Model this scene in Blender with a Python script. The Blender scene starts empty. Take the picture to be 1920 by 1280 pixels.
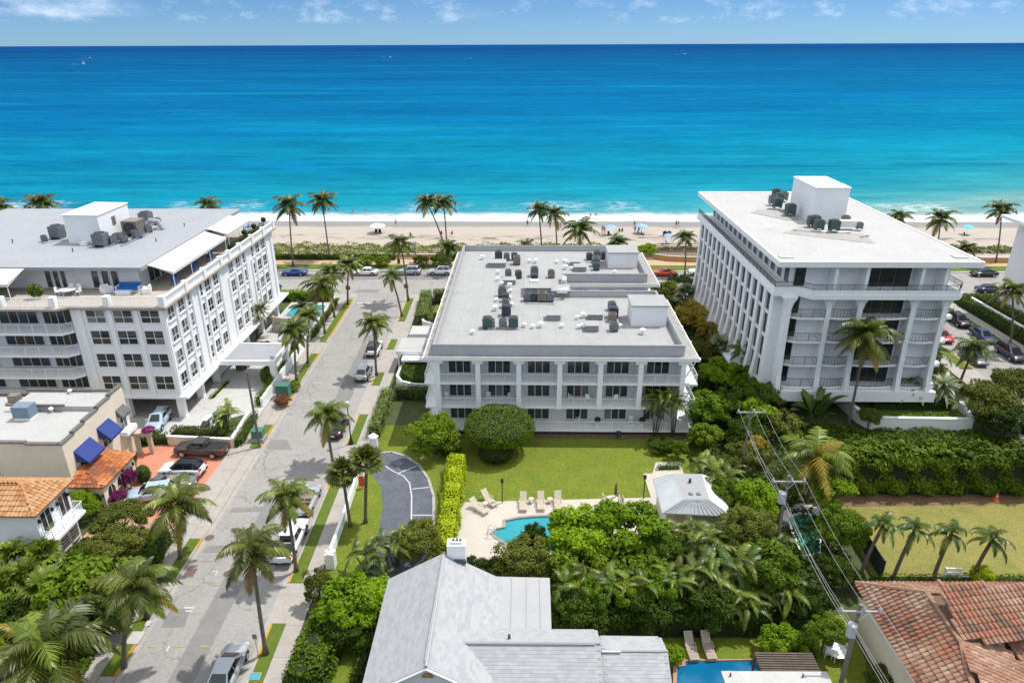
import bpy, bmesh, math, random
import numpy as np
from mathutils import Vector, Matrix, noise
R = math.radians
random.seed(7); RNG = np.random.default_rng(7)
SC = bpy.context.scene; COL = SC.collection

# ---------------------------------------------------------------- camera, sky, sun, exposure
cd = bpy.data.cameras.new('camera'); cam = bpy.data.objects.new('camera', cd); COL.objects.link(cam)
cd.sensor_width = 36; cd.lens = 36 * 1300 / 1920; cd.clip_start = .5; cd.clip_end = 200000
YAW, PIT, ROLL = R(1.2), math.atan(556.5 / 1300), R(.2)
fw = Vector((-math.sin(YAW) * math.cos(PIT), math.cos(YAW) * math.cos(PIT), -math.sin(PIT)))
r0 = Vector((math.cos(YAW), math.sin(YAW), 0)); u0 = r0.cross(fw)
rt = r0 * math.cos(ROLL) - u0 * math.sin(ROLL); up = rt.cross(fw)
cam.matrix_world = Matrix((( rt.x, up.x, -fw.x, 0), (rt.y, up.y, -fw.y, 0), (rt.z, up.z, -fw.z, 41), (0, 0, 0, 1)))
SC.camera = cam
SUN_EL, SUN_AZ = R(64), math.atan2(.86, .5)
w = bpy.data.worlds.new('World'); SC.world = w; w.use_nodes = True
nt = w.node_tree; nt.nodes.clear()
def N(t, **k):
    n = nt.nodes.new(t)
    for a, b in k.items(): setattr(n, a, b)
    return n
def math_node(op, a, b=None, c=None):
    n = N('ShaderNodeMath', operation=op)
    for i, x in enumerate((a, b, c)):
        if x is None: continue
        if isinstance(x, (int, float)): n.inputs[i].default_value = x
        else: nt.links.new(x, n.inputs[i])
    return n.outputs[0]
out = N('ShaderNodeOutputWorld'); sky = N('ShaderNodeTexSky', sky_type='NISHITA', sun_disc=False)
sky.sun_elevation = SUN_EL; sky.sun_rotation = SUN_AZ; sky.altitude = 40; sky.air_density = .5; sky.dust_density = .15; sky.ozone_density = 5.0
bg = N('ShaderNodeBackground'); bg.inputs[1].default_value = .075
tint = N('ShaderNodeMix', data_type='RGBA', blend_type='MULTIPLY'); tint.inputs[0].default_value = 1
tint.inputs[7].default_value = (.52, .70, .84, 1)
nt.links.new(sky.outputs[0], tint.inputs[6]); nt.links.new(tint.outputs[2], bg.inputs[0])
# fair weather cumulus above the sea horizon: noise over azimuth and elevation
tc = N('ShaderNodeTexCoord'); sep = N('ShaderNodeSeparateXYZ'); nt.links.new(tc.outputs['Generated'], sep.inputs[0])
az = math_node('ARCTAN2', sep.outputs[0], sep.outputs[1]); el = math_node('ARCSINE', sep.outputs[2])
cv = N('ShaderNodeCombineXYZ'); nt.links.new(math_node('MULTIPLY', az, 1.0), cv.inputs[0]); nt.links.new(math_node('MULTIPLY', el, 2.2), cv.inputs[1])
n1 = N('ShaderNodeTexNoise', noise_dimensions='4D'); n1.inputs['W'].default_value = 5.4; n1.inputs['Scale'].default_value = 26; n1.inputs['Detail'].default_value = 9; n1.inputs['Roughness'].default_value = .6; nt.links.new(cv.outputs[0], n1.inputs['Vector'])
n2 = N('ShaderNodeTexNoise', noise_dimensions='4D'); n2.inputs['W'].default_value = 10.2; n2.inputs['Scale'].default_value = 3.1; n2.inputs['Detail'].default_value = 2; nt.links.new(cv.outputs[0], n2.inputs['Vector'])
def smooth(x, a, b):
    n = N('ShaderNodeMapRange', interpolation_type='SMOOTHSTEP'); n.inputs[1].default_value = a; n.inputs[2].default_value = b
    nt.links.new(x, n.inputs[0]); return n.outputs[0]
band = math_node('MULTIPLY', smooth(el, R(1.25), R(1.75)), smooth(el, R(4.2), R(1.9)))
mass = math_node('MULTIPLY', math_node('MULTIPLY', smooth(el, R(1.6), R(2.0)), smooth(el, R(14), R(6))), smooth(n2.outputs[0], .57, .70))
cl = math_node('MULTIPLY', math_node('ADD', math_node('MULTIPLY', smooth(n1.outputs[0], .50, .72), band), math_node('MULTIPLY', smooth(n1.outputs[0], .28, .56), mass)), .27)
# overhead cloud cover out of view, added as neutral fill for the shade
zz = math_node('ADD', sep.outputs[2], .12); pv = N('ShaderNodeCombineXYZ'); nt.links.new(math_node('DIVIDE', sep.outputs[0], zz), pv.inputs[0]); nt.links.new(math_node('DIVIDE', sep.outputs[1], zz), pv.inputs[1])
n3 = N('ShaderNodeTexNoise'); n3.inputs['Scale'].default_value = 2.2; n3.inputs['Detail'].default_value = 7; n3.inputs['Roughness'].default_value = .6; nt.links.new(pv.outputs[0], n3.inputs['Vector'])
cl = math_node('ADD', cl, math_node('MULTIPLY', smooth(n3.outputs[0], .34, .50), smooth(el, R(9), R(20))))
cl = math_node('MULTIPLY', math_node('MINIMUM', cl, 1.0), .85)
cb = N('ShaderNodeBackground'); cb.inputs[0].default_value = (.86, .90, .95, 1); cb.inputs[1].default_value = .95
mx = N('ShaderNodeMixShader'); nt.links.new(cl, mx.inputs[0]); nt.links.new(bg.outputs[0], mx.inputs[1]); nt.links.new(cb.outputs[0], mx.inputs[2])
nt.links.new(mx.outputs[0], out.inputs[0])
sl = bpy.data.lights.new('sun', 'SUN'); sun = bpy.data.objects.new('sun', sl); COL.objects.link(sun)
sl.energy = 2.65; sl.angle = R(.55); sl.color = (1, .965, .91)
sd = Vector((math.sin(SUN_AZ) * math.cos(SUN_EL), math.cos(SUN_AZ) * math.cos(SUN_EL), math.sin(SUN_EL)))
sun.rotation_euler = sd.to_track_quat('Z', 'Y').to_euler(); sun.location = (60, 60, 160)
vs = SC.view_settings; vs.view_transform = 'Standard'; vs.look = 'None'; vs.exposure = .75; vs.gamma = 1; vs.use_curve_mapping = False
SC.cycles.max_bounces = 6; SC.cycles.diffuse_bounces = 3; SC.cycles.transparent_max_bounces = 4; SC.cycles.caustics_reflective = False; SC.cycles.caustics_refractive = False

# ---------------------------------------------------------------- materials
MATS = {}
def nodes_of(m):
    m.use_nodes = True; t = m.node_tree; t.nodes.clear(); return t
def mat(name, col, rough=.6, var=.12, scale=1.5, bump=0, bscale=None, metal=0, spec=.35, col2=None, stretch=None, streak=0, crack=0, patch=None):
    """principled surface with two-scale noise wear"""
    if name in MATS: return MATS[name]
    m = bpy.data.materials.new(name); t = nodes_of(m); L = t.links.new
    o = t.nodes.new('ShaderNodeOutputMaterial'); p = t.nodes.new('ShaderNodeBsdfPrincipled'); L(p.outputs[0], o.inputs[0])
    p.inputs['Roughness'].default_value = rough; p.inputs['Metallic'].default_value = metal; p.inputs['Specular IOR Level'].default_value = spec
    g = t.nodes.new('ShaderNodeNewGeometry'); vec = g.outputs['Position']
    if stretch:
        mp = t.nodes.new('ShaderNodeMapping'); mp.inputs['Scale'].default_value = stretch; L(vec, mp.inputs[0]); vec = mp.outputs[0]
    na = t.nodes.new('ShaderNodeTexNoise'); na.inputs['Scale'].default_value = scale; na.inputs['Detail'].default_value = 6; na.inputs['Roughness'].default_value = .65; L(vec, na.inputs['Vector'])
    cr = t.nodes.new('ShaderNodeValToRGB'); e = cr.color_ramp.elements; e[0].position = .32; e[1].position = .68
    a = col2 if col2 else tuple(c * (1 - var) for c in col); b = col if col2 else tuple(min(1, c * (1 + var)) for c in col)
    e[0].color = (*a, 1); e[1].color = (*b, 1); L(na.outputs[0], cr.inputs[0]); c = cr.outputs[0]
    if streak:
        nb = t.nodes.new('ShaderNodeTexNoise'); nb.inputs['Scale'].default_value = scale * 9; nb.inputs['Detail'].default_value = 3; L(vec, nb.inputs['Vector'])
        mr = t.nodes.new('ShaderNodeMapRange'); mr.inputs[1].default_value = .35; mr.inputs[2].default_value = .7; mr.inputs[3].default_value = 1 - streak; mr.inputs[4].default_value = 1 + streak * .5; L(nb.outputs[0], mr.inputs[0])
        mm = t.nodes.new('ShaderNodeMix'); mm.data_type = 'RGBA'; mm.blend_type = 'MULTIPLY'; mm.inputs[0].default_value = 1; L(c, mm.inputs[6]); L(mr.outputs[0], mm.inputs[7]); c = mm.outputs[2]
    if patch:                                  # larger worn or stained areas of another tone
        nb = t.nodes.new('ShaderNodeTexNoise'); nb.inputs['Scale'].default_value = patch[1]; nb.inputs['Detail'].default_value = 7; nb.inputs['Roughness'].default_value = .7; L(g.outputs['Position'], nb.inputs['Vector'])
        mr = t.nodes.new('ShaderNodeMapRange'); mr.interpolation_type = 'SMOOTHSTEP'; mr.inputs[1].default_value = patch[2]; mr.inputs[2].default_value = patch[2] + .14; mr.inputs[4].default_value = patch[3]; L(nb.outputs[0], mr.inputs[0])
        mm = t.nodes.new('ShaderNodeMix'); mm.data_type = 'RGBA'; L(mr.outputs[0], mm.inputs[0]); L(c, mm.inputs[6]); mm.inputs[7].default_value = (*patch[0], 1); c = mm.outputs[2]
    if crack:                                  # thin wandering cracks
        wn = t.nodes.new('ShaderNodeTexNoise'); wn.inputs['Scale'].default_value = 1.1; wn.inputs['Detail'].default_value = 4; L(g.outputs['Position'], wn.inputs['Vector'])
        wa = t.nodes.new('ShaderNodeVectorMath'); wa.operation = 'MULTIPLY_ADD'; L(wn.outputs['Color'], wa.inputs[0]); wa.inputs[1].default_value = (1.6, 1.6, 0); L(g.outputs['Position'], wa.inputs[2])
        vo = t.nodes.new('ShaderNodeTexVoronoi'); vo.feature = 'DISTANCE_TO_EDGE'; vo.inputs['Scale'].default_value = crack; L(wa.outputs[0], vo.inputs['Vector'])
        mr = t.nodes.new('ShaderNodeMapRange'); mr.inputs[1].default_value = .004; mr.inputs[2].default_value = .013; mr.inputs[3].default_value = .70; mr.inputs[4].default_value = 1; L(vo.outputs['Distance'], mr.inputs[0])
        mm = t.nodes.new('ShaderNodeMix'); mm.data_type = 'RGBA'; mm.blend_type = 'MULTIPLY'; mm.inputs[0].default_value = 1; L(c, mm.inputs[6]); L(mr.outputs[0], mm.inputs[7]); c = mm.outputs[2]
    L(c, p.inputs['Base Color'])
    if bump:
        nb = t.nodes.new('ShaderNodeTexNoise'); nb.inputs['Scale'].default_value = bscale or scale * 8; nb.inputs['Detail'].default_value = 4; L(vec, nb.inputs['Vector'])
        bp = t.nodes.new('ShaderNodeBump'); bp.inputs['Strength'].default_value = bump; bp.inputs['Distance'].default_value = .05; L(nb.outputs[0], bp.inputs['Height']); L(bp.outputs[0], p.inputs['Normal'])
    MATS[name] = m; return m
def leafmat(name, dark, light, trans=.22, rough=.55, spec=.12, orand=.35):
    """leaf surface: hue varies per leaf patch and per plant, a little light passes through"""
    if name in MATS: return MATS[name]
    m = bpy.data.materials.new(name); t = nodes_of(m); L = t.links.new
    o = t.nodes.new('ShaderNodeOutputMaterial'); p = t.nodes.new('ShaderNodeBsdfPrincipled'); tr = t.nodes.new('ShaderNodeBsdfTranslucent'); ms = t.nodes.new('ShaderNodeMixShader')
    ms.inputs[0].default_value = trans; L(p.outputs[0], ms.inputs[1]); L(tr.outputs[0], ms.inputs[2]); L(ms.outputs[0], o.inputs[0])
    p.inputs['Roughness'].default_value = rough; p.inputs['Specular IOR Level'].default_value = spec
    g = t.nodes.new('ShaderNodeNewGeometry'); oi = t.nodes.new('ShaderNodeObjectInfo')
    na = t.nodes.new('ShaderNodeTexNoise'); na.inputs['Scale'].default_value = 4.5; na.inputs['Detail'].default_value = 4; na.inputs['Roughness'].default_value = .8; L(g.outputs['Position'], na.inputs['Vector'])
    ad = t.nodes.new('ShaderNodeMath'); ad.operation = 'MULTIPLY_ADD'; L(oi.outputs['Random'], ad.inputs[0]); ad.inputs[1].default_value = orand; L(na.outputs[0], ad.inputs[2])
    cr = t.nodes.new('ShaderNodeValToRGB'); e = cr.color_ramp.elements; e[0].position = .40; e[1].position = .74 + orand * .5
    e[0].color = (*dark, 1); e[1].color = (*light, 1); L(ad.outputs[0], cr.inputs[0]); L(cr.outputs[0], p.inputs['Base Color']); L(cr.outputs[0], tr.inputs[0])
    MATS[name] = m; return m
def glass(name, col, rough=.06, spec=.6):
    return mat(name, col, rough, .25, .35, spec=spec)
WHITE = mat('white stucco', (.80, .805, .81), .65, .025, .5, streak=.04, patch=((.66, .66, .65), .45, .60, .55))
WHITE2 = mat('white trim paint', (.820, .825, .830), .5, .02, .6)
PALE = mat('pale grey stucco', (.700, .720, .740), .65, .03, .5, streak=.04)
ROOFG = mat('grey roof membrane', (.325, .325, .322), .75, .055, .5, streak=.08, patch=((.255, .255, .25), .22, .54, .75))
ROOFW = mat('white roof coating', (.41, .405, .395), .7, .06, .35, streak=.08, patch=((.29, .28, .26), .30, .60, .8))
ROOFL = mat('lilac grey roof coating', (.305, .313, .335), .65, .05, .3, streak=.06, patch=((.27, .275, .29), .2, .52, .7))
CONC = mat('sidewalk concrete', (.35, .32, .29), .8, .10, .8, bump=.2, streak=.10, patch=((.26, .24, .21), .5, .58, .7))
CONCW = mat('white paving', (.46, .45, .435), .7, .06, .7, streak=.06, crack=.2, patch=((.36, .35, .33), .4, .6, .7))
KERB = mat('kerb concrete', (.360, .340, .310), .8, .15, 1.5, streak=.12)
YEL = mat('yellow kerb paint', (.480, .270, .018), .6, .15, 3, streak=.2)
ASPH = mat('sun bleached asphalt', (.29, .277, .262), .85, .08, .35, bump=.25, bscale=30, streak=.12, crack=.22, patch=((.225, .217, .208), .35, .57, .7))
ASPH2 = mat('older asphalt patch', (.205, .198, .190), .85, .10, .8, bump=.25, bscale=30, streak=.12)
ASPHD = mat('dark driveway asphalt', (.10, .11, .132), .8, .2, .6, bump=.25, bscale=30, streak=.25, patch=((.19, .20, .22), .8, .58, .6))
PAINTW = mat('white road paint', (.520, .520, .500), .6, .08, 4, streak=.2)
PAINTY = mat('yellow survey paint', (.420, .370, .100), .7, .1, 4, streak=.35)
PAINTR = mat('red survey paint', (.400, .220, .170), .7, .1, 4, streak=.35)
PAINTB = mat('blue survey paint', (.220, .330, .450), .7, .1, 4, streak=.35)
SOIL = mat('planting soil', (.085, .095, .035), .9, .4, .7, bump=.6, bscale=6, col2=(.040, .06, .014), patch=((.13, .10, .065), .4, .57, .8))
GRASS = mat('mown lawn', (.165, .188, .012), .85, .1, .45, bump=.6, bscale=16, col2=(.105, .158, .010), streak=.26, patch=((.23, .205, .045), .28, .57, .65))
GRASSY = mat('dry lawn', (.25, .215, .055), .85, .1, .5, bump=.6, bscale=16, col2=(.185, .185, .040), streak=.25, patch=((.105, .13, .025), .35, .56, .6))
VERGE = mat('verge grass', (.115, .155, .012), .85, .1, 1.2, bump=.5, bscale=14, col2=(.075, .120, .010), streak=.25)
DECK = mat('cream pool deck', (.47, .425, .37), .7, .04, .6, streak=.05, patch=((.40, .36, .31), .5, .58, .7))
CORAL = mat('coral driveway paint', (.52, .21, .13), .65, .08, .5, streak=.08, patch=((.36, .15, .10), .5, .6, .6))
CREAM = mat('cream stucco', (.72, .65, .52), .7, .05, .6, streak=.05)
DKTRIM = mat('dark grey coping', (.13, .125, .12), .7, .2, 2)
SAND = mat('dry beach sand', (.64, .52, .405), .9, .1, .12, bump=.4, bscale=2, col2=(.55, .435, .325), streak=.1)
GLD = glass('dark window glass', (.018, .024, .026))
GLB = glass('bluish window glass', (.035, .055, .06))
GLM = glass('curtained window glass', (.16, .17, .16), .2, .5)
GLBR = glass('brown blind behind glass', (.06, .045, .035), .25, .5)
FRAME = mat('white window frame', (.75, .76, .77), .45, .03)
BLACKM = mat('black railing metal', (.02, .02, .022), .5, .2, 5)
GREYM = mat('grey unit metal', (.17, .185, .20), .5, .2, 2, metal=.2)
DARKM = mat('dark grille metal', (.045, .05, .055), .5, .3, 4)
STEEL = mat('galvanised steel', (.45, .47, .49), .4, .12, 3, metal=.6)
WOOD = mat('weathered pole timber', (.19, .165, .14), .85, .25, 3, stretch=(6, 6, .6), bump=.3)
TRUNK = mat('palm trunk bark', (.15, .125, .10), .9, .3, 5, stretch=(1, 1, 7), bump=.5)
BARK = mat('tree bark', (.16, .13, .10), .9, .3, 4, bump=.4)
FR_G = leafmat('coconut frond', (0.034, 0.052, 0.006), (0.135, 0.150, 0.018), .15, .40, .4)
FR_Y = leafmat('yellowing frond', (0.150, 0.125, 0.012), (0.340, 0.260, 0.030), .2, .45, .35)
FR_B = leafmat('dry brown frond', (.12, .08, .035), (.22, .15, .07), .1, .6, .2)
FR_L = leafmat('bright palm frond', (0.060, 0.100, 0.008), (0.195, 0.250, 0.022), .2, .4, .4)
FR_S = leafmat('silvery palm frond', (.11, .14, .06), (.33, .36, .20), .15, .4, .4)
FR_D = leafmat('deep green frond', (0.026, 0.062, 0.008), (0.090, 0.150, 0.016), .15, .4, .4)
LF_B = leafmat('bright leaves', (0.056, 0.120, 0.004), (0.235, 0.360, 0.010), .28)
LF_M = leafmat('mid green leaves', (0.034, 0.070, 0.004), (0.150, 0.225, 0.010), .22)
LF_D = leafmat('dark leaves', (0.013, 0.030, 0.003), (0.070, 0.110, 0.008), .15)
LF_O = leafmat('olive leaves', (0.045, 0.062, 0.008), (0.175, 0.200, 0.028), .2)
LF_Y = leafmat('golden leaves', (.17, .125, .012), (.44, .33, .040), .25)
LF_H = leafmat('yellow green hedge leaves', (.15, .22, .007), (.46, .55, .018), .3)
LF_P = leafmat('magenta flowers', (.12, .02, .07), (.34, .025, .20), .2)
LF_R = leafmat('reddish leaves', (.11, .035, .018), (.24, .10, .045), .2)
LF_G = leafmat('grey green clipped leaves', (0.085, 0.120, 0.028), (0.220, 0.290, 0.065), .15)
CORE = mat('shaded foliage core', (.016, .026, .007), .9, .3, 3)  # solid near-black core; shade between the leaves is put into its colour

# ---------------------------------------------------------------- mesh helpers
class MB:
    def __init__(s, o=(0, 0, 0)): s.v = []; s.f = []; s.m = []; s.o = Vector(o)
    def add(s, vs, fs, mi=0):
        k = len(s.v); s.v += [tuple(Vector(p) - s.o) for p in vs]
        for f in fs: s.f.append([i + k for i in f]); s.m.append(mi)
        return s
    def quad(s, *p, mi=0): return s.add(p, [list(range(len(p)))], mi)
    def box(s, x0, y0, z0, x1, y1, z1, mi=0):
        if x0 > x1: x0, x1 = x1, x0
        if y0 > y1: y0, y1 = y1, y0
        v = [(x, y, z) for z in (z0, z1) for y in (y0, y1) for x in (x0, x1)]
        return s.add(v, [(0, 2, 3, 1), (4, 5, 7, 6), (0, 1, 5, 4), (2, 6, 7, 3), (0, 4, 6, 2), (1, 3, 7, 5)], mi)
    def obox(s, c, sx, sy, sz, rz=0, mi=0, tilt=0):
        """box of full sizes sx,sy,sz standing on point c, turned by rz"""
        M = Matrix.Translation(c) @ Matrix.Rotation(rz, 4, 'Z') @ Matrix.Rotation(tilt, 4, 'X')
        v = [M @ Vector((x * sx / 2, y * sy / 2, z * sz)) for z in (0, 1) for y in (-1, 1) for x in (-1, 1)]
        return s.add(v, [(0, 2, 3, 1), (4, 5, 7, 6), (0, 1, 5, 4), (2, 6, 7, 3), (0, 4, 6, 2), (1, 3, 7, 5)], mi)
    def prism(s, poly, z0, z1, mi=0, top=True, bottom=True):
        a = sum(poly[i][0] * poly[(i + 1) % len(poly)][1] - poly[(i + 1) % len(poly)][0] * poly[i][1] for i in range(len(poly)))
        if a < 0: poly = poly[::-1]
        n = len(poly); v = [(x, y, z0) for x, y in poly] + [(x, y, z1) for x, y in poly]
        f = [(i, (i + 1) % n, (i + 1) % n + n, i + n) for i in range(n)]
        if top: f.append(list(range(n, 2 * n)))
        if bottom: f.append(list(range(n - 1, -1, -1)))
        return s.add(v, f, mi)
    def hull2(s, a, b, mi=0):
        """loft between two equal-length closed loops, capped"""
        n = len(a); f = [(i, (i + 1) % n, (i + 1) % n + n, i + n) for i in range(n)] + [list(range(n, 2 * n)), list(range(n - 1, -1, -1))]
        return s.add(list(a) + list(b), f, mi)
    def tube(s, pts, rads, n=6, mi=0, cap=True):
        pts = [Vector(p) for p in pts]
        if isinstance(rads, (int, float)): rads = [rads] * len(pts)
        v = []; f = []
        for i, p in enumerate(pts):
            t = (pts[min(i + 1, len(pts) - 1)] - pts[max(i - 1, 0)]).normalized()
            a = Vector((0, 1, 0)) if abs(t.y) < .9 else Vector((1, 0, 0))
            u = t.cross(a).normalized(); w_ = t.cross(u)
            for k in range(n):
                q = 2 * math.pi * k / n; v.append(p + (u * math.cos(q) + w_ * math.sin(q)) * rads[i])
        for i in range(len(pts) - 1):
            for k in range(n):
                f.append((i * n + k, i * n + (k + 1) % n, (i + 1) * n + (k + 1) % n, (i + 1) * n + k))
        if cap: f += [list(range(n - 1, -1, -1)), list(range(len(v) - n, len(v)))]
        return s.add(v, f, mi)
    def lathe(s, c, prof, n=10, mi=0, sx=1, sy=1):
        v = []; f = []
        for r_, z in prof:
            for k in range(n):
                q = 2 * math.pi * k / n; v.append((c[0] + r_ * math.cos(q) * sx, c[1] + r_ * math.sin(q) * sy, c[2] + z))
        for i in range(len(prof) - 1):
            for k in range(n): f.append((i * n + k, i * n + (k + 1) % n, (i + 1) * n + (k + 1) % n, (i + 1) * n + k))
        f += [list(range(n - 1, -1, -1)), list(range(len(v) - n, len(v)))]
        return s.add(v, f, mi)
    def ell(s, c, rx, ry, rz, n=10, m=6, mi=0):
        return s.lathe(c, [(max(.001, math.sin(math.pi * i / m)) , -math.cos(math.pi * i / m) * rz) for i in range(m + 1)], n, mi, rx, ry)
    def mesh(s, name, mats, smooth=False):
        me = bpy.data.meshes.new(name); me.from_pydata(s.v, [], s.f)
        for m in (mats if isinstance(mats, (list, tuple)) else [mats]): me.materials.append(m)
        if len(me.materials) > 1: me.polygons.foreach_set('material_index', s.m)
        if smooth: me.polygons.foreach_set('use_smooth', [True] * len(me.polygons))
        me.update(); return me
def link(name, me, parent=None, loc=(0, 0, 0), rot=(0, 0, 0), scale=None):
    o = bpy.data.objects.new(name, me); COL.objects.link(o)
    o.location = loc; o.rotation_euler = rot
    if scale is not None: o.scale = scale if isinstance(scale, (tuple, list)) else (scale,) * 3
    if parent: o.parent = parent
    return o
def part(name, mb, m, parent, smooth=False, loc=(0, 0, 0), rot=(0, 0, 0), label=None, stuff=False):
    o = link(name, mb.mesh(name, m, smooth) if isinstance(mb, MB) else mb, parent, loc, rot)
    if label: o['label'] = label
    if stuff: o['kind'] = 'stuff'
    return o
def tag(o, label, cat, group=None, kind=None):
    o['label'] = label; o['category'] = cat
    if group: o['group'] = group
    if kind: o['kind'] = kind
    return o
def thing(name, label, cat, loc=(0, 0, 0), rz=0, group=None):
    return tag(link(name, None, None, loc, (0, 0, rz)), label, cat, group)
def solo(name, mb, m, label, cat, group=None, smooth=False, loc=(0, 0, 0), rz=0):
    return tag(link(name, mb.mesh(name, m, smooth), None, loc, (0, 0, rz)), label, cat, group)
def struct(name, mb, m=None, smooth=False):
    o = link(name, mb.mesh(name, m, smooth) if isinstance(mb, MB) else mb); o['kind'] = 'structure'; return o
def sheet(name, poly, z, m):
    a = sum(poly[i][0] * poly[(i + 1) % len(poly)][1] - poly[(i + 1) % len(poly)][0] * poly[i][1] for i in range(len(poly)))
    return struct(name, MB().quad(*[(x, y, z) for x, y in (poly if a > 0 else poly[::-1])]), m)
def slab(name, poly, z0, z1, m): return struct(name, MB().prism(poly, z0, z1), m)
def kids(o): return KID.get(o.name, [])
def copy_tree(o, loc, rz=0, scale=None, parent=None):
    c = o.copy(); COL.objects.link(c)
    if parent: c.parent = parent
    else:
        c.location = loc; c.rotation_euler = (0, 0, rz)
        if scale: c.scale = (scale,) * 3
    for ch in o.children: copy_tree(ch, None, parent=c)
    return c
def remat(o, m):
    """give this one object its own material on shared mesh data"""
    o.material_slots[0].link = 'OBJECT'; o.material_slots[0].material = m; return o
def raw_mesh(name, V, F, mats, mi=None):
    """numpy verts and equal-size faces to mesh"""
    me = bpy.data.meshes.new(name); V = np.asarray(V, np.float32); F = np.asarray(F, np.int32); k = F.shape[1]
    me.vertices.add(len(V)); me.vertices.foreach_set('co', V.ravel())
    me.loops.add(F.size); me.loops.foreach_set('vertex_index', F.ravel())
    me.polygons.add(len(F)); me.polygons.foreach_set('loop_start', np.arange(0, F.size, k, dtype=np.int32)); me.polygons.foreach_set('loop_total', np.full(len(F), k, np.int32))
    for m in (mats if isinstance(mats, (list, tuple)) else [mats]): me.materials.append(m)
    if mi is not None: me.polygons.foreach_set('material_index', np.asarray(mi, np.int32))
    me.update(calc_edges=True); return me
def unit(v): return v / np.maximum(1e-6, np.linalg.norm(v, axis=1, keepdims=True))
def leaf_arrays(P, Nn, size, aspect=.55):
    """one diamond leaf per point"""
    n = len(P); Nn = unit(Nn); T = unit(np.cross(Nn, RNG.normal(size=(n, 3)))); B = np.cross(Nn, T); s = np.asarray(size).reshape(-1, 1) * np.ones((n, 1))
    V = np.stack([P - T * s, P - B * s * aspect, P + T * s, P + B * s * aspect], 1).reshape(-1, 3)
    return V, np.arange(4 * n).reshape(n, 4)
def lat(o, u, v=None): return None

# ---------------------------------------------------------------- ground, streets, beach, sea
def KL(y): return -28.2 - .0165 * y          # left kerb line of the side street
def KR(y): return -18.8 - .0175 * y          # right kerb line
def sheet_hole(name, poly, hole, z, m):
    from mathutils.geometry import tessellate_polygon
    a = [Vector((x, y, z)) for x, y in poly]; b = [Vector((x, y, z)) for x, y in hole]
    tris = tessellate_polygon([a, b]); V = a + b; mb = MB()
    for t in tris:
        p = [V[i] for i in t]
        if (p[1] - p[0]).cross(p[2] - p[0]).z < 0: p = p[::-1]
        mb.quad(*p)
    return struct(name, mb, m)
sheet('ground', [(-420, -60), (420, -60), (420, 150), (-420, 150)], -.06, SOIL)
sheet('street', [(KL(-30), -30), (KR(-30), -30), (KR(117), 117), (KL(117), 117)], 0, ASPH)
sheet('boulevard', [(-400, 116.6), (400, 116.6), (400, 130.6), (-400, 130.6)], .004, ASPH)
# older, darker asphalt strips and patches, as repaired trenches
for k, p in enumerate([[(-22.6 - .016 * y if s else -24.4 - .016 * y, y) for y, s in ((30, 0), (30, 1), (58, 1), (58, 0))],
          [(-21.9, 72), (-23.9, 71), (-24.4, 98), (-22.4, 98)], [(-28.48, 65.08), (-25.65, 65.12), (-26.92, 67.24), (-28.73, 67.21)], [(-27.87, 39.72), (-26.09, 39.81), (-26.43, 41.66), (-28.00, 41.64)],
          [(-28.32, 53.97), (-21.86, 54.32), (-22.40, 55.07), (-28.20, 54.72)], [(-31.31, 117.90), (-26.82, 117.65), (-26.49, 119.43), (-30.49, 119.39)], [(-60, 125.3), (60, 125.3), (60, 128.9), (-60, 128.9)], [(-28.42, 48.29), (-26.68, 48.32), (-26.57, 49.24), (-28.15, 49.21)]]):
    sheet('asphalt_patch', p, .006 + .0015 * k if k != 6 else .012, ASPH2)
mk = MB(); my = MB(); mr_ = MB(); mblue = MB()
def stripe(mb, a, b, w_, z=.024):
    a = Vector((*a, z)); b = Vector((*b, z)); n = (b - a).cross(Vector((0, 0, 1))).normalized() * w_ / 2
    mb.quad(a - n, a + n, b + n, b - n) if (b - a).cross(n).z > 0 else mb.quad(a + n, a - n, b - n, b + n)
for a, b in [((-29.2, 112.2), (-21.2, 112.4))]: stripe(mk, a, b, .4)
stripe(mk, (-26.47, 45.90), (-26.01, 45.90), .12); stripe(mk, (-26.01, 45.90), (-26.01, 45.45), .12); stripe(mk, (-26.99, 41.77), (-26.19, 41.78), .16); stripe(mk, (-26.71, 41.43), (-26.21, 41.44), .14); stripe(mk, (-26.33, 37.46), (-26.35, 38.00), .14)
stripe(mk, (-27.84, 81.64), (-26.85, 81.65), .12); stripe(mk, (-27.99, 86.95), (-27.29, 87.13), .12); stripe(mk, (-27.50, 76.42), (-27.03, 76.43), .12)
for x in range(-60, 60, 6): stripe(mk, (x, 124.4), (x + 2.6, 124.4), .14)
stripe(mk, (-130, 128.9), (130, 128.9), .12); stripe(my, (-130, 119.0), (-31, 119.0), .2); stripe(my, (-19, 119.0), (130, 119.0), .2)
for v, us in ((1096, (350, 396, 434)), (1211, (278, 332, 376, 430, 455)), (893, (560, 590))):
    for u_ in us: pass
for a, b in [((-27.96, 44.17), (-27.34, 44.18)), ((-25.90, 44.33), (-25.28, 44.34)), ((-24.17, 44.35), (-23.51, 44.36)), ((-27.93, 37.88), (-27.25, 37.89)), ((-25.81, 37.96), (-25.21, 37.97)), ((-24.06, 37.99), (-23.35, 38.00)), ((-21.88, 38.03), (-21.16, 38.04)), ((-20.91, 38.09), (-20.07, 38.11)), ((-22.34, 59.84), (-21.15, 59.95))]:
    stripe(my, a, b, .10)
stripe(mr_, (-27.60, 40.97), (-26.98, 41.09), .12); stripe(mr_, (-27.92, 47.13), (-26.90, 47.15), .08); stripe(mblue, (-22.50, 39.08), (-22.50, 39.60), .12)
struct('road_marking', mk, PAINTW); struct('road_marking', my, PAINTY); struct('road_marking', mr_, PAINTR); struct('road_marking', mblue, PAINTB)
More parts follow.
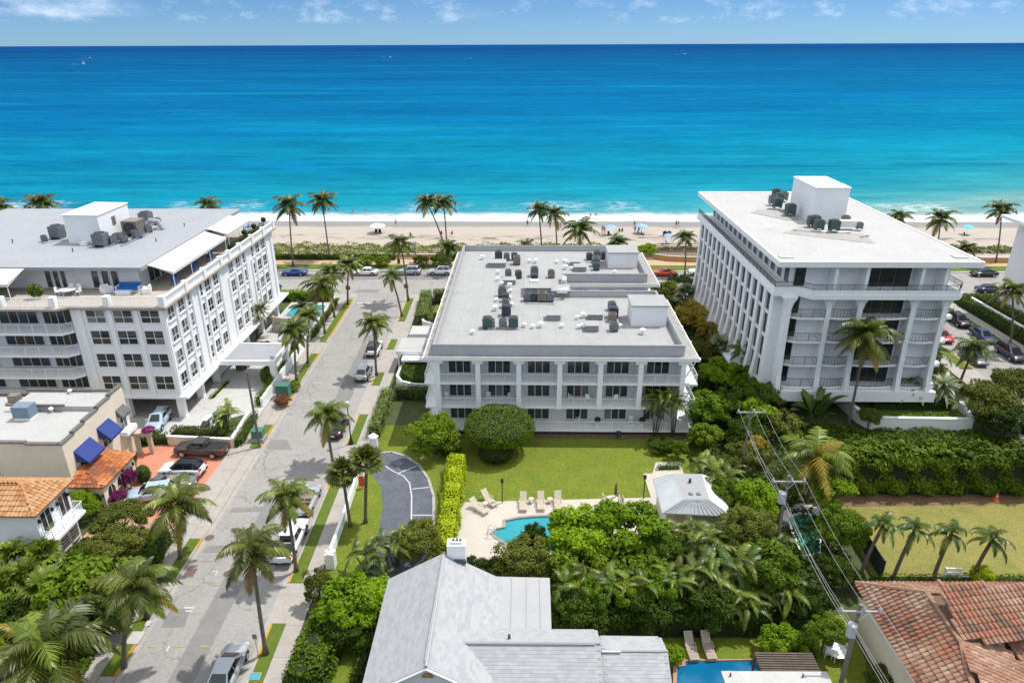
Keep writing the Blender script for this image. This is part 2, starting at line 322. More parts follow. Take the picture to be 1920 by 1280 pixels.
def strip(name, f, o0, o1, y0, y1, z0, z1, m, n=1):
    return struct(name, MB().prism([(f(y0) + o0, y0), (f(y0) + o1, y0), (f(y1) + o1, y1), (f(y1) + o0, y1)], z0, z1), m)
def side(f, s, patches, yellow, aprons_to=116.4, y0=-20):
    """kerb, verge and pavement on one side: s = -1 left, +1 right"""
    y = y0
    for a, b in patches + [(aprons_to, aprons_to)]:
        if a - y > .3: strip('driveway_apron', f, s * .02, s * 1.2, y, a, -.05, .055, CONC)
        if b - a > .3:
            strip('verge', f, s * .17, s * 1.2, a, b, -.05, .11, VERGE)
            yy = a; segs = [q for q in yellow if q[0] >= a - .01 and q[1] <= b + .01]
            for q0, q1 in segs + [(b, b)]:
                if q0 - yy > .05: strip('kerb', f, 0, s * .17, yy, q0, -.05, .13, KERB)
                if q1 - q0 > .05: strip('kerb', f, 0, s * .17, q0, q1, -.05, .135, YEL)
                yy = q1
        y = b
    yy = y0                                   # pavement flags, joint by joint
    while yy < aprons_to:
        e = min(yy + 3.0, aprons_to); strip('pavement_slab', f, s * 1.205, s * 2.5, yy, e - .025, -.05, .12, CONC); yy = e
side(KL, -1, [(28, 34.6), (35.2, 43.6), (44.5, 50.0), (65.3, 70.4), (75.6, 90.8), (95.0, 114.0)], [(35.2, 38.6), (48.7, 50.0), (65.3, 70.4), (75.6, 78.5), (88, 90.8), (97.5, 114.0)])
side(KR, 1, [(20, 40.2), (44.6, 59.2), (66.2, 73.0), (80.8, 84.6), (92.4, 96.2), (103.6, 114.4)], [(36.9, 40.2), (44.6, 47.3), (57.6, 59.2), (66.2, 67.4), (71.8, 73.0), (80.8, 82.6), (92.4, 94.5), (103.6, 114.4)])
# gutter strips along both kerbs, paler concrete
for f, s in ((KL, 1), (KR, -1)): strip('gutter', f, s * .0, s * .42, -20, 116, -.05, .012, CONC)
# left frontages
sheet('coral_driveway', [(-42.82, 64.98), (-39.70, 66.83), (-32.38, 65.35), (-31.54, 64.71), (-31.24, 56.49), (-31.06, 51.39), (-36.59, 51.31), (-38.56, 54.23), (-40.42, 60.05)], .03, CORAL)
sheet('tan_path', [(-40.23, 49.90), (-39.77, 52.35), (-37.33, 53.18), (-31.65, 51.92), (-31.59, 49.88), (-34.73, 49.84), (-38.86, 50.07)], .036, mat('tan path', (.400, .270, .170), .8, .1))
slab('driveway_concrete', [(KL(50) - 2.5, 50.2), (KL(50) - 3.4, 50.2), (KL(65) - 3.2, 65.2), (KL(65) - 2.5, 65.2)], -.05, .1, CONC)
slab('white_forecourt', [(-55, 66.6), (KL(70) - 2.6, 66.6), (KL(92) - 2.6, 95.2), (-41, 95.2), (-41, 72), (-55, 72)], -.05, .05, CONCW)
sheet('garage_floor', [(-60, 72), (-41, 72), (-41, 108), (-60, 108)], .0, mat('garage floor', (.30, .28, .26), .8, .15))
slab('pool_terrace', [(-40.6, 95.2), (KL(95) - 3.2, 95.2), (KL(112) - 3.2, 112.5), (-40.6, 112.5)], -.05, .05, CONCW)
sheet('left_garden', [(-60, 30), (KL(30) - 2.5, 30), (KL(50) - 2.5, 50), (-60, 50)], -.02, SOIL)
# central block
sheet('lawn', [(KR(44) + 2.5, 44), (21, 44), (21, 70.6), (KR(70) + 2.5, 70.6)], .03, GRASS)
sheet('lawn', [(-13.58, 34.50), (-13.11, 37.97), (-11.16, 38.15), (-9.69, 34.56)], .034, GRASS)
sheet('garden_bed', [(-9.5, 67.9), (19.5, 67.9), (19.5, 72), (-9.5, 72)], .045, mat('shaded mulch', (.11, .075, .05), .9, .3, 1.5, bump=.5))
drive = [(-18.03, 62.79), (-16.54, 64.49), (-14.54, 64.74), (-12.83, 63.91), (-11.26, 62.27), (-9.92, 59.83), (-8.99, 56.82), (-8.38, 52.28), (-8.54, 48.25), (-9.93, 45.27), (-12.30, 43.69), (-14.72, 43.78), (-15.24, 44.99), (-13.64, 45.84), (-13.21, 48.88), (-13.44, 52.20), (-13.71, 55.20), (-14.53, 58.36), (-16.03, 60.61), (-17.84, 60.98)]
sheet('circular_drive', drive, .045, ASPHD)
rim = MB()
for a, b in [(0, 1), (1, 2), (2, 3), (3, 4), (4, 5), (5, 6), (6, 7), (7, 8), (8, 9)]:
    a = Vector((*drive[a], 0)); b = Vector((*drive[b], 0)); d = (b - a).normalized() * .04; n = d.cross(Vector((0, 0, 1))).normalized() * .14
    rim.prism([(a - n - d)[:2], (a + n - d)[:2], (b + n + d)[:2], (b - n + d)[:2]], -.02, .11)
struct('drive_kerb', rim, KERB)
dm = MB()
L_ = [(-15.47, 62.62), (-13.71, 61.04), (-12.58, 60.27), (-11.71, 58.96), (-11.16, 56.79), (-10.45, 51.86)]
for a, b in zip(L_[:-1], L_[1:]): stripe(dm, a, b, .13, .056)
for a, b in [((-13.10, 60.75), (-11.46, 62.07)), ((-11.28, 57.95), (-9.40, 58.34)), ((-10.74, 53.75), (-8.72, 53.78))]: stripe(dm, a, b, .13, .052)
struct('drive_marking', dm, PAINTW)
pool = [(-2.88, 51.15), (-2.61, 51.68), (-1.74, 52.00), (-1.77, 52.93), (-0.42, 53.35), (1.33, 53.62), (3.85, 53.74), (6.08, 53.29), (6.40, 51.37), (4.56, 49.16), (0.79, 48.68), (-1.34, 49.63), (-2.32, 50.41)]
deck = [(-6.10, 55.74), (12.38, 56.79), (12.28, 60.93), (13.22, 60.95), (13.91, 63.05), (16.54, 63.19), (16.46, 60.90), (15.39, 51.51), (12.15, 47.10), (-6.25, 46.81)]
sheet_hole('pool_deck', deck, pool, .12, DECK)
WATER = mat('pool water', (.012, .260, .310), .08, .12, .8, spec=.5, bump=.15, bscale=6)
WATERB = mat('deep blue pool water', (.004, .115, .235), .08, .12, .8, spec=.5, bump=.15, bscale=6)
def pool_shell(poly, zt, zw, wm, cm, wide=.3):
    sheet('pool_water', poly, zw, wm); mb = MB(); n = len(poly); c = Vector((sum(p[0] for p in poly) / n, sum(p[1] for p in poly) / n))
    outp = [Vector(p) + (Vector(p) - c).normalized() * wide for p in poly]
    for i in range(n):
        j = (i + 1) % n; a, b, A, B = Vector(poly[i]), Vector(poly[j]), outp[i], outp[j]
        mb.quad((*a, zw - .05), (*b, zw - .05), (*b, zt), (*a, zt)); mb.quad((*a, zt), (*b, zt), (*B, zt), (*A, zt)); mb.quad((*A, zt), (*B, zt), (*B, zt - .1), (*A, zt - .1))
    struct('pool_coping', mb, cm)
pool_shell(pool, .17, .035, WATER, mat('grey pool coping', (.270, .240, .210), .7, .15))
p2 = [(-39.6, 105.6), (-33.9, 105.6), (-34.6, 111.0), (-39.6, 111.0)]
pool_shell(p2, .09, .065, WATER, CONCW)
p3 = [(10.99, 36.70), (11.58, 36.76), (11.66, 37.18), (16.73, 37.36), (16.83, 36.43), (16.95, 34.58), (10.48, 34.47)]
sheet('garden_lawn', [(10.33, 39.36), (18.53, 39.50), (17.74, 37.05), (10.23, 36.69)], -.01, GRASS)
sheet('garden_lawn', [(22.22, 41.40), (24.93, 42.00), (24.64, 35.14), (20.59, 35.07)], -.01, GRASS)
pool_shell(p3, .10, .0, WATERB, mat('coral coping', (.360, .200, .135), .8, .15))
p4 = [(24.69, 53.58), (25.98, 54.16), (27.12, 53.85), (27.07, 52.45), (25.67, 48.79), (24.16, 48.43), (24.34, 50.90)]
pool_shell(p4, .35, .28, mat('green basin water', (.035, .220, .180), .1, .25, 1.2, bump=.2), WHITE2)
# right hand lot
sheet('dry_lawn', [(30.46, 57.86), (53.10, 58.20), (44.46, 45.83), (29.04, 45.58)], -.01, GRASSY)
sheet('mulch_strip', [(30.43, 57.77), (53.03, 58.11), (52.05, 56.71), (29.59, 55.69)], .0, mat('brown mulch', (.160, .095, .050), .9, .25, 1.2, bump=.5))
# right hand street with its kerbs and pavement
sheet('street', [(61.3, 60), (69.9, 60), (69.9, 117), (61.3, 117)], 0, ASPH)
slab('pavement', [(57.6, 60), (59.4, 60), (59.4, 116), (57.6, 116)], -.05, .12, CONC)
slab('verge', [(59.4, 87), (61.1, 87), (61.1, 94), (59.4, 94)], -.05, .11, VERGE)
slab('driveway_apron', [(54.5, 62), (61.3, 62), (61.3, 86.8), (59.5, 86.8), (59.5, 74), (54.5, 74)], -.05, .05, CONC)
slab('kerb', [(61.1, 87), (61.3, 87), (61.3, 94), (61.1, 94)], -.05, .135, YEL)
slab('verge', [(70.1, 70), (71.4, 70), (71.4, 114), (70.1, 114)], -.05, .11, VERGE)
slab('kerb', [(69.9, 70), (70.1, 70), (70.1, 114), (69.9, 114)], -.05, .13, KERB)
slab('pavement', [(71.4, 60), (73.2, 60), (73.2, 116), (71.4, 116)], -.05, .12, CONC)
sheet('front_garden', [(76, 84), (105, 84), (105, 114.4), (76, 114.4)], .0, mat('coral paving right', (.330, .170, .120), .8, .12))
# boulevard frontages
slab('pavement', [(-400, 114.6), (KL(114), 114.6), (KL(114), 116.6), (-400, 116.6)], -.05, .1, CONC)
slab('pavement', [(KR(114), 114.6), (61.3, 114.6), (61.3, 116.6), (KR(114), 116.6)], -.05, .1, CONC)
slab('pavement', [(69.9, 114.6), (400, 114.6), (400, 116.6), (69.9, 116.6)], -.05, .1, CONC)
slab('kerb', [(-400, 130.6), (400, 130.6), (400, 131.1), (-400, 131.1)], -.05, .13, CONCW)
slab('verge', [(-400, 131.1), (400, 131.1), (400, 134.6), (-400, 134.6)], -.05, .11, VERGE)
slab('promenade', [(-400, 134.6), (400, 134.6), (400, 138.6), (-400, 138.6)], -.05, .13, mat('tan promenade', (.420, .300, .185), .8, .06))
# beach: gentle slope with small ridges, wet sand and seaweed lines by distance from the water
def sand_mat():
    m = bpy.data.materials.new('beach sand'); t = nodes_of(m); L = t.links.new
    o = t.nodes.new('ShaderNodeOutputMaterial'); p = t.nodes.new('ShaderNodeBsdfPrincipled'); L(p.outputs[0], o.inputs[0])
    g = t.nodes.new('ShaderNodeNewGeometry'); sx = t.nodes.new('ShaderNodeSeparateXYZ'); L(g.outputs['Position'], sx.inputs[0])
    def noise(sc, det, st=None):
        n = t.nodes.new('ShaderNodeTexNoise'); n.inputs['Scale'].default_value = sc; n.inputs['Detail'].default_value = det; n.inputs['Roughness'].default_value = .65
        if st:
            mp = t.nodes.new('ShaderNodeMapping'); mp.inputs['Scale'].default_value = st; L(g.outputs['Position'], mp.inputs[0]); L(mp.outputs[0], n.inputs['Vector'])
        else: L(g.outputs['Position'], n.inputs['Vector'])
        return n.outputs[0]
    def M(op, a, b=0, c=0):
        n = t.nodes.new('ShaderNodeMath'); n.operation = op
        for i, x in enumerate((a, b, c)):
            if isinstance(x, (int, float)): n.inputs[i].default_value = x
            else: L(x, n.inputs[i])
        return n.outputs[0]
    def ss(x, a, b):
        n = t.nodes.new('ShaderNodeMapRange'); n.interpolation_type = 'SMOOTHSTEP'; n.inputs[1].default_value = a; n.inputs[2].default_value = b; L(x, n.inputs[0]); return n.outputs[0]
    def mixc(f, a, b):
        n = t.nodes.new('ShaderNodeMix'); n.data_type = 'RGBA'
        if isinstance(f, (int, float)): n.inputs[0].default_value = f
        else: L(f, n.inputs[0])
        for k, x in ((6, a), (7, b)):
            if isinstance(x, tuple): n.inputs[k].default_value = (*x, 1)
            else: L(x, n.inputs[k])
        return n.outputs[2]
    y = M('MULTIPLY_ADD', noise(.06, 3), 5, sx.outputs[1])
    base = mixc(noise(.25, 6, (.4, 1.6, 1)), (.335, .29, .25), (.415, .365, .315))
    base = mixc(M('MULTIPLY', ss(noise(1.3, 6, (.5, 1.5, 1)), .56, .7), .35), base, (.22, .18, .145))
    wet = mixc(noise(.5, 4, (.2, 2, 1)), (.19, .185, .17), (.245, .235, .21))
    c = mixc(ss(y, 167.0, 169.5), base, wet)
    wr = M('MULTIPLY', M('MULTIPLY', ss(y, 153.5, 156.5), ss(y, 161.5, 157.5)), ss(noise(1.0, 7, (.22, 1.6, 1)), .52, .60))
    c = mixc(M('MULTIPLY', wr, .85), c, (.055, .035, .02))
    L(c, p.inputs['Base Color']); r_ = M('SUBTRACT', .9, M('MULTIPLY', ss(y, 167, 170), .45)); L(r_, p.inputs['Roughness']); p.inputs['Specular IOR Level'].default_value = .25
    bp = t.nodes.new('ShaderNodeBump'); bp.inputs['Strength'].default_value = .5; bp.inputs['Distance'].default_value = .12; L(noise(1.6, 6), bp.inputs['Height']); L(bp.outputs[0], p.inputs['Normal'])
    return m
ny, nx = 60, 240; ys = np.linspace(138.6, 190, ny); xs = np.linspace(-420, 420, nx); X, Y = np.meshgrid(xs, ys)
Z = np.interp(Y, [138, 148, 160, 172, 190], [.3, .55, .45, .03, -1.2]) + (.06 * np.sin(X * .31 + Y * .5) + .05 * np.sin(X * .83 - Y * .9 + 1)) * (Y < 168)
idx = np.arange(ny * nx).reshape(ny, nx); F = np.stack([idx[:-1, :-1], idx[:-1, 1:], idx[1:, 1:], idx[1:, :-1]], -1).reshape(-1, 4)
o = struct('beach', raw_mesh('beach', np.stack([X, Y, Z], -1).reshape(-1, 3), F, sand_mat()))
def sea_mat():
    m = bpy.data.materials.new('sea water'); t = nodes_of(m); L = t.links.new
    o = t.nodes.new('ShaderNodeOutputMaterial'); p = t.nodes.new('ShaderNodeBsdfPrincipled'); L(p.outputs[0], o.inputs[0])
    g = t.nodes.new('ShaderNodeNewGeometry'); sx = t.nodes.new('ShaderNodeSeparateXYZ'); L(g.outputs['Position'], sx.inputs[0])
    def M(op, a, b=0, c=0):
        n = t.nodes.new('ShaderNodeMath'); n.operation = op
        for i, x in enumerate((a, b, c)):
            if isinstance(x, (int, float)): n.inputs[i].default_value = x
            else: L(x, n.inputs[i])
        return n.outputs[0]
    def noise(sc, det, st, rough=.6):
        n = t.nodes.new('ShaderNodeTexNoise'); n.inputs['Scale'].default_value = sc; n.inputs['Detail'].default_value = det; n.inputs['Roughness'].default_value = rough
        mp = t.nodes.new('ShaderNodeMapping'); mp.inputs['Scale'].default_value = st; L(g.outputs['Position'], mp.inputs[0]); L(mp.outputs[0], n.inputs['Vector']); return n.outputs[0]
    def ss(x, a, b, lin=False):
        n = t.nodes.new('ShaderNodeMapRange'); n.interpolation_type = 'LINEAR' if lin else 'SMOOTHSTEP'; n.inputs[1].default_value = a; n.inputs[2].default_value = b; L(x, n.inputs[0]); return n.outputs[0]
    def mixc(f, a, b, fac=1):
        n = t.nodes.new('ShaderNodeMix'); n.data_type = 'RGBA'; L(M('MULTIPLY', f, fac), n.inputs[0])
        for k, x in ((6, a), (7, b)):
            if isinstance(x, tuple): n.inputs[k].default_value = (*x, 1)
            else: L(x, n.inputs[k])
        return n.outputs[2]
    # depth grows with distance offshore, shoals and weed beds shift it
    yy = M('MULTIPLY_ADD', sx.outputs[0], -.34, sx.outputs[1])
    dist = M('LOGARITHM', M('MAXIMUM', M('SUBTRACT', yy, 150), 1), 10)         # 1 at 10 m, 2 at 100 m, 3 at 1 km off
    dist = M('ADD', dist, M('MULTIPLY_ADD', noise(.0045, 4, (.40, 1.6, 1)), 1.0, -.5)); dist = M('ADD', dist, M('MULTIPLY_ADD', noise(.020, 5, (.22, 1.3, 1), .65), .75, -.375))
    cr = t.nodes.new('ShaderNodeValToRGB'); e = cr.color_ramp.elements
    stops = [(.9, (.12, .26, .26)), (1.35, (.040, .240, .275)), (1.75, (.005, .185, .262)), (2.15, (.0015, .150, .25)), (2.5, (.001, .105, .235)), (2.85, (.001, .064, .200)), (3.1, (.001, .042, .170)), (4.0, (.002, .030, .125))]
    for i, (s_, c) in enumerate(stops):
        q = e[i] if i < 2 else e.new(.5)
        q.position = (s_ - .5) / 4; q.color = (*c, 1)
    L(ss(dist, .5, 4.5, True), cr.inputs[0]); c = cr.outputs[0]
    # wind streaks far out and wave lines close in
    c = mixc(ss(noise(.0016, 6, (.18, 1, 1), .7), .52, .70), c, (.002, .13, .25), .5)
    c = mixc(ss(noise(.010, 6, (.16, 1, 1), .7), .54, .72), c, (.004, .19, .285), .5)
    c = mixc(ss(noise(.055, 5, (.10, 1, 1), .7), .55, .72), c, (.012, .23, .30), .4)
    c = mixc(ss(noise(.030, 6, (.09, 1, 1), .7), .54, .68), c, (.0, .065, .18), .50)
    cap = M('MULTIPLY', ss(noise(.35, 6, (.25, 1, 1), .75), .69, .76), ss(noise(.03, 2, (1, 1, 1)), .47, .62)); c = mixc(cap, c, (.36, .44, .47), .6)
    # chop: wave glints and shade multiplied into the colour at every scale
    for sc, amt in ((.20, .30), (.018, .19), (.0022, .15)):
        mr = t.nodes.new('ShaderNodeMapRange'); mr.inputs[1].default_value = .3; mr.inputs[2].default_value = .7; mr.inputs[3].default_value = 1 - amt; mr.inputs[4].default_value = 1 + amt; L(noise(sc, 11, (.22, 1, 1), .78), mr.inputs[0])
        mm = t.nodes.new('ShaderNodeMix'); mm.data_type = 'RGBA'; mm.blend_type = 'MULTIPLY'; mm.inputs[0].default_value = 1; L(c, mm.inputs[6]); L(mr.outputs[0], mm.inputs[7]); c = mm.outputs[2]
    # foam: swash edge, a broken line behind it and scattered backwash
    y = M('ADD', sx.outputs[1], M('MULTIPLY_ADD', noise(.028, 5, (1, .5, 1), .65), 13, -6.5)); fn = noise(.9, 8, (.30, 1, 1), .75)
    f1 = M('MULTIPLY', M('MULTIPLY', ss(y, 171.2, 172.6), ss(y, 184.5, 177.5)), ss(fn, .36, .50))
    f2 = M('MULTIPLY', M('MULTIPLY', ss(y, 183, 187), ss(y, 199, 190)), M('MULTIPLY', ss(fn, .46, .60), ss(noise(.022, 3, (1, .3, 1)), .47, .60)))
    f3 = M('MULTIPLY', ss(y, 194, 178), ss(fn, .46, .75))
    shal = M('MULTIPLY', ss(sx.outputs[1], 188, 172), .65); c = mixc(shal, c, (.27, .275, .255))
    c = mixc(M('MINIMUM', M('ADD', M('ADD', f1, f2), M('MULTIPLY', f3, .4)), 1), c, (.56, .57, .57))
    bp = t.nodes.new('ShaderNodeBump'); bp.inputs['Strength'].default_value = .5; bp.inputs['Distance'].default_value = .6; L(noise(.22, 6, (.35, 1, 1)), bp.inputs['Height'])
    d = t.nodes.new('ShaderNodeBsdfDiffuse'); L(c, d.inputs[0]); L(bp.outputs[0], d.inputs['Normal']); gl = t.nodes.new('ShaderNodeBsdfGlossy'); gl.inputs['Roughness'].default_value = .25; L(bp.outputs[0], gl.inputs['Normal'])
    ms = t.nodes.new('ShaderNodeMixShader'); ms.inputs[0].default_value = .012; L(d.outputs[0], ms.inputs[1]); L(gl.outputs[0], ms.inputs[2]); L(ms.outputs[0], o.inputs[0]); t.nodes.remove(p)
    return m
yrow = np.concatenate([np.arange(168, 330, 1.6), np.geomspace(332, 120000, 60)]); nx = 220; V = []
for y in yrow:
    hw = 420 + max(0, y - 200) * 2.4; x = np.linspace(-hw, hw, nx); amp = max(0, min(1, (y - 176) / 20)) * max(0, 1 - (y - 200) / 128)
    z = amp * (.22 * np.sin(y * .30 + 1.1 * np.sin(x * .021) + x * .012) + .12 * np.sin(y * .71 + x * .09))
    z += .45 * np.exp(-((y - 192 - 2.5 * np.sin(x * .05)) / 1.7) ** 2) * (np.sin(x * .043 + 1) > -.2)
    V.append(np.stack([x, np.full(nx, y), z], -1))
idx = np.arange(len(yrow) * nx).reshape(len(yrow), nx); F = np.stack([idx[:-1, :-1], idx[:-1, 1:], idx[1:, 1:], idx[1:, :-1]], -1).reshape(-1, 4)
me = raw_mesh('sea', np.concatenate(V), F, sea_mat()); me.polygons.foreach_set('use_smooth', [True] * len(me.polygons)); struct('sea', me)

# ---------------------------------------------------------------- building kit
CACHE = {}
def window(root, x, y, z, w_, h, nx, nz, gl, rz=0, fm=FRAME, fw_=.07, sill=0, split=None):
    """window on a wall: frame is a part, each pane a sub-part; x,y,z is the lower corner in world space, rz turns the outward -Y side"""
    k = ('w', round(w_, 2), round(h, 2), nx, nz, sill, split, fm.name)
    if k not in CACHE:
        mb = MB(); d = .09
        zs = [fw_ + (h - 2 * fw_) * i / nz for i in range(nz + 1)]
        if split: zs = [fw_, h * split, h - fw_]
        xs = [fw_ + (w_ - 2 * fw_) * i / nx for i in range(nx + 1)]
        mb.box(0, -d, 0, w_, .0, fw_); mb.box(0, -d, h - fw_, w_, 0, h); mb.box(0, -d, fw_, fw_, 0, h - fw_); mb.box(w_ - fw_, -d, fw_, w_, 0, h - fw_)
        b = fw_ * .42
        for q in xs[1:-1]: mb.box(q - b, -d + .012, fw_, q + b, 0, h - fw_)
        for q in zs[1:-1]: mb.box(fw_, -d + .02, q - b, w_ - fw_, 0, q + b)
        if sill: mb.box(-.12, -.16, -.14, w_ + .12, 0, -.003)
        me = mb.mesh('window', fm); panes = []
        for i in range(nx):
            for j in range(nz):
                ex = b if i < nx - 1 else 0; x0 = xs[i] + (b if i else 0); x1 = xs[i + 1] - (b if i < nx - 1 else 0); z0 = zs[j] + (b if j else 0); z1 = zs[j + 1] - (b if j < nz - 1 else 0)
                panes.append(MB().quad((x0, -.04, z0), (x1, -.04, z0), (x1, -.04, z1), (x0, -.04, z1)).mesh('pane', GLD))
        CACHE[k] = (me, panes)
    me, panes = CACHE[k]
    o = link('window', me, root, Vector((x, y, z)) - root.location, (0, 0, rz))
    for p in panes:
        q = link('pane', p, o); g_ = random.choice(gl) if isinstance(gl, list) else gl
        if g_ is not GLD: remat(q, g_)
    return o
def rail(mb, pts, z, h, post=1.1, picket=.13, pr_=.012, rr=.03, sol=None):
    """railing along a plan polyline"""
    for a, b in zip(pts[:-1], pts[1:]):
        a = Vector((*a, z)); b = Vector((*b, z)); L_ = (b - a).length; an = math.atan2(b.y - a.y, b.x - a.x); c = (a + b) / 2
        mb.obox(c + Vector((0, 0, h - rr)), L_, rr * 1.6, rr * 1.6, an); mb.obox(c + Vector((0, 0, .08)), L_, rr, rr, an)
        n = max(1, round(L_ / post))
        for i in range(n + 1): mb.obox(a.lerp(b, i / n), rr * 1.3, rr * 1.3, h, an)
        if picket:
            n = max(1, round(L_ / picket))
            for i in range(1, n): mb.obox(a.lerp(b, i / n) + Vector((0, 0, .1)), pr_ * 2, pr_ * 2, h - .13, an)
    return mb
def condenser_meshes():
    a = MB(); a.box(-.42, -.42, .18, .42, .42, 1.02); 
    for k in range(5): a.box(-.44, -.44, .26 + k * .15, .44, .44, .30 + k * .15)
    for sx in (-.36, .36):
        a.box(sx - .04, -.4, 0, sx + .04, .4, .18)
    f = MB().lathe((0, 0, 1.02), [(.36, 0), (.38, .06), (.30, .07), (.27, .03), (.1, .03)], 12)
    return a.mesh('condenser', GREYM), f.mesh('fan_grille', DARKM)
CND = condenser_meshes()
GREEN_M = mat('dark green unit metal', (.06, .10, .095), .5, .2, 2); BLUE_M = mat('dark blue unit metal', (.055, .06, .10), .5, .2, 2); TAN_M = mat('tan unit metal', (.22, .19, .15), .5, .2, 2)
def condenser(root, x, y, z, s=1, m=None, rz=0):
    o = link('condenser', CND[0], root, Vector((x, y, z)) - root.location, (0, 0, rz), s); f = link('fan_grille', CND[1], o)
    if m: remat(o, m)
    return o
VENT = MB().lathe((0, 0, 0), [(.09, 0), (.09, .28), (.24, .30), (.24, .38), (.12, .47), (.02, .5)], 9).mesh('roof_vent', WHITE2)
def vent(root, x, y, z, s=1): return link('roof_vent', VENT, root, Vector((x, y, z)) - root.location, (0, 0, 0), s)
def pipe_rack(root, pts, z, m=STEEL):
    mb = MB(root.location); mb.tube([(x, y, z + .16) for x, y in pts], .045, 5); mb.tube([(x + .12, y + .1, z + .13) for x, y in pts], .03, 5)
    for x, y in pts: mb.box(x - .15, y - .06, z, x + .27, y + .16, z + .1)
    return part('pipe_run', mb, m, root)
def tile_kind(w_, l, flat=False):
    k = ('t', w_, l, flat)
    if k in CACHE: return CACHE[k]
    if flat: V = np.array([(-w_ / 2, 0, .014), (w_ / 2, 0, .014), (w_ / 2, l * 1.3, .001), (-w_ / 2, l * 1.3, .001), (-w_ / 2, 0, 0), (w_ / 2, 0, 0)]); F = [(0, 1, 2, 3), (4, 5, 1, 0)]
    else:
        n = 4; a = np.linspace(0, math.pi, n + 1); V = [(-w_ * .52 * math.cos(t), 0, w_ * .36 * math.sin(t) + .045) for t in a] + [(-w_ * .44 * math.cos(t), l * 1.12, w_ * .30 * math.sin(t)) for t in a] + [(-w_ * .52, 0, 0), (w_ * .52, 0, 0)]
        V = np.array(V); F = [(i, i + 1, n + 2 + i, n + 1 + i) for i in range(n)] + [(0, 2 * n + 2, 2 * n + 3, n), (0, n, 3, 1)]
    CACHE[k] = (V, F); return CACHE[k]
def inside(p, poly):
    c = False; j = len(poly) - 1
    for i in range(len(poly)):
        (xi, yi), (xj, yj) = poly[i], poly[j]
        if (yi > p[1]) != (yj > p[1]) and p[0] < (xj - xi) * (p[1] - yi) / (yj - yi) + xi: c = not c
        j = i
    return c
class Tiler:
    """lays tiles course by course on roof planes; the nearest 300 are parts, the rest one joined part"""
    def __init__(s, root, mats, w_, l, flat=False, maxparts=300, name='roof_tile'):
        s.r = root; s.m = mats; s.k = tile_kind(w_, l, flat); s.w = w_; s.l = l; s.T = []; s.mp = maxparts; s.n = name; s.flat = flat
    def plane(s, pts):
        P = [Vector(p) for p in pts]; n = sum(((P[i] - P[0]).cross(P[i + 1] - P[0]) for i in range(1, len(P) - 1)), Vector()).normalized()
        if n.z < 0: n = -n
        upv = Vector((0, 0, 1)) - n * n.z; upv.normalize(); ac = upv.cross(n).normalized(); o = P[0]
        poly = [((p - o).dot(ac), (p - o).dot(upv)) for p in P]
        y = min(q[1] for q in poly) - .05; ym = max(q[1] for q in poly); x0 = min(q[0] for q in poly); x1 = max(q[0] for q in poly); row = 0
        while y < ym:
            x = x0 + (s.w / 2 if (row % 2 and s.flat) else 0)
            while x < x1 + s.w:
                if inside((x, y + s.l * .5), poly) and (not s.flat or (inside((x - s.w * .5, y + s.l * .5), poly) and inside((x + s.w * .5, y + s.l * .5), poly))):
                    s.T.append((o + ac * x + upv * y + n * (.004 if s.flat else .02), ac, upv, n))
                x += s.w
            y += s.l; row += 1
        return s
    def build(s):
        V, F = s.k; me = []
        for m in s.m:
            q = bpy.data.meshes.new(s.n); q.from_pydata([tuple(v) for v in V], [], F); q.materials.append(m); me.append(q)
        s.T.sort(key=lambda t: (t[0] - Vector((0, 0, 41))).length)
        rnd = random.Random(5); rest = []
        for i, (p, a, u_, n) in enumerate(s.T):
            mi = rnd.randrange(len(s.m)) if s.flat else max(0, min(len(s.m) - 1, int((.5 + .75 * noise.noise(p * .45) + rnd.uniform(-.22, .22)) * len(s.m)))); jf = .2 if s.flat else 1; j = Vector((rnd.uniform(-.012, .012) * jf, rnd.uniform(-.015, .015) * jf, rnd.uniform(0, .012) * (.25 if s.flat else 1)))
            M = Matrix(((a.x, u_.x, n.x, p.x + j.x), (a.y, u_.y, n.y, p.y + j.y), (a.z, u_.z, n.z, p.z + j.z), (0, 0, 0, 1)))
            if i < s.mp:
                o = bpy.data.objects.new(s.n, me[mi]); COL.objects.link(o); o.parent = s.r; o.matrix_parent_inverse = Matrix(); o.matrix_local = Matrix.Translation(-s.r.location) @ M
            else: rest.append((M, mi))
        if rest:
            A = np.array([np.array(M) for M, _ in rest]); A[:, :3, 3] -= np.array(s.r.location); Vh = np.c_[V, np.ones(len(V))]; W = np.einsum('nij,kj->nki', A, Vh)[:, :, :3].reshape(-1, 3)
            quads = [f for f in F if len(f) == 4]; k = len(V); FF = np.concatenate([np.array(quads) + i * k for i in range(len(rest))]); mi = np.repeat([m for _, m in rest], len(quads))
            q = raw_mesh(s.n + '_field', W, FF, s.m, mi)
            if s.flat: q.shade_flat()
            part(s.n + '_field', q, None, s.r, stuff=True)
def rim_beam(mb, a, b, r_=.11, mi=0): mb.tube([a, b], r_, 6, mi)

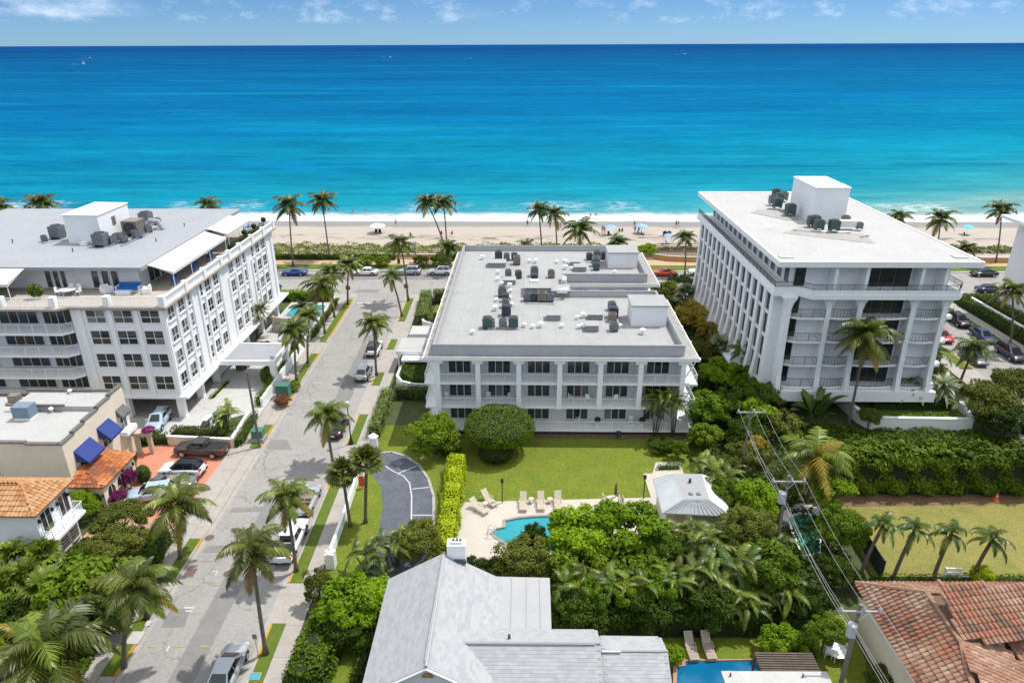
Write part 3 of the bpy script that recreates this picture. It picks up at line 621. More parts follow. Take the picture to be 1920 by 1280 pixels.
# ---------------------------------------------------------------- central three storey apartment building
ca = thing('apartment_building', 'white three storey apartment block with a flat grey roof and a lawn in front', 'building', (3.8, 69, 0))
XL, XR, YF, YB = -9.8, 17.5, 68.7, 111.0
FX = [-9.66, -5.21, -.71, 3.79, 8.26, 12.65, 17.28]
body = [(XL, 71.1), (XR, 71.1), (XR, 87.2), (5.5, 87.2), (5.5, 94.6), (XR, 94.6), (XR, YB - .4), (XL, YB - .4)]
part('wall', MB(ca.location).prism(body, .45, 9.4), PALE, ca)
part('foundation', MB(ca.location).prism([(XL + .5, 71.6), (XR - .5, 71.6), (XR - .5, YB - 1), (XL + .5, YB - 1)], -.05, .45), mat('dark foundation', (.16, .15, .14), .8, .2), ca)
for zf in (.45, 3.4, 6.35):
    sl_ = MB(ca.location)
    sl_.box(-11.2, YF, zf, 19.0, 71.097, zf + .22); sl_.box(-11.2, 71.1, zf, XL - .003, 108, zf + .22); sl_.box(XR + .003, 71.1, zf, 19.0, 87.0, zf + .22); sl_.box(XR + .003, 94.8, zf, 19.0, 110, zf + .22)
    part('balcony_slab', sl_, WHITE2, ca)
outer = [(-11.2, 68.35), (18.9, 68.35), (18.9, 87.6), (18.2, 87.6), (5.3, 87.6), (5.3, 93.5), (19.0, 93.5), (19.0, 110.2), (-11.2, 110.2)]
part('roof_eave', MB(ca.location).prism(outer, 9.42, 9.70), WHITE2, ca)
part('ledge', MB(ca.location).prism([(x - .12 if x > 0 else x + .12, y) for x, y in outer], 9.702, 9.75), mat('greyish ledge', (.31, .30, .285), .7, .15, .6, streak=.2), ca)
RZ = 10.12
inner = [(-10.0, 69.25), (17.2, 69.25), (17.2, 87.3), (5.2, 87.3), (5.2, 94.7), (17.2, 94.7), (17.2, 109.6), (-10.0, 109.6)]
part('roof', MB(ca.location).prism(inner, 9.753, RZ), ROOFG, ca)
pp = MB(ca.location)
def wallrun(mb, pts, t, z0, z1, closed=True):
    n = len(pts)
    for i in range(n if closed else n - 1):
        a = Vector((*pts[i], 0)); b = Vector((*pts[(i + 1) % n], 0)); d = (b - a).normalized() * (t / 2 - .002 * (i % 2)); an = math.atan2(b.y - a.y, b.x - a.x)
        mb.obox((a + b) / 2 + Vector((0, 0, z0)), (b - a).length + 2 * d.length * (1 if i % 2 else -1), t, z1 - z0 - .003 * (i % 2), an)
wallrun(pp, [(x + (.12 if x > 0 else -.12) * 0, y) for x, y in inner], .24, 9.756, 10.95)
part('parapet', pp, mat('grey parapet', (.420, .425, .455), .65, .05, .6, streak=.06), ca)
cp = MB(ca.location); wallrun(cp, inner, .34, 10.952, 11.0); part('coping', cp, mat('grey coping', (.270, .270, .270), .6, .08), ca)
for i in range(11):
    y = 72 + i * 3.5; stain = MB(ca.location).box(-11.0 + random.random() * .1, y, 9.752, -10.2, y + 1.2 + random.random() * 1.6, 9.757)
    part('rust_stain', stain, mat('weathered ledge stain', (.250, .215, .180), .8, .3, 1.2), ca)
for x in FX:
    pb = MB(ca.location); pb.box(x - .26, YF - .12, 3.38, x + .26, 71.095, 9.395)
    for s_ in (-1, 1): pb.prism([(x + s_ * .26, YF - .1), (x + s_ * .62, YF - .1), (x + s_ * .26, YF + .9)], 8.95, 9.394)
    part('pier', pb, WHITE2, ca)
CG = [GLD, GLD, GLD, GLBR, GLB, GLM]
for j, z in enumerate((.67, 3.62, 6.57)):
    for i in range(6):
        c = (FX[i] + FX[i + 1]) / 2
        if j == 0 and i == 1: continue
        window(ca, c - 1.32, 71.1, z + .08, 2.64, 2.2, 3, 1, CG if j < 2 else [GLD, GLD, GLB], fw_=.09)
        if j:
            r_ = MB(ca.location); rail(r_, [(FX[i] + .3, YF + .08), (FX[i + 1] - .3, YF + .08)], z, 1.05, 1.2, .16); part('railing', r_, WHITE2, ca)
    for x0, x1, yy in ((-11.1, FX[0] - .3, YF + .08), (FX[6] + .3, 18.9, YF + .08)):
        if j:
            r_ = MB(ca.location); rail(r_, [(x0, yy), (x1, yy)], z, 1.05); part('railing', r_, WHITE2, ca)
    r_ = MB(ca.location); rail(r_, [(-11.1, YF + .1), (-11.1, 107)], z, 1.05, 2.2, .3); part('railing', r_, WHITE2, ca)
    r_ = MB(ca.location); rail(r_, [(18.9, YF + .1), (18.9, 86.8)], z, 1.05, 2.2, .3); part('railing', r_, WHITE2, ca)
r_ = MB(ca.location); rail(r_, [(-11.1, YF + .08), (18.9, YF + .08)], .67, 1.05, 1.5, .16); part('railing', r_, WHITE2, ca)
for i in range(9):                                  # raking struts that carry the side balconies and eave brackets
    y = 69.4 + i * 4.7
    for xa, xb in ((XL, -11.05), (XR, 18.85)):
        if xb > 0 and 87 < y < 95: continue
        br = MB(ca.location)
        for z in (3.62, 6.57): br.tube([(xa, y, z), (xb, y, z + 2.75)], .09, 4)
        br.obox((xb - (.1 if xb < 0 else -.1), y, 9.1), .5, .3, .295); part('strut', br, WHITE2, ca)
    if 71 < y: window(ca, XL, y + 2.6, .8, 1.8, 2.0, 2, 1, CG, -math.pi / 2) if 0 else None
for j in range(3):
    for y in (76, 81, 86, 92, 98, 104): window(ca, XL, y, .75 + 2.95 * j, 2.2, 2.1, 2, 1, CG, -math.pi / 2)
    for x0, w_ in ((6.8, 2.2), (10.6, 2.2), (14.2, 3.0)): window(ca, x0, 94.6, .75 + 2.95 * j, w_, 2.1, 3, 1, CG)
SEAM = mat('membrane seam', (.285, .285, .28), .8, .08, 1)
for i in range(8): part('membrane_seam', MB(ca.location).box(-9.8 + i * 1.9, 69.5, RZ, -9.72 + i * 1.9, 109.4, RZ + .006), SEAM, ca)
# two stair head boxes
for x0, x1, y0, y1, h in ((12.35, 16.7, 100.2, 104.2, 2.3), (12.6, 16.75, 76.9, 80.6, 2.5)):
    part('stair_head', MB(ca.location).box(x0, y0, RZ, x1, y1, RZ + h), WHITE, ca); part('stair_head_roof', MB(ca.location).box(x0 - .15, y0 - .15, RZ + h, x1 + .15, y1 + .15, RZ + h + .14), ROOFG, ca)
# raised curbs and hatches on the roof
CURB = mat('curb metal', (.240, .245, .260), .6, .1, 1)
for (a, b, h, d) in [((-5.70, 100.31), (-3.03, 100.33), .75, 2.0), ((-3.17, 92.26), (-1.41, 92.28), .7, 1.5), ((-0.05, 87.31), (3.38, 87.35), 1.25, 3.6), ((3.44, 87.13), (5.85, 87.16), .9, 2.6),
                     ((2.58, 78.60), (4.27, 78.62), .75, 1.4), ((6.82, 101.44), (8.20, 101.45), .6, 1.3), ((7.19, 98.35), (8.93, 98.37), .75, 1.6), ((7.03, 75.07), (8.53, 75.09), .8, 1.5), ((7.66, 78.92), (9.41, 78.94), .7, 1.2)]:
    part('roof_curb', MB(ca.location).box(a[0], a[1], RZ, b[0], a[1] + d, RZ + h - .05), CURB, ca); part('curb_lid', MB(ca.location).box(a[0] - .08, a[1] - .1, RZ + h - .05, b[0] + .08, a[1] + d + .1, RZ + h), ROOFG, ca)
for p in [(0.61, 88.72), (1.19, 89.86)][1:]: part('roof_hood', MB(ca.location).box(p[0] - .55, p[1] - .4, 11.37, p[0] + .55, p[1] + .4, 11.62), WHITE2, ca)
p = (4.89, 86.71); part('roof_hood', MB(ca.location).prism([(p[0] - .8, p[1] - .5), (p[0] + .6, p[1] - .5), (p[0] + .6, p[1] + .5)], 11.02, 11.5), WHITE2, ca)
p = (5.26, 90.89); part('white_duct', MB(ca.location).tube([(p[0], p[1], 10.1), (p[0], p[1], 11.5), (p[0], p[1] - .5, 11.75)], .38, 8), WHITE2, ca)
CM = [GREEN_M, GREYM, BLUE_M, TAN_M, GREYM]
for i, p in enumerate([(-4.24, 104.75), (-2.97, 104.30), (-1.77, 104.48), (-1.36, 102.06), (-2.51, 95.83), (-1.04, 95.34), (1.27, 96.24), (1.24, 93.77), (3.68, 95.64), (-3.09, 87.28), (-2.61, 85.40), (-2.55, 83.20), (-2.37, 80.35),
        (-4.06, 76.19), (-2.67, 76.21), (-1.43, 76.31), (0.18, 85.64), (1.06, 85.65), (2.14, 85.56), (3.21, 85.47), (9.91, 104.58), (11.12, 105.03), (12.28, 105.04), (10.78, 103.15), (10.60, 101.20), (10.50, 99.30),
        (10.90, 82.38), (10.78, 79.86), (10.53, 78.51), (10.34, 75.44), (-4.50, 76.19)]):
    condenser(ca, p[0], p[1], RZ, 1.05 + .25 * ((i * 7) % 3 == 0), CM[i % 5], (i % 3) * .06)
for i, p in enumerate([(-6.76, 104.59), (-4.04, 97.34), (-3.99, 93.97), (0.56, 103.06), (1.47, 102.79), (4.75, 102.67), (5.94, 103.25), (6.31, 102.41), (5.92, 99.53), (6.86, 99.27), (-3.31, 91.95), (-2.30, 93.14), (-2.21, 90.93), (-2.06, 89.02),
        (-2.03, 86.13), (-3.83, 85.39), (-3.83, 82.03), (-1.77, 83.60), (-0.14, 76.49), (0.87, 76.08), (1.81, 76.43), (4.32, 76.37), (-6.11, 74.27), (13.04, 97.63), (13.56, 74.50), (6.29, 76.06), (6.69, 76.32), (6.31, 79.09), (7.09, 79.64), (11.17, 76.37)]):
    vent(ca, p[0], p[1], RZ, 1.15 + .4 * (i % 4 == 0))
for q in [[(-4.41, 75.60), (-0.95, 75.64)], [(0.04, 84.42), (3.49, 84.26)], [(9.38, 103.14), (11.43, 103.16)], [(-2.63, 86.02), (-2.36, 78.72)], [(1.46, 93.18), (2.99, 94.15)]]: pipe_rack(ca, q, RZ)

# ---------------------------------------------------------------- left white apartment tower
la = thing('apartment_building', 'white six storey apartment building on columns at the left of the street', 'building', (-60, 90, 0))
WX = -40.5
foot = [(-82, 73.8), (-51.2, 73.8), (-51.2, 72), (WX, 72), (WX, 107.6), (-82, 107.6)]
part('wall', MB(la.location).prism(foot, 3.0, 13.95), WHITE, la)
core = MB(la.location).box(-82, 84, 0, -45, 106.8, 2.998); part('garage_core', core, PALE, la)
for x, y in ((WX - .5, 72.4), (-47.5, 72.4), (-54.5, 72.4), (-61.5, 72.4), (WX - .5, 77.4), (WX - .5, 82), (WX - .5, 87), (WX - .5, 93), (WX - .5, 99), (WX - .5, 106)): part('column', MB(la.location).box(x - .4, y - .35, 0, x + .4, y + .35, 2.998), WHITE2, la)
part('garage_screen', MB(la.location).box(WX - .55, 82.4, .3, WX - .4, 92.7, 1.35), PALE, la)
part('skirt_ledge', MB(la.location).prism([(-82, 71.7), (WX + .85, 71.7), (WX + .85, 109.2), (-82, 109.2)], 2.72, 2.997), WHITE2, la)
part('terrace_edge', MB(la.location).prism([(-82, 70.7), (-51.9, 70.7), (-51.0, 71.4), (WX + .55, 71.4), (WX + .55, 108.4), (-82, 108.4)], 14.05, 14.3), mat('tan terrace tile', (.400, .360, .310), .7, .08, .9, streak=.1), la)
part('gutter', MB(la.location).prism([(-82, 70.85), (-51.95, 70.85), (-51.05, 71.55), (WX + .42, 71.55), (WX + .42, 108.2), (-82, 108.2)], 13.95, 14.047), mat('dark bronze gutter', (.11, .10, .09), .5, .2), la)
LG = [GLD, GLD, GLB, GLM, GLBR]
for z, h in ((12.2, 1.62), (9.55, 1.8), (6.7, 1.8), (3.8, 1.85)):
    for x0 in (-49.5, -46.4, -43.3): window(la, x0, 72, z, 2.25, h, 2, 2, LG, split=.45, fw_=.08)
    for i, (y, w_) in enumerate(((72.5, 1.5), (75.0, 1.5), (77.4, .75), (80.8, .75), (82.3, 1.5), (84.8, 1.5), (89.9, 1.5), (92.4, 1.5), (94.9, .75), (98.3, .75), (100.0, 1.5), (102.3, 1.5))):
        window(la, WX, y, z, w_, h, 2 if w_ > 1 else 1, 2, LG, math.pi / 2, split=.4, sill=1, fw_=.08)
for y in (74.45, 76.85, 78.5, 80.4, 81.95, 84.2, 86.8, 89.4, 91.9, 94.3, 96.0, 97.9, 99.5, 101.9, 104.2, 106.4): part('pilaster', MB(la.location).box(WX, y - .16, 3.0, WX + .2, y + .16, 12.05 if (int(y) % 2) else 13.9), WHITE2, la)
for x in (-50.2, -46.75, -43.75, -40.85): part('pilaster', MB(la.location).box(x - .26, 71.86, 3.0, x + .26, 72, 13.9), WHITE2, la)
# recessed balconies on the left of the front
for z in (3.05, 5.85, 8.6, 11.3):
    part('balcony_slab', MB(la.location).prism([(-82, 70.9), (-52.1, 70.9), (-51.25, 71.8), (-51.25, 73.797), (-82, 73.797)], z - .25, z), WHITE2, la)
    r_ = MB(la.location); rail(r_, [(-82, 71.0), (-52.15, 71.0), (-51.35, 71.85), (-51.35, 73.7)], z, 1.05, 1.55, .14); part('railing', r_, WHITE2, la)
    for x0, w_, n in ((-66, 3.6, 3), (-61.0, 4.6, 4), (-59.2 + 3.4, 3.4, 4), (-52.2 + .1, .8, 1)): window(la, x0 if n != 3 else -66.2, 73.8, z + .06, w_, 2.05, n, 1, [GLD, GLD, GLB, GLBR], fw_=.08)
# penthouse set back behind a terrace
part('penthouse_wall', MB(la.location).box(-82, 78.0, 14.303, -46.0, 107, 17.0), mat('warm white penthouse', (.78, .76, .73), .6, .04), la)
part('penthouse_roof', MB(la.location).prism([(-82, 76.2), (-44.5, 76.2), (-44.8, 107.4), (-82, 107.4)], 17.0, 17.42), ROOFL, la)
for p, q in (((-57.28, 16.29), (-56.45, 16.29)), ((-56.32, 16.29), (-55.55, 16.30)), ((-55.42, 16.30), (-54.71, 16.30)), ((-51.69, 16.31), (-50.73, 16.31)), ((-50.47, 16.31), (-49.51, 16.31)), ((-49.32, 16.31), (-48.36, 16.32))): window(la, p[0], 78, 14.35, q[0] - p[0] - .08, 2.5, 1, 1, GLB, fw_=.05)
for y in (80, 83, 86, 89, 92, 97, 100, 103): window(la, -46.0, y, 14.35, 2.6, 2.35, 2, 1, GLB, math.pi / 2, fw_=.06)
for x in (-64.6, -58.3, -52.4, -46.6, WX + .1): part('terrace_post', MB(la.location).box(x - .32, 71.55 if x > -51.5 else 71.1, 14.303, x + .32, 72.2 if x > -51.5 else 71.75, 15.5), WHITE2, la)
for a, b, y in ((-64.2, -58.7, 71.4), (-58, -52.8, 71.4), (-52.0, -47, 71.85), (-46.2, -40.8, 71.85)):
    r_ = MB(la.location); rail(r_, [(a, y), (b, y)], 14.303, 1.05, 1.5, .15); part('railing', r_, WHITE2, la)
PY = [72, 77.3, 82.4, 87.5, 90.3, 94.2, 98.8, 103.4, 107.9]
for i, y in enumerate(PY[1:]): part('terrace_post', MB(la.location).box(WX - .15, y - .3, 14.303, WX + .4, y + .3, 15.5), WHITE2, la)
for a, b in zip(PY[:-1], PY[1:]):
    m_ = MB(la.location); m_.box(WX, a + .3, 15.15, WX + .28, b - .3, 15.3); m_.box(WX + .02, a + .3, 14.303, WX + .24, b - .3, 14.5); n = int((b - a) / .2)
    for k in range(n): m_.box(WX + .06, a + .35 + k * .2, 14.5, WX + .2, a + .45 + k * .2, 15.15)
    part('balustrade', m_, WHITE2, la)
CANVAS = mat('white awning canvas', (.600, .590, .575), .7, .02, .5)
def awning(pts, posts):
    m_ = MB(la.location); a, b, c, d = [Vector(p) for p in pts]; t = Vector((0, 0, .06)); m_.hull2([a - t, b - t, c - t, d - t], [a, b, c, d]); v = Vector((0, 0, .28)); m_.quad(d, c, c - v, d - v)
    m_.quad(a, d, d - v); m_.quad(b, c - v, c); o = part('awning', m_, CANVAS, la)
    for x, y, z in posts: part('awning_post', MB(la.location).tube([(x, y, 14.3), (x, y, z)], .05, 6), WHITE2, la)
awning([(-44.5, 77.6, 17.3), (-44.6, 93.6, 17.3), (-41.7, 93.6, 16.45), (-41.6, 77.6, 16.45)], [(-41.75, y, 16.4) for y in (77.8, 82.5, 88, 93.2)])
awning([(-44.5, 94.2, 17.5), (-44.6, 102.6, 17.5), (-41.7, 102.6, 16.75), (-41.7, 94.2, 16.75)], [(-41.8, y, 16.7) for y in (94.5, 98.4, 102.3)])
awning([(-58.2, 76.3, 17.3), (-82, 76.3, 17.3), (-82, 72.9, 16.4), (-58.2, 72.9, 16.4)], [(-58.4, 73.1, 16.3), (-66, 73.1, 16.3)])
a = (-59.22, 86.63); b = (-54.62, 86.33)
part('elevator_house', MB(la.location).prism([a, b, (b[0] - .2, b[1] + 7.6), (a[0] - .2, a[1] + 7.6)], 17.42, 21.1), WHITE, la); part('elevator_house_roof', MB(la.location).prism([(a[0] - .1, a[1] - .1), (b[0] + .1, b[1] - .1), (b[0] - .1, b[1] + 7.7), (a[0] - .3, a[1] + 7.7)], 21.1, 21.22), WHITE2, la)
part('wall_hatch', MB(la.location).box(b[0] - .12, b[1] + 3.1, 19.2, b[0] - .02, b[1] + 3.9, 20.3), GREYM, la)
for p, s_ in (((-62.32, 88.67), 1.7), ((-54.23, 84.79), 1.7), ((-54.48, 96.70), 1.7)): condenser(la, p[0], p[1] + .6, 17.42, s_, GREYM)
for q_, s_ in (((-53.37, 86.34), 1.0), ((-53.54, 87.93), 1.0), ((-52.26, 87.14), .9), ((-51.70, 89.30), 1.1), ((-51.86, 92.44), 1.0), ((-52.80, 97.03), .9), ((-63.12, 87.59), .8)): condenser(la, q_[0], q_[1], 17.42, s_, GREYM, s_)
p = (-53.00, 90.13); fu = MB(la.location).box(p[0] - 1.05, p[1], 17.75, p[0] + 1.05, p[1] + 2.2, 19.5)
for k in range(5): fu.box(p[0] - 1.1, p[1] + .3 + k * .4, 17.8, p[0] + 1.1, p[1] + .36 + k * .4, 19.45)
for sx in (-1, 1): fu.box(p[0] + sx - .1, p[1], 17.42, p[0] + sx + .1, p[1] + 2.6, 17.75)
fo = part('cooling_unit', fu, mat('taupe unit metal', (.20, .18, .155), .5, .2, 2), la); part('fan', MB((p[0], p[1], 0)).lathe((p[0], p[1], 0), [(.75, 0), (.8, .12), (.62, .14), (.55, .06), (.12, .06)], 16), DARKM, fo, loc=Vector((p[0], p[1], 18.6)) - la.location, rot=(R(90), 0, 0))
p = (-53.62, 85.31); part('skylight_hood', MB(la.location).box(*(-57.21, 85.53), 17.42, *[c + .9 for c in (-57.21, 85.53)], 17.85), WHITE2, la)
for q in ([(-53.14, 85.06), (-52.89, 87.13), (-52.20, 88.21)], [(-51.70, 85.32), (-51.42, 90.14), (-52.02, 96.09)], [(-53.43, 93.62), (-52.17, 94.84)], [(-62.72, 86.53), (-60.89, 87.87)], [(-53.94, 87.12), (-52.27, 87.94)]): pipe_rack(la, q, 17.42)
p = (-52.01, 94.23); part('duct', MB(la.location).tube([(p[0] - 1, p[1], 17.9), (p[0] - .2, p[1], 18.7), (p[0] + .8, p[1], 18.6), (p[0] + 1.3, p[1], 17.5)], .35, 8), STEEL, la)
for p in ((-66.99, 87.02), (-48.40, 87.70), (-48.51, 96.11), (-56.45, 82.80)): part('roof_pipe', MB(la.location).tube([(p[0], p[1], 17.4), (p[0], p[1], 17.9)], .07, 6), DARKM, la)
# porte cochere beside the tower
pc = thing('entrance_canopy', 'flat grey roofed drive-through canopy joined to the left white tower', 'canopy', (-36, 84, 0))
q = [(-39.33, 80.65), (-32.47, 80.90), (-33.14, 86.28), (-39.90, 86.27)]
q = [(-39.3, q[0][1]), (q[1][0], q[0][1]), (q[1][0] - .1, q[2][1]), (-39.3, q[2][1])]
part('roof', MB(pc.location).prism(q, 3.42, 3.5), ROOFL, pc)
fs = MB(pc.location); wallrun(fs, q, .3, 3.0, 3.62); part('fascia', fs, WHITE2, pc)
part('soffit', MB(pc.location).prism([(x * .999, y) for x, y in q], 3.02, 3.1), WHITE, pc)
for x, y in ((q[1][0] - .3, q[1][1] + .3), (q[2][0] - .3, q[2][1] - .3)): part('column', MB(pc.location).box(x - .35, y - .35, 0, x + .35, y + .35, 3.1), WHITE2, pc)
for k in range(3): part('step', MB(pc.location).box(-39.6, 85.0 + k * .5, 0, -38.6 + .2 * k, 85.4 + k * .5, .9 - .3 * k), DKTRIM, pc)

# ---------------------------------------------------------------- right white tower with flared fins
ra = thing('apartment_building', 'white tower with flared side fins and curved balconies at the right', 'building', (39, 92, 0))
rf = [(27.53, 73.13), (49.67, 73.73), (49.71, 107.77), (27.45, 112.31)]
RX0, RX1, RY0, RY1 = 27.7, 49.7, 73.3, 112.4
part('roof', MB(ra.location).prism([(RX0, RY0), (RX1, RY0), (RX1, RY1), (RX0, RY1)], 18.6, 19.1), ROOFW, ra)
ed = MB(ra.location); wallrun(ed, [(RX0 + .1, RY0 + .1), (RX1 - .1, RY0 + .1), (RX1 - .1, RY1 - .1), (RX0 + .1, RY1 - .1)], .3, 18.55, 19.2); part('roof_edge', ed, WHITE2, ra)
part('penthouse_wall', MB(ra.location).box(30.0, 75.4, 15.55, 47.6, 110.4, 18.6), WHITE, ra)
PXL = 28.6
part('terrace_slab', MB(ra.location).prism([(PXL - .9, 73.9), (30.6, 73.9), (31.6, 72.8), (47.6, 72.8), (48.6, 73.9), (48.6, 111.6), (PXL - .9, 111.6)], 15.0, 15.55), WHITE2, ra)
tp = MB(ra.location); wallrun(tp, [(48.4, 74.1), (47.5, 72.95), (31.7, 72.95), (30.7, 74.05), (PXL - .75, 74.05), (PXL - .75, 111.4)], .18, 15.553, 16.05, closed=False); part('terrace_parapet', tp, WHITE2, ra)
r_ = MB(ra.location); rail(r_, [(48.4, 111), (48.4, 74.1), (47.5, 72.95), (31.7, 72.95), (30.7, 74.05), (PXL - .75, 74.05), (PXL - .75, 111.4)], 16.05, .62, 1.4, .16, .010, .03); part('terrace_railing', r_, BLACKM, ra)
for i in range(15):
    y = 76.0 + i * 2.35; window(ra, 30.0, y + 1.5, 15.75, 1.5, 2.3, 1, 1, GLB, -math.pi / 2, PALE, .06)
window(ra, 38.0, 75.4, 15.7, 5.2, 2.7, 3, 1, GLD, 0, DKTRIM, .08); window(ra, 30.3, 75.4, 15.8, 1.2, 2.4, 1, 1, GLD, 0, DKTRIM, .06)
for x in (34.2, 37.6, 43.6, 46.2): part('penthouse_pier', MB(ra.location).box(x - .18, 73.6, 15.55, x + .18, 75.397, 18.6), WHITE2, ra)
part('wall', MB(ra.location).box(28.5, 75.0, 2.5, 47.8, 110.6, 15.0), WHITE, ra)
part('ground_floor', MB(ra.location).box(31.0, 77.5, -.05, 47, 110, 2.498), mat('undercroft shade', (.05, .05, .05), .8, .2), ra)  # solid near-black block; the open void's shade is painted as its colour
LV = [3.95, 6.75, 9.7, 12.6]
part('base_band', MB(ra.location).prism([(29.0, 72.9), (47.9, 72.9), (47.9, 74.997), (29.0, 74.997)], 2.3, 3.6), WHITE2, ra)
PX = [29.55, 34.0, 37.5, 43.4, 46.9]
def fin(p0, n, th, prof):
    """fin standing out from a wall: prof = (z, reach); n = outward direction"""
    t = Vector((-n.y, n.x, 0)) * th / 2; mb = MB(ra.location); a = [Vector(p0) + n * r_ + Vector((0, 0, z)) for z, r_ in prof] + [Vector(p0) + Vector((0, 0, prof[-1][0])), Vector(p0) + Vector((0, 0, prof[0][0]))]
    return mb.hull2([p - t for p in a], [p + t for p in a])
for i, x in enumerate(PX):
    mb = fin((x, 75.0, 0), Vector((0, -1, 0)), .55, [(2.31, 2.1), (3.6, 2.05), (5.5, 1.7), (9, 1.5), (14.997, 1.5)])
    for s_ in (-1, 1):                           # arched haunches under the terrace
        pr_ = [(x + s_ * .3, 14.995), (x + s_ * .85, 14.995), (x + s_ * .68, 14.7), (x + s_ * .45, 14.3), (x + s_ * .32, 13.7)]
        mb.hull2([Vector((a, 73.5, z)) for a, z in pr_], [Vector((a, 74.1, z)) for a, z in pr_])
    part('pier', mb, WHITE2, ra)
for z in LV:
    for i in range(5):
        x0 = PX[i] + .33; x1 = (PX[i + 1] - .33) if i < 4 else 48.4; w_ = x1 - x0; n = 8
        if i == 4: arc = [(x0, 73.75), (x0 + w_ * .6, 73.75), (x1, 74.4)]
        elif i == 0: arc = [(x0 - .2, 74.6), (x0 + .3, 73.9), (x0 + 1.1, 73.5), (x1, 73.45)]
        else: arc = [(x0 + w_ * k / n, 73.75 - .3 * math.sin(math.pi * k / n)) for k in range(n + 1)]
        part('balcony_slab', MB(ra.location).prism(arc + [(arc[-1][0], 74.997), (arc[0][0], 74.997)], z - .25, z), WHITE2, ra)
        r_ = MB(ra.location); rail(r_, [(a, b + .06) for a, b in arc], z, 1.0, 1.2, .16, .010, .03); part('railing', r_, mat('bronze railing', (.05, .048, .045), .5, .2), ra)
        if i == 2: window(ra, x0 + .2, 75.0, z + .05, w_ - .4, 2.4, 4, 1, GLD, 0, DKTRIM, .07)
        elif i == 0: window(ra, x0 + .1, 75.0, z + .05, 1.2, 2.3, 1, 1, GLD, 0, DKTRIM, .06)
NF = 15
for i in range(NF):
    y = 75.4 + i * 2.5
    part('fin', fin((28.5, y, 0), Vector((-1, 0, 0)), .95, [(2.3, 1.05 if i else .5), (3.4, .75 if i else .48), (5.0, .52 if i else .45), (7, .40), (11, .34), (14.997, .34)]), WHITE2, ra)
    if i < NF - 1:
        for z in LV: 
            window(ra, 28.5, y + 2.02, z - .25, 1.54, 2.3, 1, 1, GLD, -math.pi / 2, DKTRIM, .05); part('floor_ledge', MB(ra.location).box(28.3, y + .48, z - .62, 28.5, y + 2.02, z - .3), WHITE2, ra)
part('base_ledge', MB(ra.location).box(26.9, 74.4, 1.9, 28.49, 111.6, 2.29), WHITE2, ra)
a = (37.87, 91.78); b = (42.31, 91.80)
part('elevator_house', MB(ra.location).box(a[0], a[1], 19.1, b[0], a[1] + 8.2, 23.6), WHITE, ra); part('elevator_house_roof', MB(ra.location).box(a[0] - .1, a[1] - .1, 23.6, b[0] + .1, a[1] + 8.3, 23.75), WHITE2, ra)
for p, s_, m in (((36.99, 89.22), 1.2, GREEN_M), ((37.51, 89.51), 1.2, GREEN_M), ((37.13, 87.26), 1.2, GREEN_M), ((38.80, 86.72), 1.3, GREEN_M), ((41.80, 90.40), 1.0, TAN_M), ((42.37, 87.57), .8, GREYM), ((38.38, 107.52), 1.2, GREEN_M), ((36.27, 102.51), 1.2, GREYM), ((37.71, 104.01), 1.2, GREEN_M), ((38.73, 105.16), 1.2, GREYM), ((36.07, 99.99), 1.3, GREEN_M), ((36.38, 95.60), 1.4, GREEN_M)): condenser(ra, p[0], p[1], 19.3, s_, m)
for i, q in enumerate(([(32.31, 86.14), (34.07, 85.09), (41.45, 81.13), (42.09, 85.41), (35.65, 89.49)], [(31.69, 97.56), (33.21, 99.62), (37.54, 98.95), (37.05, 93.38), (35.40, 92.76)])): part('equipment_pad', MB(ra.location).prism(q, 19.1, 19.14 + .02 * i), mat('grey pad', (.320, .310, .295), .8, .15), ra)
cu = MB(ra.location); p = (40.01, 87.55); cu.box(p[0], p[1], 19.5, p[0] + 2.0, p[1] + .9, 20.3); part('air_handler', cu, PALE, ra)
for q in ([(34.16, 87.24), (37.11, 86.17), (40.33, 85.93)], [(41.07, 83.85), (41.95, 84.37)], [(34.73, 99.63), (36.66, 98.60)]): pipe_rack(ra, q, 19.16)
for q in (((27.87, 74.35), (29.69, 75.20)), ((47.13, 74.52), (48.95, 75.16))): part('roof_grate', MB(ra.location).box(q[0][0] + .4, q[0][1] + .5, 19.1, q[1][0], q[0][1] + 1.5, 19.2), mat('grate grey', (.40, .42, .40), .7), ra)

# far right tower, only its shaded flank in view
fa = thing('apartment_building', 'white apartment building cut off by the right edge of the photo', 'building', (84, 95, 0))
c0 = (76.36, 15.65); xw = (78.20, 6.92)[0] + 1.0
part('wall', MB(fa.location).box(xw, 72, 0, xw + 26, 111.4, c0[1] - .5), WHITE, fa); part('roof', MB(fa.location).box(c0[0], 71, c0[1] - .5, xw + 27, 112, c0[1]), WHITE2, fa)
part('penthouse_wall', MB(fa.location).box(xw + 2, 76, c0[1], xw + 24, 110, c0[1] + 1.4), WHITE, fa)

# ---------------------------------------------------------------- houses
TO = [mat('sooty tile', (.22, .095, .055), .85, .2, 3), mat('burnt tile', (.33, .095, .036), .8, .2, 3), mat('terracotta tile', (.43, .142, .050), .75, .15, 3), mat('terracotta tile light', (.47, .175, .062), .75, .15, 3), mat('orange tile', (.50, .225, .095), .75, .15, 3)]
TT = [mat('tan tile', (.396, .205, .092), .8, .12, 3), mat('tan tile pale', (.436, .251, .125), .8, .12, 3), mat('tan tile warm', (.363, .165, .066), .8, .15, 3)]
TB = [mat('dark weathered tile', (.165, .100, .070), .85, .2, 3), mat('red tile', (.30, .125, .075), .85, .2, 3), mat('weathered tile', (.265, .145, .092), .85, .2, 3), mat('pinkish tile', (.305, .175, .122), .85, .2, 3), mat('pale weathered tile', (.35, .235, .165), .85, .2, 3)]
BLUEC = mat('navy awning canvas', (.022, .045, .20), .7, .1, 3)
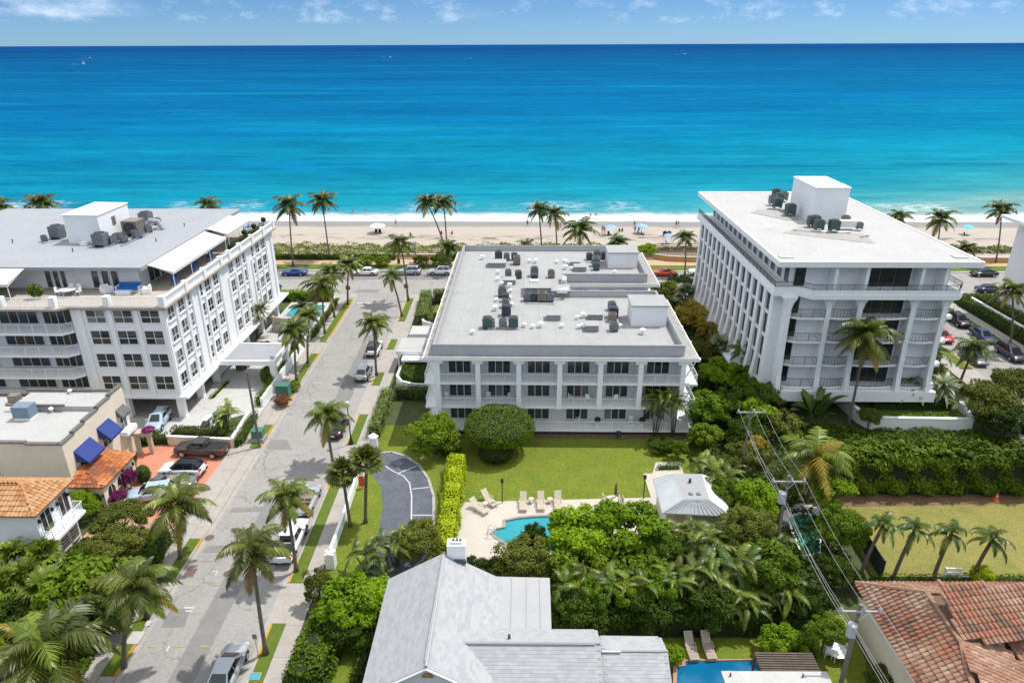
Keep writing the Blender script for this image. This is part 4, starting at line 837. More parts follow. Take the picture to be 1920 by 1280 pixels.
def roofdeck(root, polys, m, t=.12, name='roof'):
    mb = MB(root.location)
    for p in polys:
        a = [Vector(q) for q in p]; n = (a[1] - a[0]).cross(a[2] - a[0])
        if n.z < 0: a = a[::-1]
        mb.hull2([q - Vector((0, 0, t)) for q in a], a)
    return part(name, mb, m, root)
# cream house with stepped dark parapet
be = thing('house', 'cream two storey house with white flat roof and stepped dark parapet coping', 'house', (-50, 60, 0))
BX, BY0, BY1 = -42.8, 54.3, 64.9
part('wall', MB(be.location).prism([(BX, BY0), (BX, BY1), (-80, BY1), (-80, BY0)], -.05, 6.6), CREAM, be)
part('roof', MB(be.location).prism([(BX - .3, BY0 + .3), (BX - .3, BY1 - .3), (-80, BY1 - .3), (-80, BY0 + .3)], 6.603, 6.66), ROOFW, be)
part('roof', MB(be.location).prism([(BX - .3, 61.6), (BX - .3, BY1 - .3), (-52.5, BY1 - .3), (-52.5, 61.6)], 6.663, 7.2), ROOFW, be)
st = [(BY0, 56.2, 7.15), (56.2, 58.0, 7.35), (58.0, 60.4, 7.55), (60.4, 62.6, 7.75), (62.6, BY1, 7.95)]
for y0, y1, h in st:
    part('parapet', MB(be.location).box(BX - .28, y0, 6.601, BX, y1 - .002, h), CREAM, be); part('coping', MB(be.location).box(BX - .36, y0 - .1, h, BX + .08, y1 + .02, h + .13), DKTRIM, be)
for x0, x1, h in ((BX - .28, -46.2, 7.15), (-46.2, -49.5, 7.3), (-49.5, -53.5, 7.1), (-53.5, -80, 7.0)):
    part('parapet', MB(be.location).box(x0 - .003, BY0, 6.601, x1, BY0 + .25, h), CREAM, be); part('coping', MB(be.location).box(x0, BY0 - .1, h, x1 - .05, BY0 + .33, h + .13), DKTRIM, be)
part('coping', MB(be.location).box(BX - .3, BY1 - .25, 7.3, -53, BY1 + .05, 7.5), DKTRIM, be); part('coping', MB(be.location).box(-53, 61.4, 7.25, -47.0, 61.65, 7.42), DKTRIM, be); part('coping', MB(be.location).box(-80, BY1 - .2, 6.7, -53.2, BY1 + .05, 7.0), DKTRIM, be)
def awn(y0, y1, z0, z1, dx, m):
    a = [(BX, y0, z1), (BX, y1, z1), (BX + dx, y1, z0), (BX + dx, y0, z0)]; b = [(x, y, z - .05) for x, y, z in a]; q = MB(be.location).hull2([Vector(p) for p in b], [Vector(p) for p in a])
    q.quad((BX, y0, z1), (BX + dx, y0, z0), (BX, y0, z0)); q.quad((BX, y1, z1), (BX, y1, z0), (BX + dx, y1, z0)); q.box(BX + dx - .02, y0, z0 - .25, BX + dx, y1, z0 - .05); part('awning', q, m, be)
awn(55.5, 58.2, 4.5, 5.7, 1.2, BLUEC); awn(59.4, 61.6, 4.7, 5.9, 1.2, BLUEC); awn(62.9, 64.5, 5.2, 6.0, .6, DKTRIM)
for y, w_ in ((55.8, 2.1), (59.7, 1.6), (63.1, 1.2)): window(be, BX, y, 3.3, w_, 1.7, 2, 2, GLD, math.pi / 2)
window(be, -46.2, BY0, 1.0, 1.0, 1.8, 1, 2, GLD); window(be, -50.5, BY0, 3.8, 1.2, 1.5, 2, 2, GLD)
part('balcony', MB(be.location).box(BX, 62.7, 3.0, BX + .8, 64.7, 3.5), WHITE2, be)
p = (-50.16, 59.48); part('roof_unit', MB(be.location).box(p[0] - .8, p[1], 6.95, p[0] + .9, p[1] + 1.3, 8.15), mat('blue grey unit', (.16, .22, .28), .5, .1), be); part('unit_curb', MB(be.location).box(p[0] - .75, p[1] + .05, 6.66, p[0] + .85, p[1] + 1.2, 6.95), WHITE2, be)
p = (-53.54, 63.12); part('roof_unit', MB(be.location).box(p[0] - .5, p[1], 6.7, p[0] + .5, p[1] + .8, 7.5), TAN_M, be)
vent(be, *(-48.29, 61.36), 6.66, 1.2); vent(be, *(-48.17, 64.45), 7.2, 1)
# orange tiled loggia leaning on it
lo = thing('loggia', 'single storey wing with bright orange barrel tile roof and arched openings', 'house wing', (-41, 57, 0))
A, B_, C_, D_, E_ = (-42.75, 58.9, 3.9), (-39.7, 59.9, 2.75), (-39.65, 53.9, 2.75), (-42.75, 55.3, 3.9), (-43.2, 53.9, 2.75)
roofdeck(lo, [[D_, C_, B_, A], [E_, C_, D_]], TO[1]); Tiler(lo, TO, .30, .40, maxparts=230).plane([C_, B_, A, D_]).plane([E_, C_, D_]).build()
part('wall', MB(lo.location).prism([(-42.9, 54.1), (-39.95, 54.1), (-39.95, 59.6), (-42.75, 59.6)], -.05, 2.62), CREAM, lo)
for y in (54.7, 56.3, 57.9): 
    arch = [(y, .3), (y + 1.15, .3), (y + 1.15, 1.5)] + [(y + .575 + .575 * math.cos(t), 1.5 + .575 * math.sin(t)) for t in (.5, 1.05, 1.57, 2.1, 2.6)] + [(y, 1.5)]
    part('arched_window', MB(lo.location).hull2([Vector((-39.95, a, z)) for a, z in arch], [Vector((-39.92, a, z)) for a, z in arch]), GLD, lo); f_ = MB(lo.location); f_.box(-39.92, y + .55, .3, -39.88, y + .6, 2.05); f_.box(-39.92, y, 1.1, -39.885, y + 1.15, 1.16); part('window_bar', f_, WHITE2, lo)
for x in (-42.5, -41.2):
    arch = [(x, .4), (x + .9, .4), (x + .9, 1.5)] + [(x + .45 + .45 * math.cos(t), 1.5 + .45 * math.sin(t)) for t in (.5, 1.05, 1.57, 2.1, 2.6)] + [(x, 1.5)]
    part('arched_window', MB(lo.location).hull2([Vector((a, 54.07, z)) for a, z in arch], [Vector((a, 54.1, z)) for a, z in arch]), GLB, lo)
for p in ((-39.54, 59.20, 2.00), (-39.30, 53.72, 1.60)): part('wall_lantern', MB(lo.location).lathe((-39.85, p[1], 1.9), [(.02, -.2), (.1, -.1), (.12, .15), (.03, .25)], 6), BLACKM, lo)
# archway gate behind the loggia
ag = thing('garden_arch', 'cream rubble garden archway beside the coral driveway', 'archway', (-41.6, 64.2, 0))
part('pillar', MB(ag.location).box(-42.3, 64.0, -.05, -41.9, 64.4, 2.3), mat('rubble stone', (.50, .42, .32), .9, .2, 4, bump=.6), ag); part('pillar', MB(ag.location).box(-40.9, 64.0, -.05, -40.5, 64.4, 2.3), MATS['rubble stone'], ag)
part('lintel', MB(ag.location).prism([(-42.4, 63.9), (-40.4, 63.9), (-40.4, 64.5), (-42.4, 64.5)], 2.3, 2.65), MATS['rubble stone'], ag)
# tan tiled house at the left edge
lh = thing('house', 'white house with tan tiled hip roof at the left edge of the photo', 'house', (-44, 47.6, 0))
ap, e1, e2 = (-41.9, 47.6, 7.6), (-39.4, 45.0, 6.2), (-39.45, 50.2, 6.2); wl, w1, w2 = (-60, 47.6, 7.6), (-60, 45.0, 6.2), (-60, 50.2, 6.2)
roofdeck(lh, [[e1, e2, ap], [w1, e1, ap, wl], [e2, w2, wl, ap]], TT[0]); Tiler(lh, TT, .34, .46).plane([e1, e2, ap]).plane([w1, e1, ap, wl]).plane([e2, w2, wl, ap]).build()
cpp = MB(lh.location); cpp.tube([ap, e1], .13, 6); part('hip_cap', cpp, TT[1], lh); part('hip_cap', MB(lh.location).tube([ap, e2], .13, 6), TT[1], lh); part('hip_cap', MB(lh.location).tube([ap, wl], .13, 6), TT[1], lh)
part('wall', MB(lh.location).box(-60, 45.5, -.05, -39.9, 49.8, 6.1), WHITE, lh)
for y in (45.9, 48.2):
    window(lh, -39.9, y, 3.6, 1.3, 2.1, 2, 1, GLD, math.pi / 2); 
for y in (45.75, 47.35, 48.1, 49.5):
    part('wall_lantern', MB(lh.location).box(-39.9, y - .08, 5.0, -39.7, y + .08, 5.3), BLACKM, lh)
part('balcony_slab', MB(lh.location).box(-39.897, 45.6, 3.0, -38.9, 49.9, 3.25), WHITE2, lh)
r_ = MB(lh.location); rail(r_, [(-39.85, 45.65), (-39.0, 45.65), (-39.0, 49.85), (-39.85, 49.85)], 3.25, .95, 1.2, .15); part('railing', r_, WHITE2, lh)
for y in (45.8, 47.2, 48.5): 
    window(lh, -39.9, y, .6, 1.1, 2.2, 1, 1, GLBR, math.pi / 2)
    for k in range(7): part('louvre', MB(lh.location).box(-39.8, y + .08, .75 + k * .3, -39.72, y + 1.02, .87 + k * .3), mat('cream louvre', (.60, .53, .44), .6), lh)
# pale shingle house in the foreground
bh = thing('house', 'white house with pale grey shingle gables in the foreground', 'house', (-3, 34, 0))
SHG = [mat('pale shingle', (.335, .338, .35), .8, .05, 3), mat('pale shingle light', (.355, .358, .368), .8, .05, 3), mat('pale shingle dark', (.31, .313, .328), .8, .05, 3)]
R1, R2 = (-5.66, 38.25, 8.0), (-5.64, 25, 8.0); EL1, EL2 = (-9.75, 39.0, 5.6), (-9.66, 24.4, 5.6); ER1 = (-2.0, 39.3, 5.6)
R1 = (-5.66, 39.1, 8.0)
gp = (-5.65, 29.35, 8.0)
mainL = [(-9.66, 24.5, 5.6), gp if 0 else (-5.64, 29.3, 8.0), R1, (-9.75, 39.1, 5.6)]
mainL = [(-9.66, 29.3, 5.6), (-5.65, 29.3, 8.0), R1, (-9.75, 39.1, 5.6)]
mainR = [(-1.65, 29.3, 5.6), (-1.6, 39.2, 5.6), R1, (-5.65, 29.3, 8.0)]
flat = [(-2.9, 39.45, 5.62), (1.85, 39.55, 5.45), (1.82, 34.3, 5.45), (-2.9, 34.3, 5.62)]
wa = (-4.5, 32.25, 6.75); wb = (4.76, 32.35, 6.75)
wing_back = [(-3.0, 34.5, 5.62), wa, wb, (4.82, 34.55, 5.62)]; wing_front = [wa, (-1.2, 28.4, 4.5), (4.75, 28.4, 4.5), wb]
far_back = [(4.78, 34.3, 5.35), (4.78, 32.3, 6.15), (8.98, 32.37, 6.15), (8.98, 34.25, 5.35)]; far_front = [(4.78, 32.3, 6.15), (4.75, 28.4, 4.3), (9.0, 28.4, 4.3), (8.98, 32.37, 6.15)]
roofdeck(bh, [mainL, mainR, wing_back, wing_front, far_back, far_front], SHG[0], .14); roofdeck(bh, [flat], mat('pale roll roofing', (.345, .345, .35), .75, .04, .8, streak=.05), .16, 'flat_roof')
Tiler(bh, SHG, .42, .22, True, 0, 'shingle').plane(mainL).plane(mainR).plane(wing_back).plane(wing_front).plane(far_back).plane(far_front).build()
for x in (-1.9, -.9, .15, 1.1): part('roofing_seam', MB(bh.location).box(x - .02, 34.6, 5.47, x + .02, 39.5, 5.60 - (x + 2) * .036 + .03), SHG[2], bh)
part('ridge_cap', MB(bh.location).tube([(-5.65, 29.3, 8.03), (-5.66, 39.1, 8.03)], .10, 6), SHG[1], bh); part('ridge_cap', MB(bh.location).tube([(-4.0, 32.26, 6.79), (4.76, 32.35, 6.79)], .08, 6), SHG[2], bh); part('ridge_cap', MB(bh.location).tube([(4.8, 32.3, 6.19), (8.98, 32.37, 6.19)], .08, 6), SHG[2], bh)
part('wall', MB(bh.location).prism([(-9.3, 29.8), (-2.2, 29.8), (-2.2, 34.0), (1.6, 34.0), (1.6, 39.1), (-9.3, 38.7)], -.05, 5.3), WHITE, bh); part('wall', MB(bh.location).box(-2.197, 29.0, -.05, 8.6, 33.9, 4.3), WHITE, bh)
gw = [Vector((-9.3, 29.75, 5.3)), Vector((-2.0, 29.75, 5.3)), Vector((-5.65, 29.75, 7.75))]; part('gable_wall', MB(bh.location).hull2(gw, [p + Vector((0, -.12, 0)) for p in gw]), mat('lilac gable stucco', (.62, .61, .65), .6, .04), bh)
gv = [(-5.65 + .34 * math.cos(t), 6.85 + .34 * math.sin(t)) for t in np.linspace(0, math.pi, 9)]; part('gable_vent', MB(bh.location).hull2([Vector((x, 29.62, z)) for x, z in gv], [Vector((x, 29.56, z)) for x, z in gv]), mat('copper vent', (.35, .20, .08), .6, .2, 5), bh)
for a, b in ((mainL[0], mainL[1]), (mainL[3], mainL[2]), (mainR[0], mainR[3]), (mainR[1], mainR[2]), (mainL[0], mainL[3])): part('fascia', MB(bh.location).tube([Vector(a) - Vector((0, 0, .14)), Vector(b) - Vector((0, 0, .14))], .09, 4), WHITE2, bh)
part('chimney', MB(bh.location).box(-5.45, 38.9, 5.5, -4.15, 39.7, 8.75), WHITE2, bh); cc = part('chimney_cap', MB(bh.location).box(-5.2, 39.05, 8.75, -4.4, 39.55, 8.95), PALE, bh)
for x in (-5.0, -4.75, -4.5): part('flue', MB(bh.location).box(x - .08, 39.2, 8.95, x + .08, 39.4, 9.05), DKTRIM, bh)
part('flashing', MB(bh.location).box(-5.5, 38.75, 7.3, -4.1, 38.9, 7.62), mat('dark teal flashing', (.05, .09, .10), .5), bh)
p = (-0.93, 32.98); part('roof_vent_pipe', MB(bh.location).tube([(p[0], p[1], 5.9), (p[0], p[1], 6.75)], .09, 7), DARKM, bh)
p = (5.54, 32.22); part('gutter_pipe', MB(bh.location).tube([(p[0] - .7, p[1], 6.24), (p[0] + .5, p[1], 6.26)], .05, 6), WHITE2, bh)
# pool house
ph = thing('pool_house', 'small pool house with a white standing seam metal hip roof', 'pool house', (14.4, 53, 0))
e = [(12.2, 50.8, 2.8), (16.9, 50.4, 2.8), (18.3, 50.4, 2.8), (18.3, 56.1, 2.8), (12.25, 56.1, 2.8)]; tq = [(14.05, 51.3, 3.9), (16.4, 51.3, 3.9), (16.6, 55.3, 3.9), (13.95, 55.3, 3.9)]
MET = mat('pale blue white metal roof', (.54, .56, .58), .4, .05, 1)
pl = [[e[0], tq[0], tq[3], e[4]], [e[0], e[2], tq[1], tq[0]], [e[2], e[3], tq[2], tq[1]], [e[4], tq[3], tq[2], e[3]]]
roofdeck(ph, pl, MET); roofdeck(ph, [tq], mat('grey flat panel', (.290, .295, .300), .6, .05), .1, 'flat_roof')
for k in range(17):
    t = (k + .5) / 17; a = Vector(e[0]).lerp(Vector(e[4]), t); z = Vector(tq[0]).lerp(Vector(tq[3]), t); up_ = Vector((0, 0, .03)); part('standing_seam', MB(ph.location).tube([a + up_, z + up_], .022, 4), STEEL if 0 else MET, ph)
for k in range(14):
    t = (k + .5) / 14; a = Vector(e[0]).lerp(Vector(e[2]), t); z = Vector(tq[0]).lerp(Vector(tq[1]), t); part('standing_seam', MB(ph.location).tube([a + Vector((0, 0, .03)), z + Vector((0, 0, .03))], .022, 4), MET, ph)
part('wall', MB(ph.location).box(12.7, 51.2, .1, 17.8, 55.7, 2.68), CREAM, ph)
part('skylight_pipe', MB(ph.location).tube([(15.2, 53.9, 3.9), (15.2, 53.9, 4.3)], .12, 7), DARKM, ph)
for x in (14.9, 15.6): part('roof_vent', MB(ph.location).lathe((x, 52.1, 3.9), [(.22, 0), (.2, .12), (.05, .16)], 8), GREYM, ph)
# large weathered tile house bottom right
rh = thing('house', 'house with a sprawling weathered brown barrel tile roof at the lower right', 'house', (30, 35, 0))
a0, a1 = (24.55, 40.7, 4.2), (24.55, 27.0, 4.2); h1, k1 = (27.65, 37.6, 6.2), (27.55, 33.3, 6.2); h2 = (42, 37.75, 6.2); a3 = (42, 40.95, 4.2)
k2 = (25.2, 30.9, 4.75); v1 = (30.2, 30.5, 4.3); n2 = (24.6, 27, 4.2); q1 = (29.0, 27.5, 5.0)
planes = [[a0, h1, k1, (27.0, 31.5, 5.75), (26.3, 27, 5.3), a1], [a0, a3, h2, h1], [k1, h1, h2, (42, 34.2, 4.6), (30.6, 34.2, 4.6)], [k1, (30.6, 34.2, 4.6), (33, 27, 3.9), (26.3, 27, 5.3), (27.0, 31.5, 5.75)]]
roofdeck(rh, planes, TB[0])
tl = Tiler(rh, TB, .33, .44)
for p in planes: tl.plane(p)
tl.build()
for a, b in ((h1, k1), (h1, h2), (a0, h1), (k1, (30.6, 34.2, 4.6)), (k1, (27.0, 31.5, 5.75)), ((27.0, 31.5, 5.75), (26.3, 27, 5.3))): part('ridge_cap', MB(rh.location).tube([Vector(a) + Vector((0, 0, .08)), Vector(b) + Vector((0, 0, .08))], .16, 6), TB[3], rh)
low = [(31.3, 36.6, 5.5), (42, 36.2, 5.5), (42, 30.5, 4.6), (31.6, 30.5, 4.6)]; roofdeck(rh, [low], TB[0]); Tiler(rh, TB, .33, .44, maxparts=0, name='upper_tile').plane(low).build()
sk = [Vector((29.46, 34.86, 5.60)), Vector((30.24, 32.05, 5.40))]
cl = MB(rh.location); d = (sk[1] - sk[0]).normalized(); n = d.cross(Vector((0, 0, 1))).normalized(); cl.hull2([sk[0] - n * .15 - Vector((0, 0, .9)), sk[1] - n * .15 - Vector((0, 0, .9)), sk[1] + n * .15 - Vector((0, 0, .9)), sk[0] + n * .15 - Vector((0, 0, .9))], [sk[0] - n * .15, sk[1] - n * .15, sk[1] + n * .15, sk[0] + n * .15]); part('clerestory_wall', cl, mat('dull white clerestory', (.55, .55, .58), .6, .1), rh)
for t in (.35, .62, .85): c_ = sk[0].lerp(sk[1], t); part('clerestory_opening', MB(rh.location).obox(c_ - n * .16 * (1 if n.x > 0 else -1) * 1 - Vector((0, 0, .6)), .35, .06, .4, math.atan2(d.y, d.x)), DARKM, rh)
part('wall', MB(rh.location).box(25.1, 27, -.05, 41, 40.2, 4.05), CREAM, rh)
# flat roofed outbuilding by the lower pool, and its trellis
ob = thing('pool_cabana', 'white flat roofed cabana at the bottom edge beside the deep blue pool', 'cabana', (14.5, 32, 0))
q = [(13.01, 33.77), (19.95, 33.84)]; part('roof', MB(ob.location).prism([(q[0][0], q[0][1]), (q[1][0], q[1][1]), (q[1][0], 28), (q[0][0] + .2, 28)], 2.85, 3.0), ROOFW, ob); part('wall', MB(ob.location).box(q[0][0] + .3, 28.2, 0, q[1][0] - .3, q[0][1] - .3, 2.848), CREAM, ob)
for x in (.5, 5.2): part('roof_hook', MB(ob.location).tube([(q[0][0] + x, q[0][1] - .4, 3), (q[0][0] + x, q[0][1] - .4, 3.25)], .06, 6), DARKM, ob)
tr = thing('trellis', 'dark brown slatted pergola roof behind the white cabana', 'pergola', (14.5, 34, 0))
a, b = (15.93, 34.91), (19.57, 34.97)
for k in range(9): part('slat', MB(tr.location).box(a[0] - .1, a[1] - .9 + k * .2, 2.5, b[0] + .2, a[1] - .78 + k * .2, 2.6), mat('dark slat', (.10, .075, .06), .8, .2), tr)
for x in (a[0], b[0]):
    part('beam', MB(tr.location).box(x - .06, a[1] - 1, 2.35, x + .06, a[1] + .9, 2.498), MATS['dark slat'], tr)
    for y in (a[1] - .9, a[1] + .8): part('post', MB(tr.location).box(x - .06, y - .06, -.02, x + .06, y + .06, 2.348), MATS['dark slat'], tr)

# ---------------------------------------------------------------- garden walls, carports, planters
def wall_thing(name, label, cat, pts, t, h, m, z0=-.05, cap=None, posts=None, group=None):
    r = thing(name, label, cat, (*pts[0], 0), 0, group)
    for a, b in zip(pts[:-1], pts[1:]):
        a = Vector((*a, z0)); b = Vector((*b, z0)); an = math.atan2(b.y - a.y, b.x - a.x); L_ = (b - a).length
        part('wall_panel', MB(r.location).obox((a + b) / 2, L_ + .01, t, h - z0, an), m, r)
        if cap: part('coping', MB(r.location).obox((a + b) / 2 + Vector((0, 0, h - z0)), L_ + .05, t + .1, .08, an), cap, r)
    for p in posts or []:
        part('pillar', MB(r.location).box(p[0] - .38, p[1] - .38, z0, p[0] + .38, p[1] + .38, h + .55), WHITE2, r); part('pillar_cap', MB(r.location).lathe((p[0], p[1], h + .55), [(.5, 0), (.5, .1), (.12, .3), (.1, .45), (.02, .5)], 4), WHITE2, r)
    return r
PL = wall_thing('planter_wall', 'tan stucco planter wall behind the charcoal pickup truck', 'garden wall', [(-39.8, 66.0), (-32.4, 65.5), (-32.75, 71.6)], .25, 1.1, CREAM, cap=WHITE2)
sheet('planter_soil', [(-39.8, 66.1), (-32.5, 65.6), (-32.8, 71.6), (-36.5, 69.2), (-39.8, 68.2)], .9, SOIL)
wall_thing('garden_wall', 'low white wall running along the white forecourt of the left tower', 'garden wall', [(KL(75) - 2.95, 74.8), (KL(85) - 2.95, 85), (KL(95) - 2.95, 94.6), (KL(112) - 2.95, 112.4)], .3, 1.2, WHITE2)
wall_thing('garden_wall', 'tall beige curved wall below the swimming pool terrace at the left tower', 'garden wall', [(-39.3, 99.6), (-37, 98.9), (-34.2, 99.6)], .3, 2.4, mat('beige stucco', (.62, .54, .47), .7, .06))
wall_thing('garden_wall', 'slim white curving wall on the grass beside the circular drive', 'garden wall', [(-16.78, 47.31), (-16.83, 50.26), (-16.89, 53.74), (-17.01, 57.14), (-17.09, 60.11)], .26, 1.0, WHITE2, posts=[(-16.47, 46.65), (-16.98, 60.11)])
mp_ = thing('gate_pillar', 'white square gate pillar at the end of the clipped grey green hedge', 'pillar', (*(-16.60, 65.36), 0)); part('shaft', MB().box(-.4, -.4, -.05, .4, .4, 1.6), WHITE2, mp_); part('cap', MB().lathe((0, 0, 1.6), [(.62, 0), (.62, .1), (.2, .35), (.1, .42)], 4), WHITE2, mp_)
wall_thing('garden_wall', 'curved white planter wall by the garage ramp at the central building', 'garden wall', [(-16.6, 84.0), (-16.7, 81.0), (-15.8, 79.3), (-14.2, 78.6), (-11.4, 78.3)], .3, 1.5, WHITE2)
wall_thing('garden_wall', 'curved white planter base under the clipped hedge near the boulevard', 'garden wall', [(-16.6, 103.4), (-16.0, 100.9), (-14.2, 99.6), (-12.2, 100.2)], .35, 1.3, WHITE2)
sheet('ramp', [(-17.2, 84), (-11.3, 84), (-11.3, 98.5), (-17.2, 98.5)], .015, CONCW)
for lab, x0, y0, x1, y1, z in (('white flat carport roof nearest the central building front', -17.4, 85.2, -11.6, 90.0, 3.0), ('grey flat carport roof behind the first white carport', -16.6, 91.0, -11.6, 94.2, 3.1)):
    cpt = thing('carport', lab, 'carport', ((x0 + x1) / 2, (y0 + y1) / 2, 0), 0, 'carports beside the central building'); part('roof', MB(cpt.location).box(x0, y0, z - .15, x1, y1, z), ROOFW if z == 3.0 else CONCW, cpt); part('fascia', MB(cpt.location).box(x0 - .05, y0 - .08, z - .5, x1, y0 - .002, z + .06), WHITE2, cpt)
    for x in (x0 + .2, x1 - .2):
        for y in (y0 + .2, y1 - .2): part('post', MB(cpt.location).box(x - .1, y - .1, 0, x + .1, y + .1, z - .152), WHITE2, cpt)
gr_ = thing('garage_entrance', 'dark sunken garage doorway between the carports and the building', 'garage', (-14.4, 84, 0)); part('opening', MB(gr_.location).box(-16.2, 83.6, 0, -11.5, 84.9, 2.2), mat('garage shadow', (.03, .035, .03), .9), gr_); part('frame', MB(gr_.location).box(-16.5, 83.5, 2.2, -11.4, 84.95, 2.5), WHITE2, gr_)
wall_thing('garden_wall', 'white retaining wall enclosing the lawn before the right tower', 'garden wall', [(38.6, 77.4), (39.2, 72.2), (39.9, 70.6), (51.2, 70.4), (52.2, 74.5)], .35, 1.5, WHITE2, cap=WHITE)
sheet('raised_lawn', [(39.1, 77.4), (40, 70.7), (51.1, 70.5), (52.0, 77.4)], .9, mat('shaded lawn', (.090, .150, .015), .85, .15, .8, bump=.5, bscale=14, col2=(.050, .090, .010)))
wall_thing('garden_wall', 'long white wall between two hedges across the right hand street', 'garden wall', [(75.3, 80), (75.3, 112)], .35, 1.6, WHITE2, posts=[(75.3, 90.5)])
wall_thing('promenade_wall', 'long low tan wall along the seaside promenade', 'sea wall', [(-150, 139.4), (-31, 139.4), (23, 139.4)], .4, .95, mat('orange tan stucco', (.500, .270, .105), .75, .08), cap=CONCW)
wall_thing('promenade_wall', 'curved orange tan wall by the beach steps behind the red car', 'sea wall', [(23.2, 140), (26, 139.8), (29, 137.8), (33, 137.2), (44, 137.2), (120, 137.2)], .4, 1.15, MATS['orange tan stucco'], cap=CONCW)
bw = thing('beach_ramp', 'grey timber beach access walkway with long railing beyond the red car', 'boardwalk', (36, 141, 0))
part('deck', MB(bw.location).box(27.5, 140.2, 1.2, 60, 142.2, 1.4), WOOD, bw)
for x in np.arange(27.6, 60, 2.6): part('post', MB(bw.location).box(x - .08, 140.2, .2, x + .08, 140.36, 2.6), WOOD, bw)
part('handrail', MB(bw.location).box(27.5, 140.17, 2.5, 60, 140.39, 2.62), WOOD, bw); part('handrail', MB(bw.location).box(27.5, 142.05, 2.5, 60, 142.25, 2.62), WOOD, bw)
for x in np.arange(27.6, 60, 2.6): part('panel', MB(bw.location).box(x + .2, 140.24, 1.5, x + 2.4, 140.30, 2.3), mat('brown rail panel', (.17, .12, .08), .8, .2), bw)
part('retaining_face', MB(bw.location).box(27.5, 139.9, .1, 60, 140.1, 1.25), mat('cream panel', (.60, .52, .42), .8, .08), bw)
fn = thing('mesh_fence', 'dark green screened fence at the left end of the dry lawn', 'fence', (*(29.61, 50.99), 0))
a, b = Vector((*(29.87, 51.36), 0)), Vector((*(29.69, 45.84), 0))
part('screen', MB(fn.location).hull2([a, b, b + Vector((0, 0, 1.8)), a + Vector((0, 0, 1.8))], [p + Vector((.05, 0, 0)) for p in (a, b, b + Vector((0, 0, 1.8)), a + Vector((0, 0, 1.8)))]), mat('dark green screen', (.022, .045, .035), .8, .2, 2), fn)
for t in (0, .33, .66, 1): p = a.lerp(b, t); part('post', MB(fn.location).tube([p, p + Vector((0, 0, 1.95))], .05, 6), DARKM, fn)
wf = thing('stone_surround', 'white speckled arc of stone around the green basin under the wires', 'basin surround', (*(25.98, 54.16), 0))
arc = [Vector((*p, 0)) for p in ((23.92, 52.78), (24.83, 54.30), (26.31, 55.06), (27.33, 54.83), (27.62, 53.62))]
for a, b in zip(arc[:-1], arc[1:]): part('stone', MB(wf.location).obox((a + b) / 2, (b - a).length * 1.04, .75, .6, math.atan2((b - a).y, (b - a).x)), mat('speckled white stone', (.450, .440, .420), .8, .25, 6), wf)
gb = thing('garden_gate', 'white low gate with arched top behind the four leaning palms', 'gate', (*(35.33, 45.80), 0))
for x in (-.65, .55): part('post', MB().box(x, -.1, 0, x + .15, .1, 1.3), WHITE2, gb)
part('top_rail', MB().box(-.65, -.06, 1.15, .7, .06, 1.32), WHITE2, gb); part('panel', MB().box(-.5, -.03, .2, .55, .03, .9), WHITE2, gb); part('wing_rail', MB().box(-1.9, -.05, .35, -.66, .05, .5), WHITE2, gb); part('wing_rail', MB().box(.72, -.05, .35, 1.9, .05, .5), WHITE2, gb)

# ---------------------------------------------------------------- vegetation kit
LF_F = leafmat('ficus hedge leaves', (.012, .032, .003), (.12, .175, .010), .12)
def frond_mesh(name, L_, e0, curve, nl, leaf, droop, width, m, seed, stiff=.5):
    """one feather frond: arching midrib with leaflets hanging from both sides"""
    r_ = random.Random(seed); pts = []; p = Vector((0, 0, 0)); n = 9; a = e0
    for i in range(n + 1):
        pts.append(p.copy()); t = i / n; a = e0 - curve * (t ** 1.15); p = p + Vector((math.cos(a), 0, math.sin(a))) * (L_ / n)
    V = []; F = []
    for i, q in enumerate(pts):                           # midrib, three sided
        w_ = .045 * (1 - .8 * i / n); V += [q + Vector((0, -w_, 0)), q + Vector((0, w_, 0)), q + Vector((0, 0, w_))]
    for i in range(n):
        for k in range(3): F.append((i * 3 + k, i * 3 + (k + 1) % 3, i * 3 + 3 + (k + 1) % 3, i * 3 + 3 + k))
    for j in range(nl):
        t = .14 + .85 * j / (nl - 1); s_ = t * n; i = min(n - 1, int(s_)); q = pts[i].lerp(pts[i + 1], s_ - i); d = (pts[i + 1] - pts[i]).normalized(); upv = Vector((0, 1, 0)).cross(d)
        if upv.z < 0: upv = -upv
        ll = leaf * (.35 + .65 * math.sin(math.pi * min(1, .18 + t * .86))) * r_.uniform(.85, 1.12)
        for sd_ in (-1, 1):
            v = Vector((0, sd_, 0)) * (1 - .45 * t) + d * (stiff + .55 * t) + upv * .15; v.normalize(); v = (v + Vector((0, 0, -1)) * droop * r_.uniform(.6, 1.3)).normalized()
            b = d * width; tip = q + v * ll; mid = q + (v + Vector((0, 0, .22 * droop))).normalized() * ll * .55
            k = len(V); V += [q - b * .5, q + b * .5, mid + b * .62, mid - b * .62, tip + b * .08, tip - b * .08]; F += [(k, k + 1, k + 2, k + 3), (k + 3, k + 2, k + 4, k + 5)]
    return raw_mesh(name, [tuple(v) for v in V], F, m)
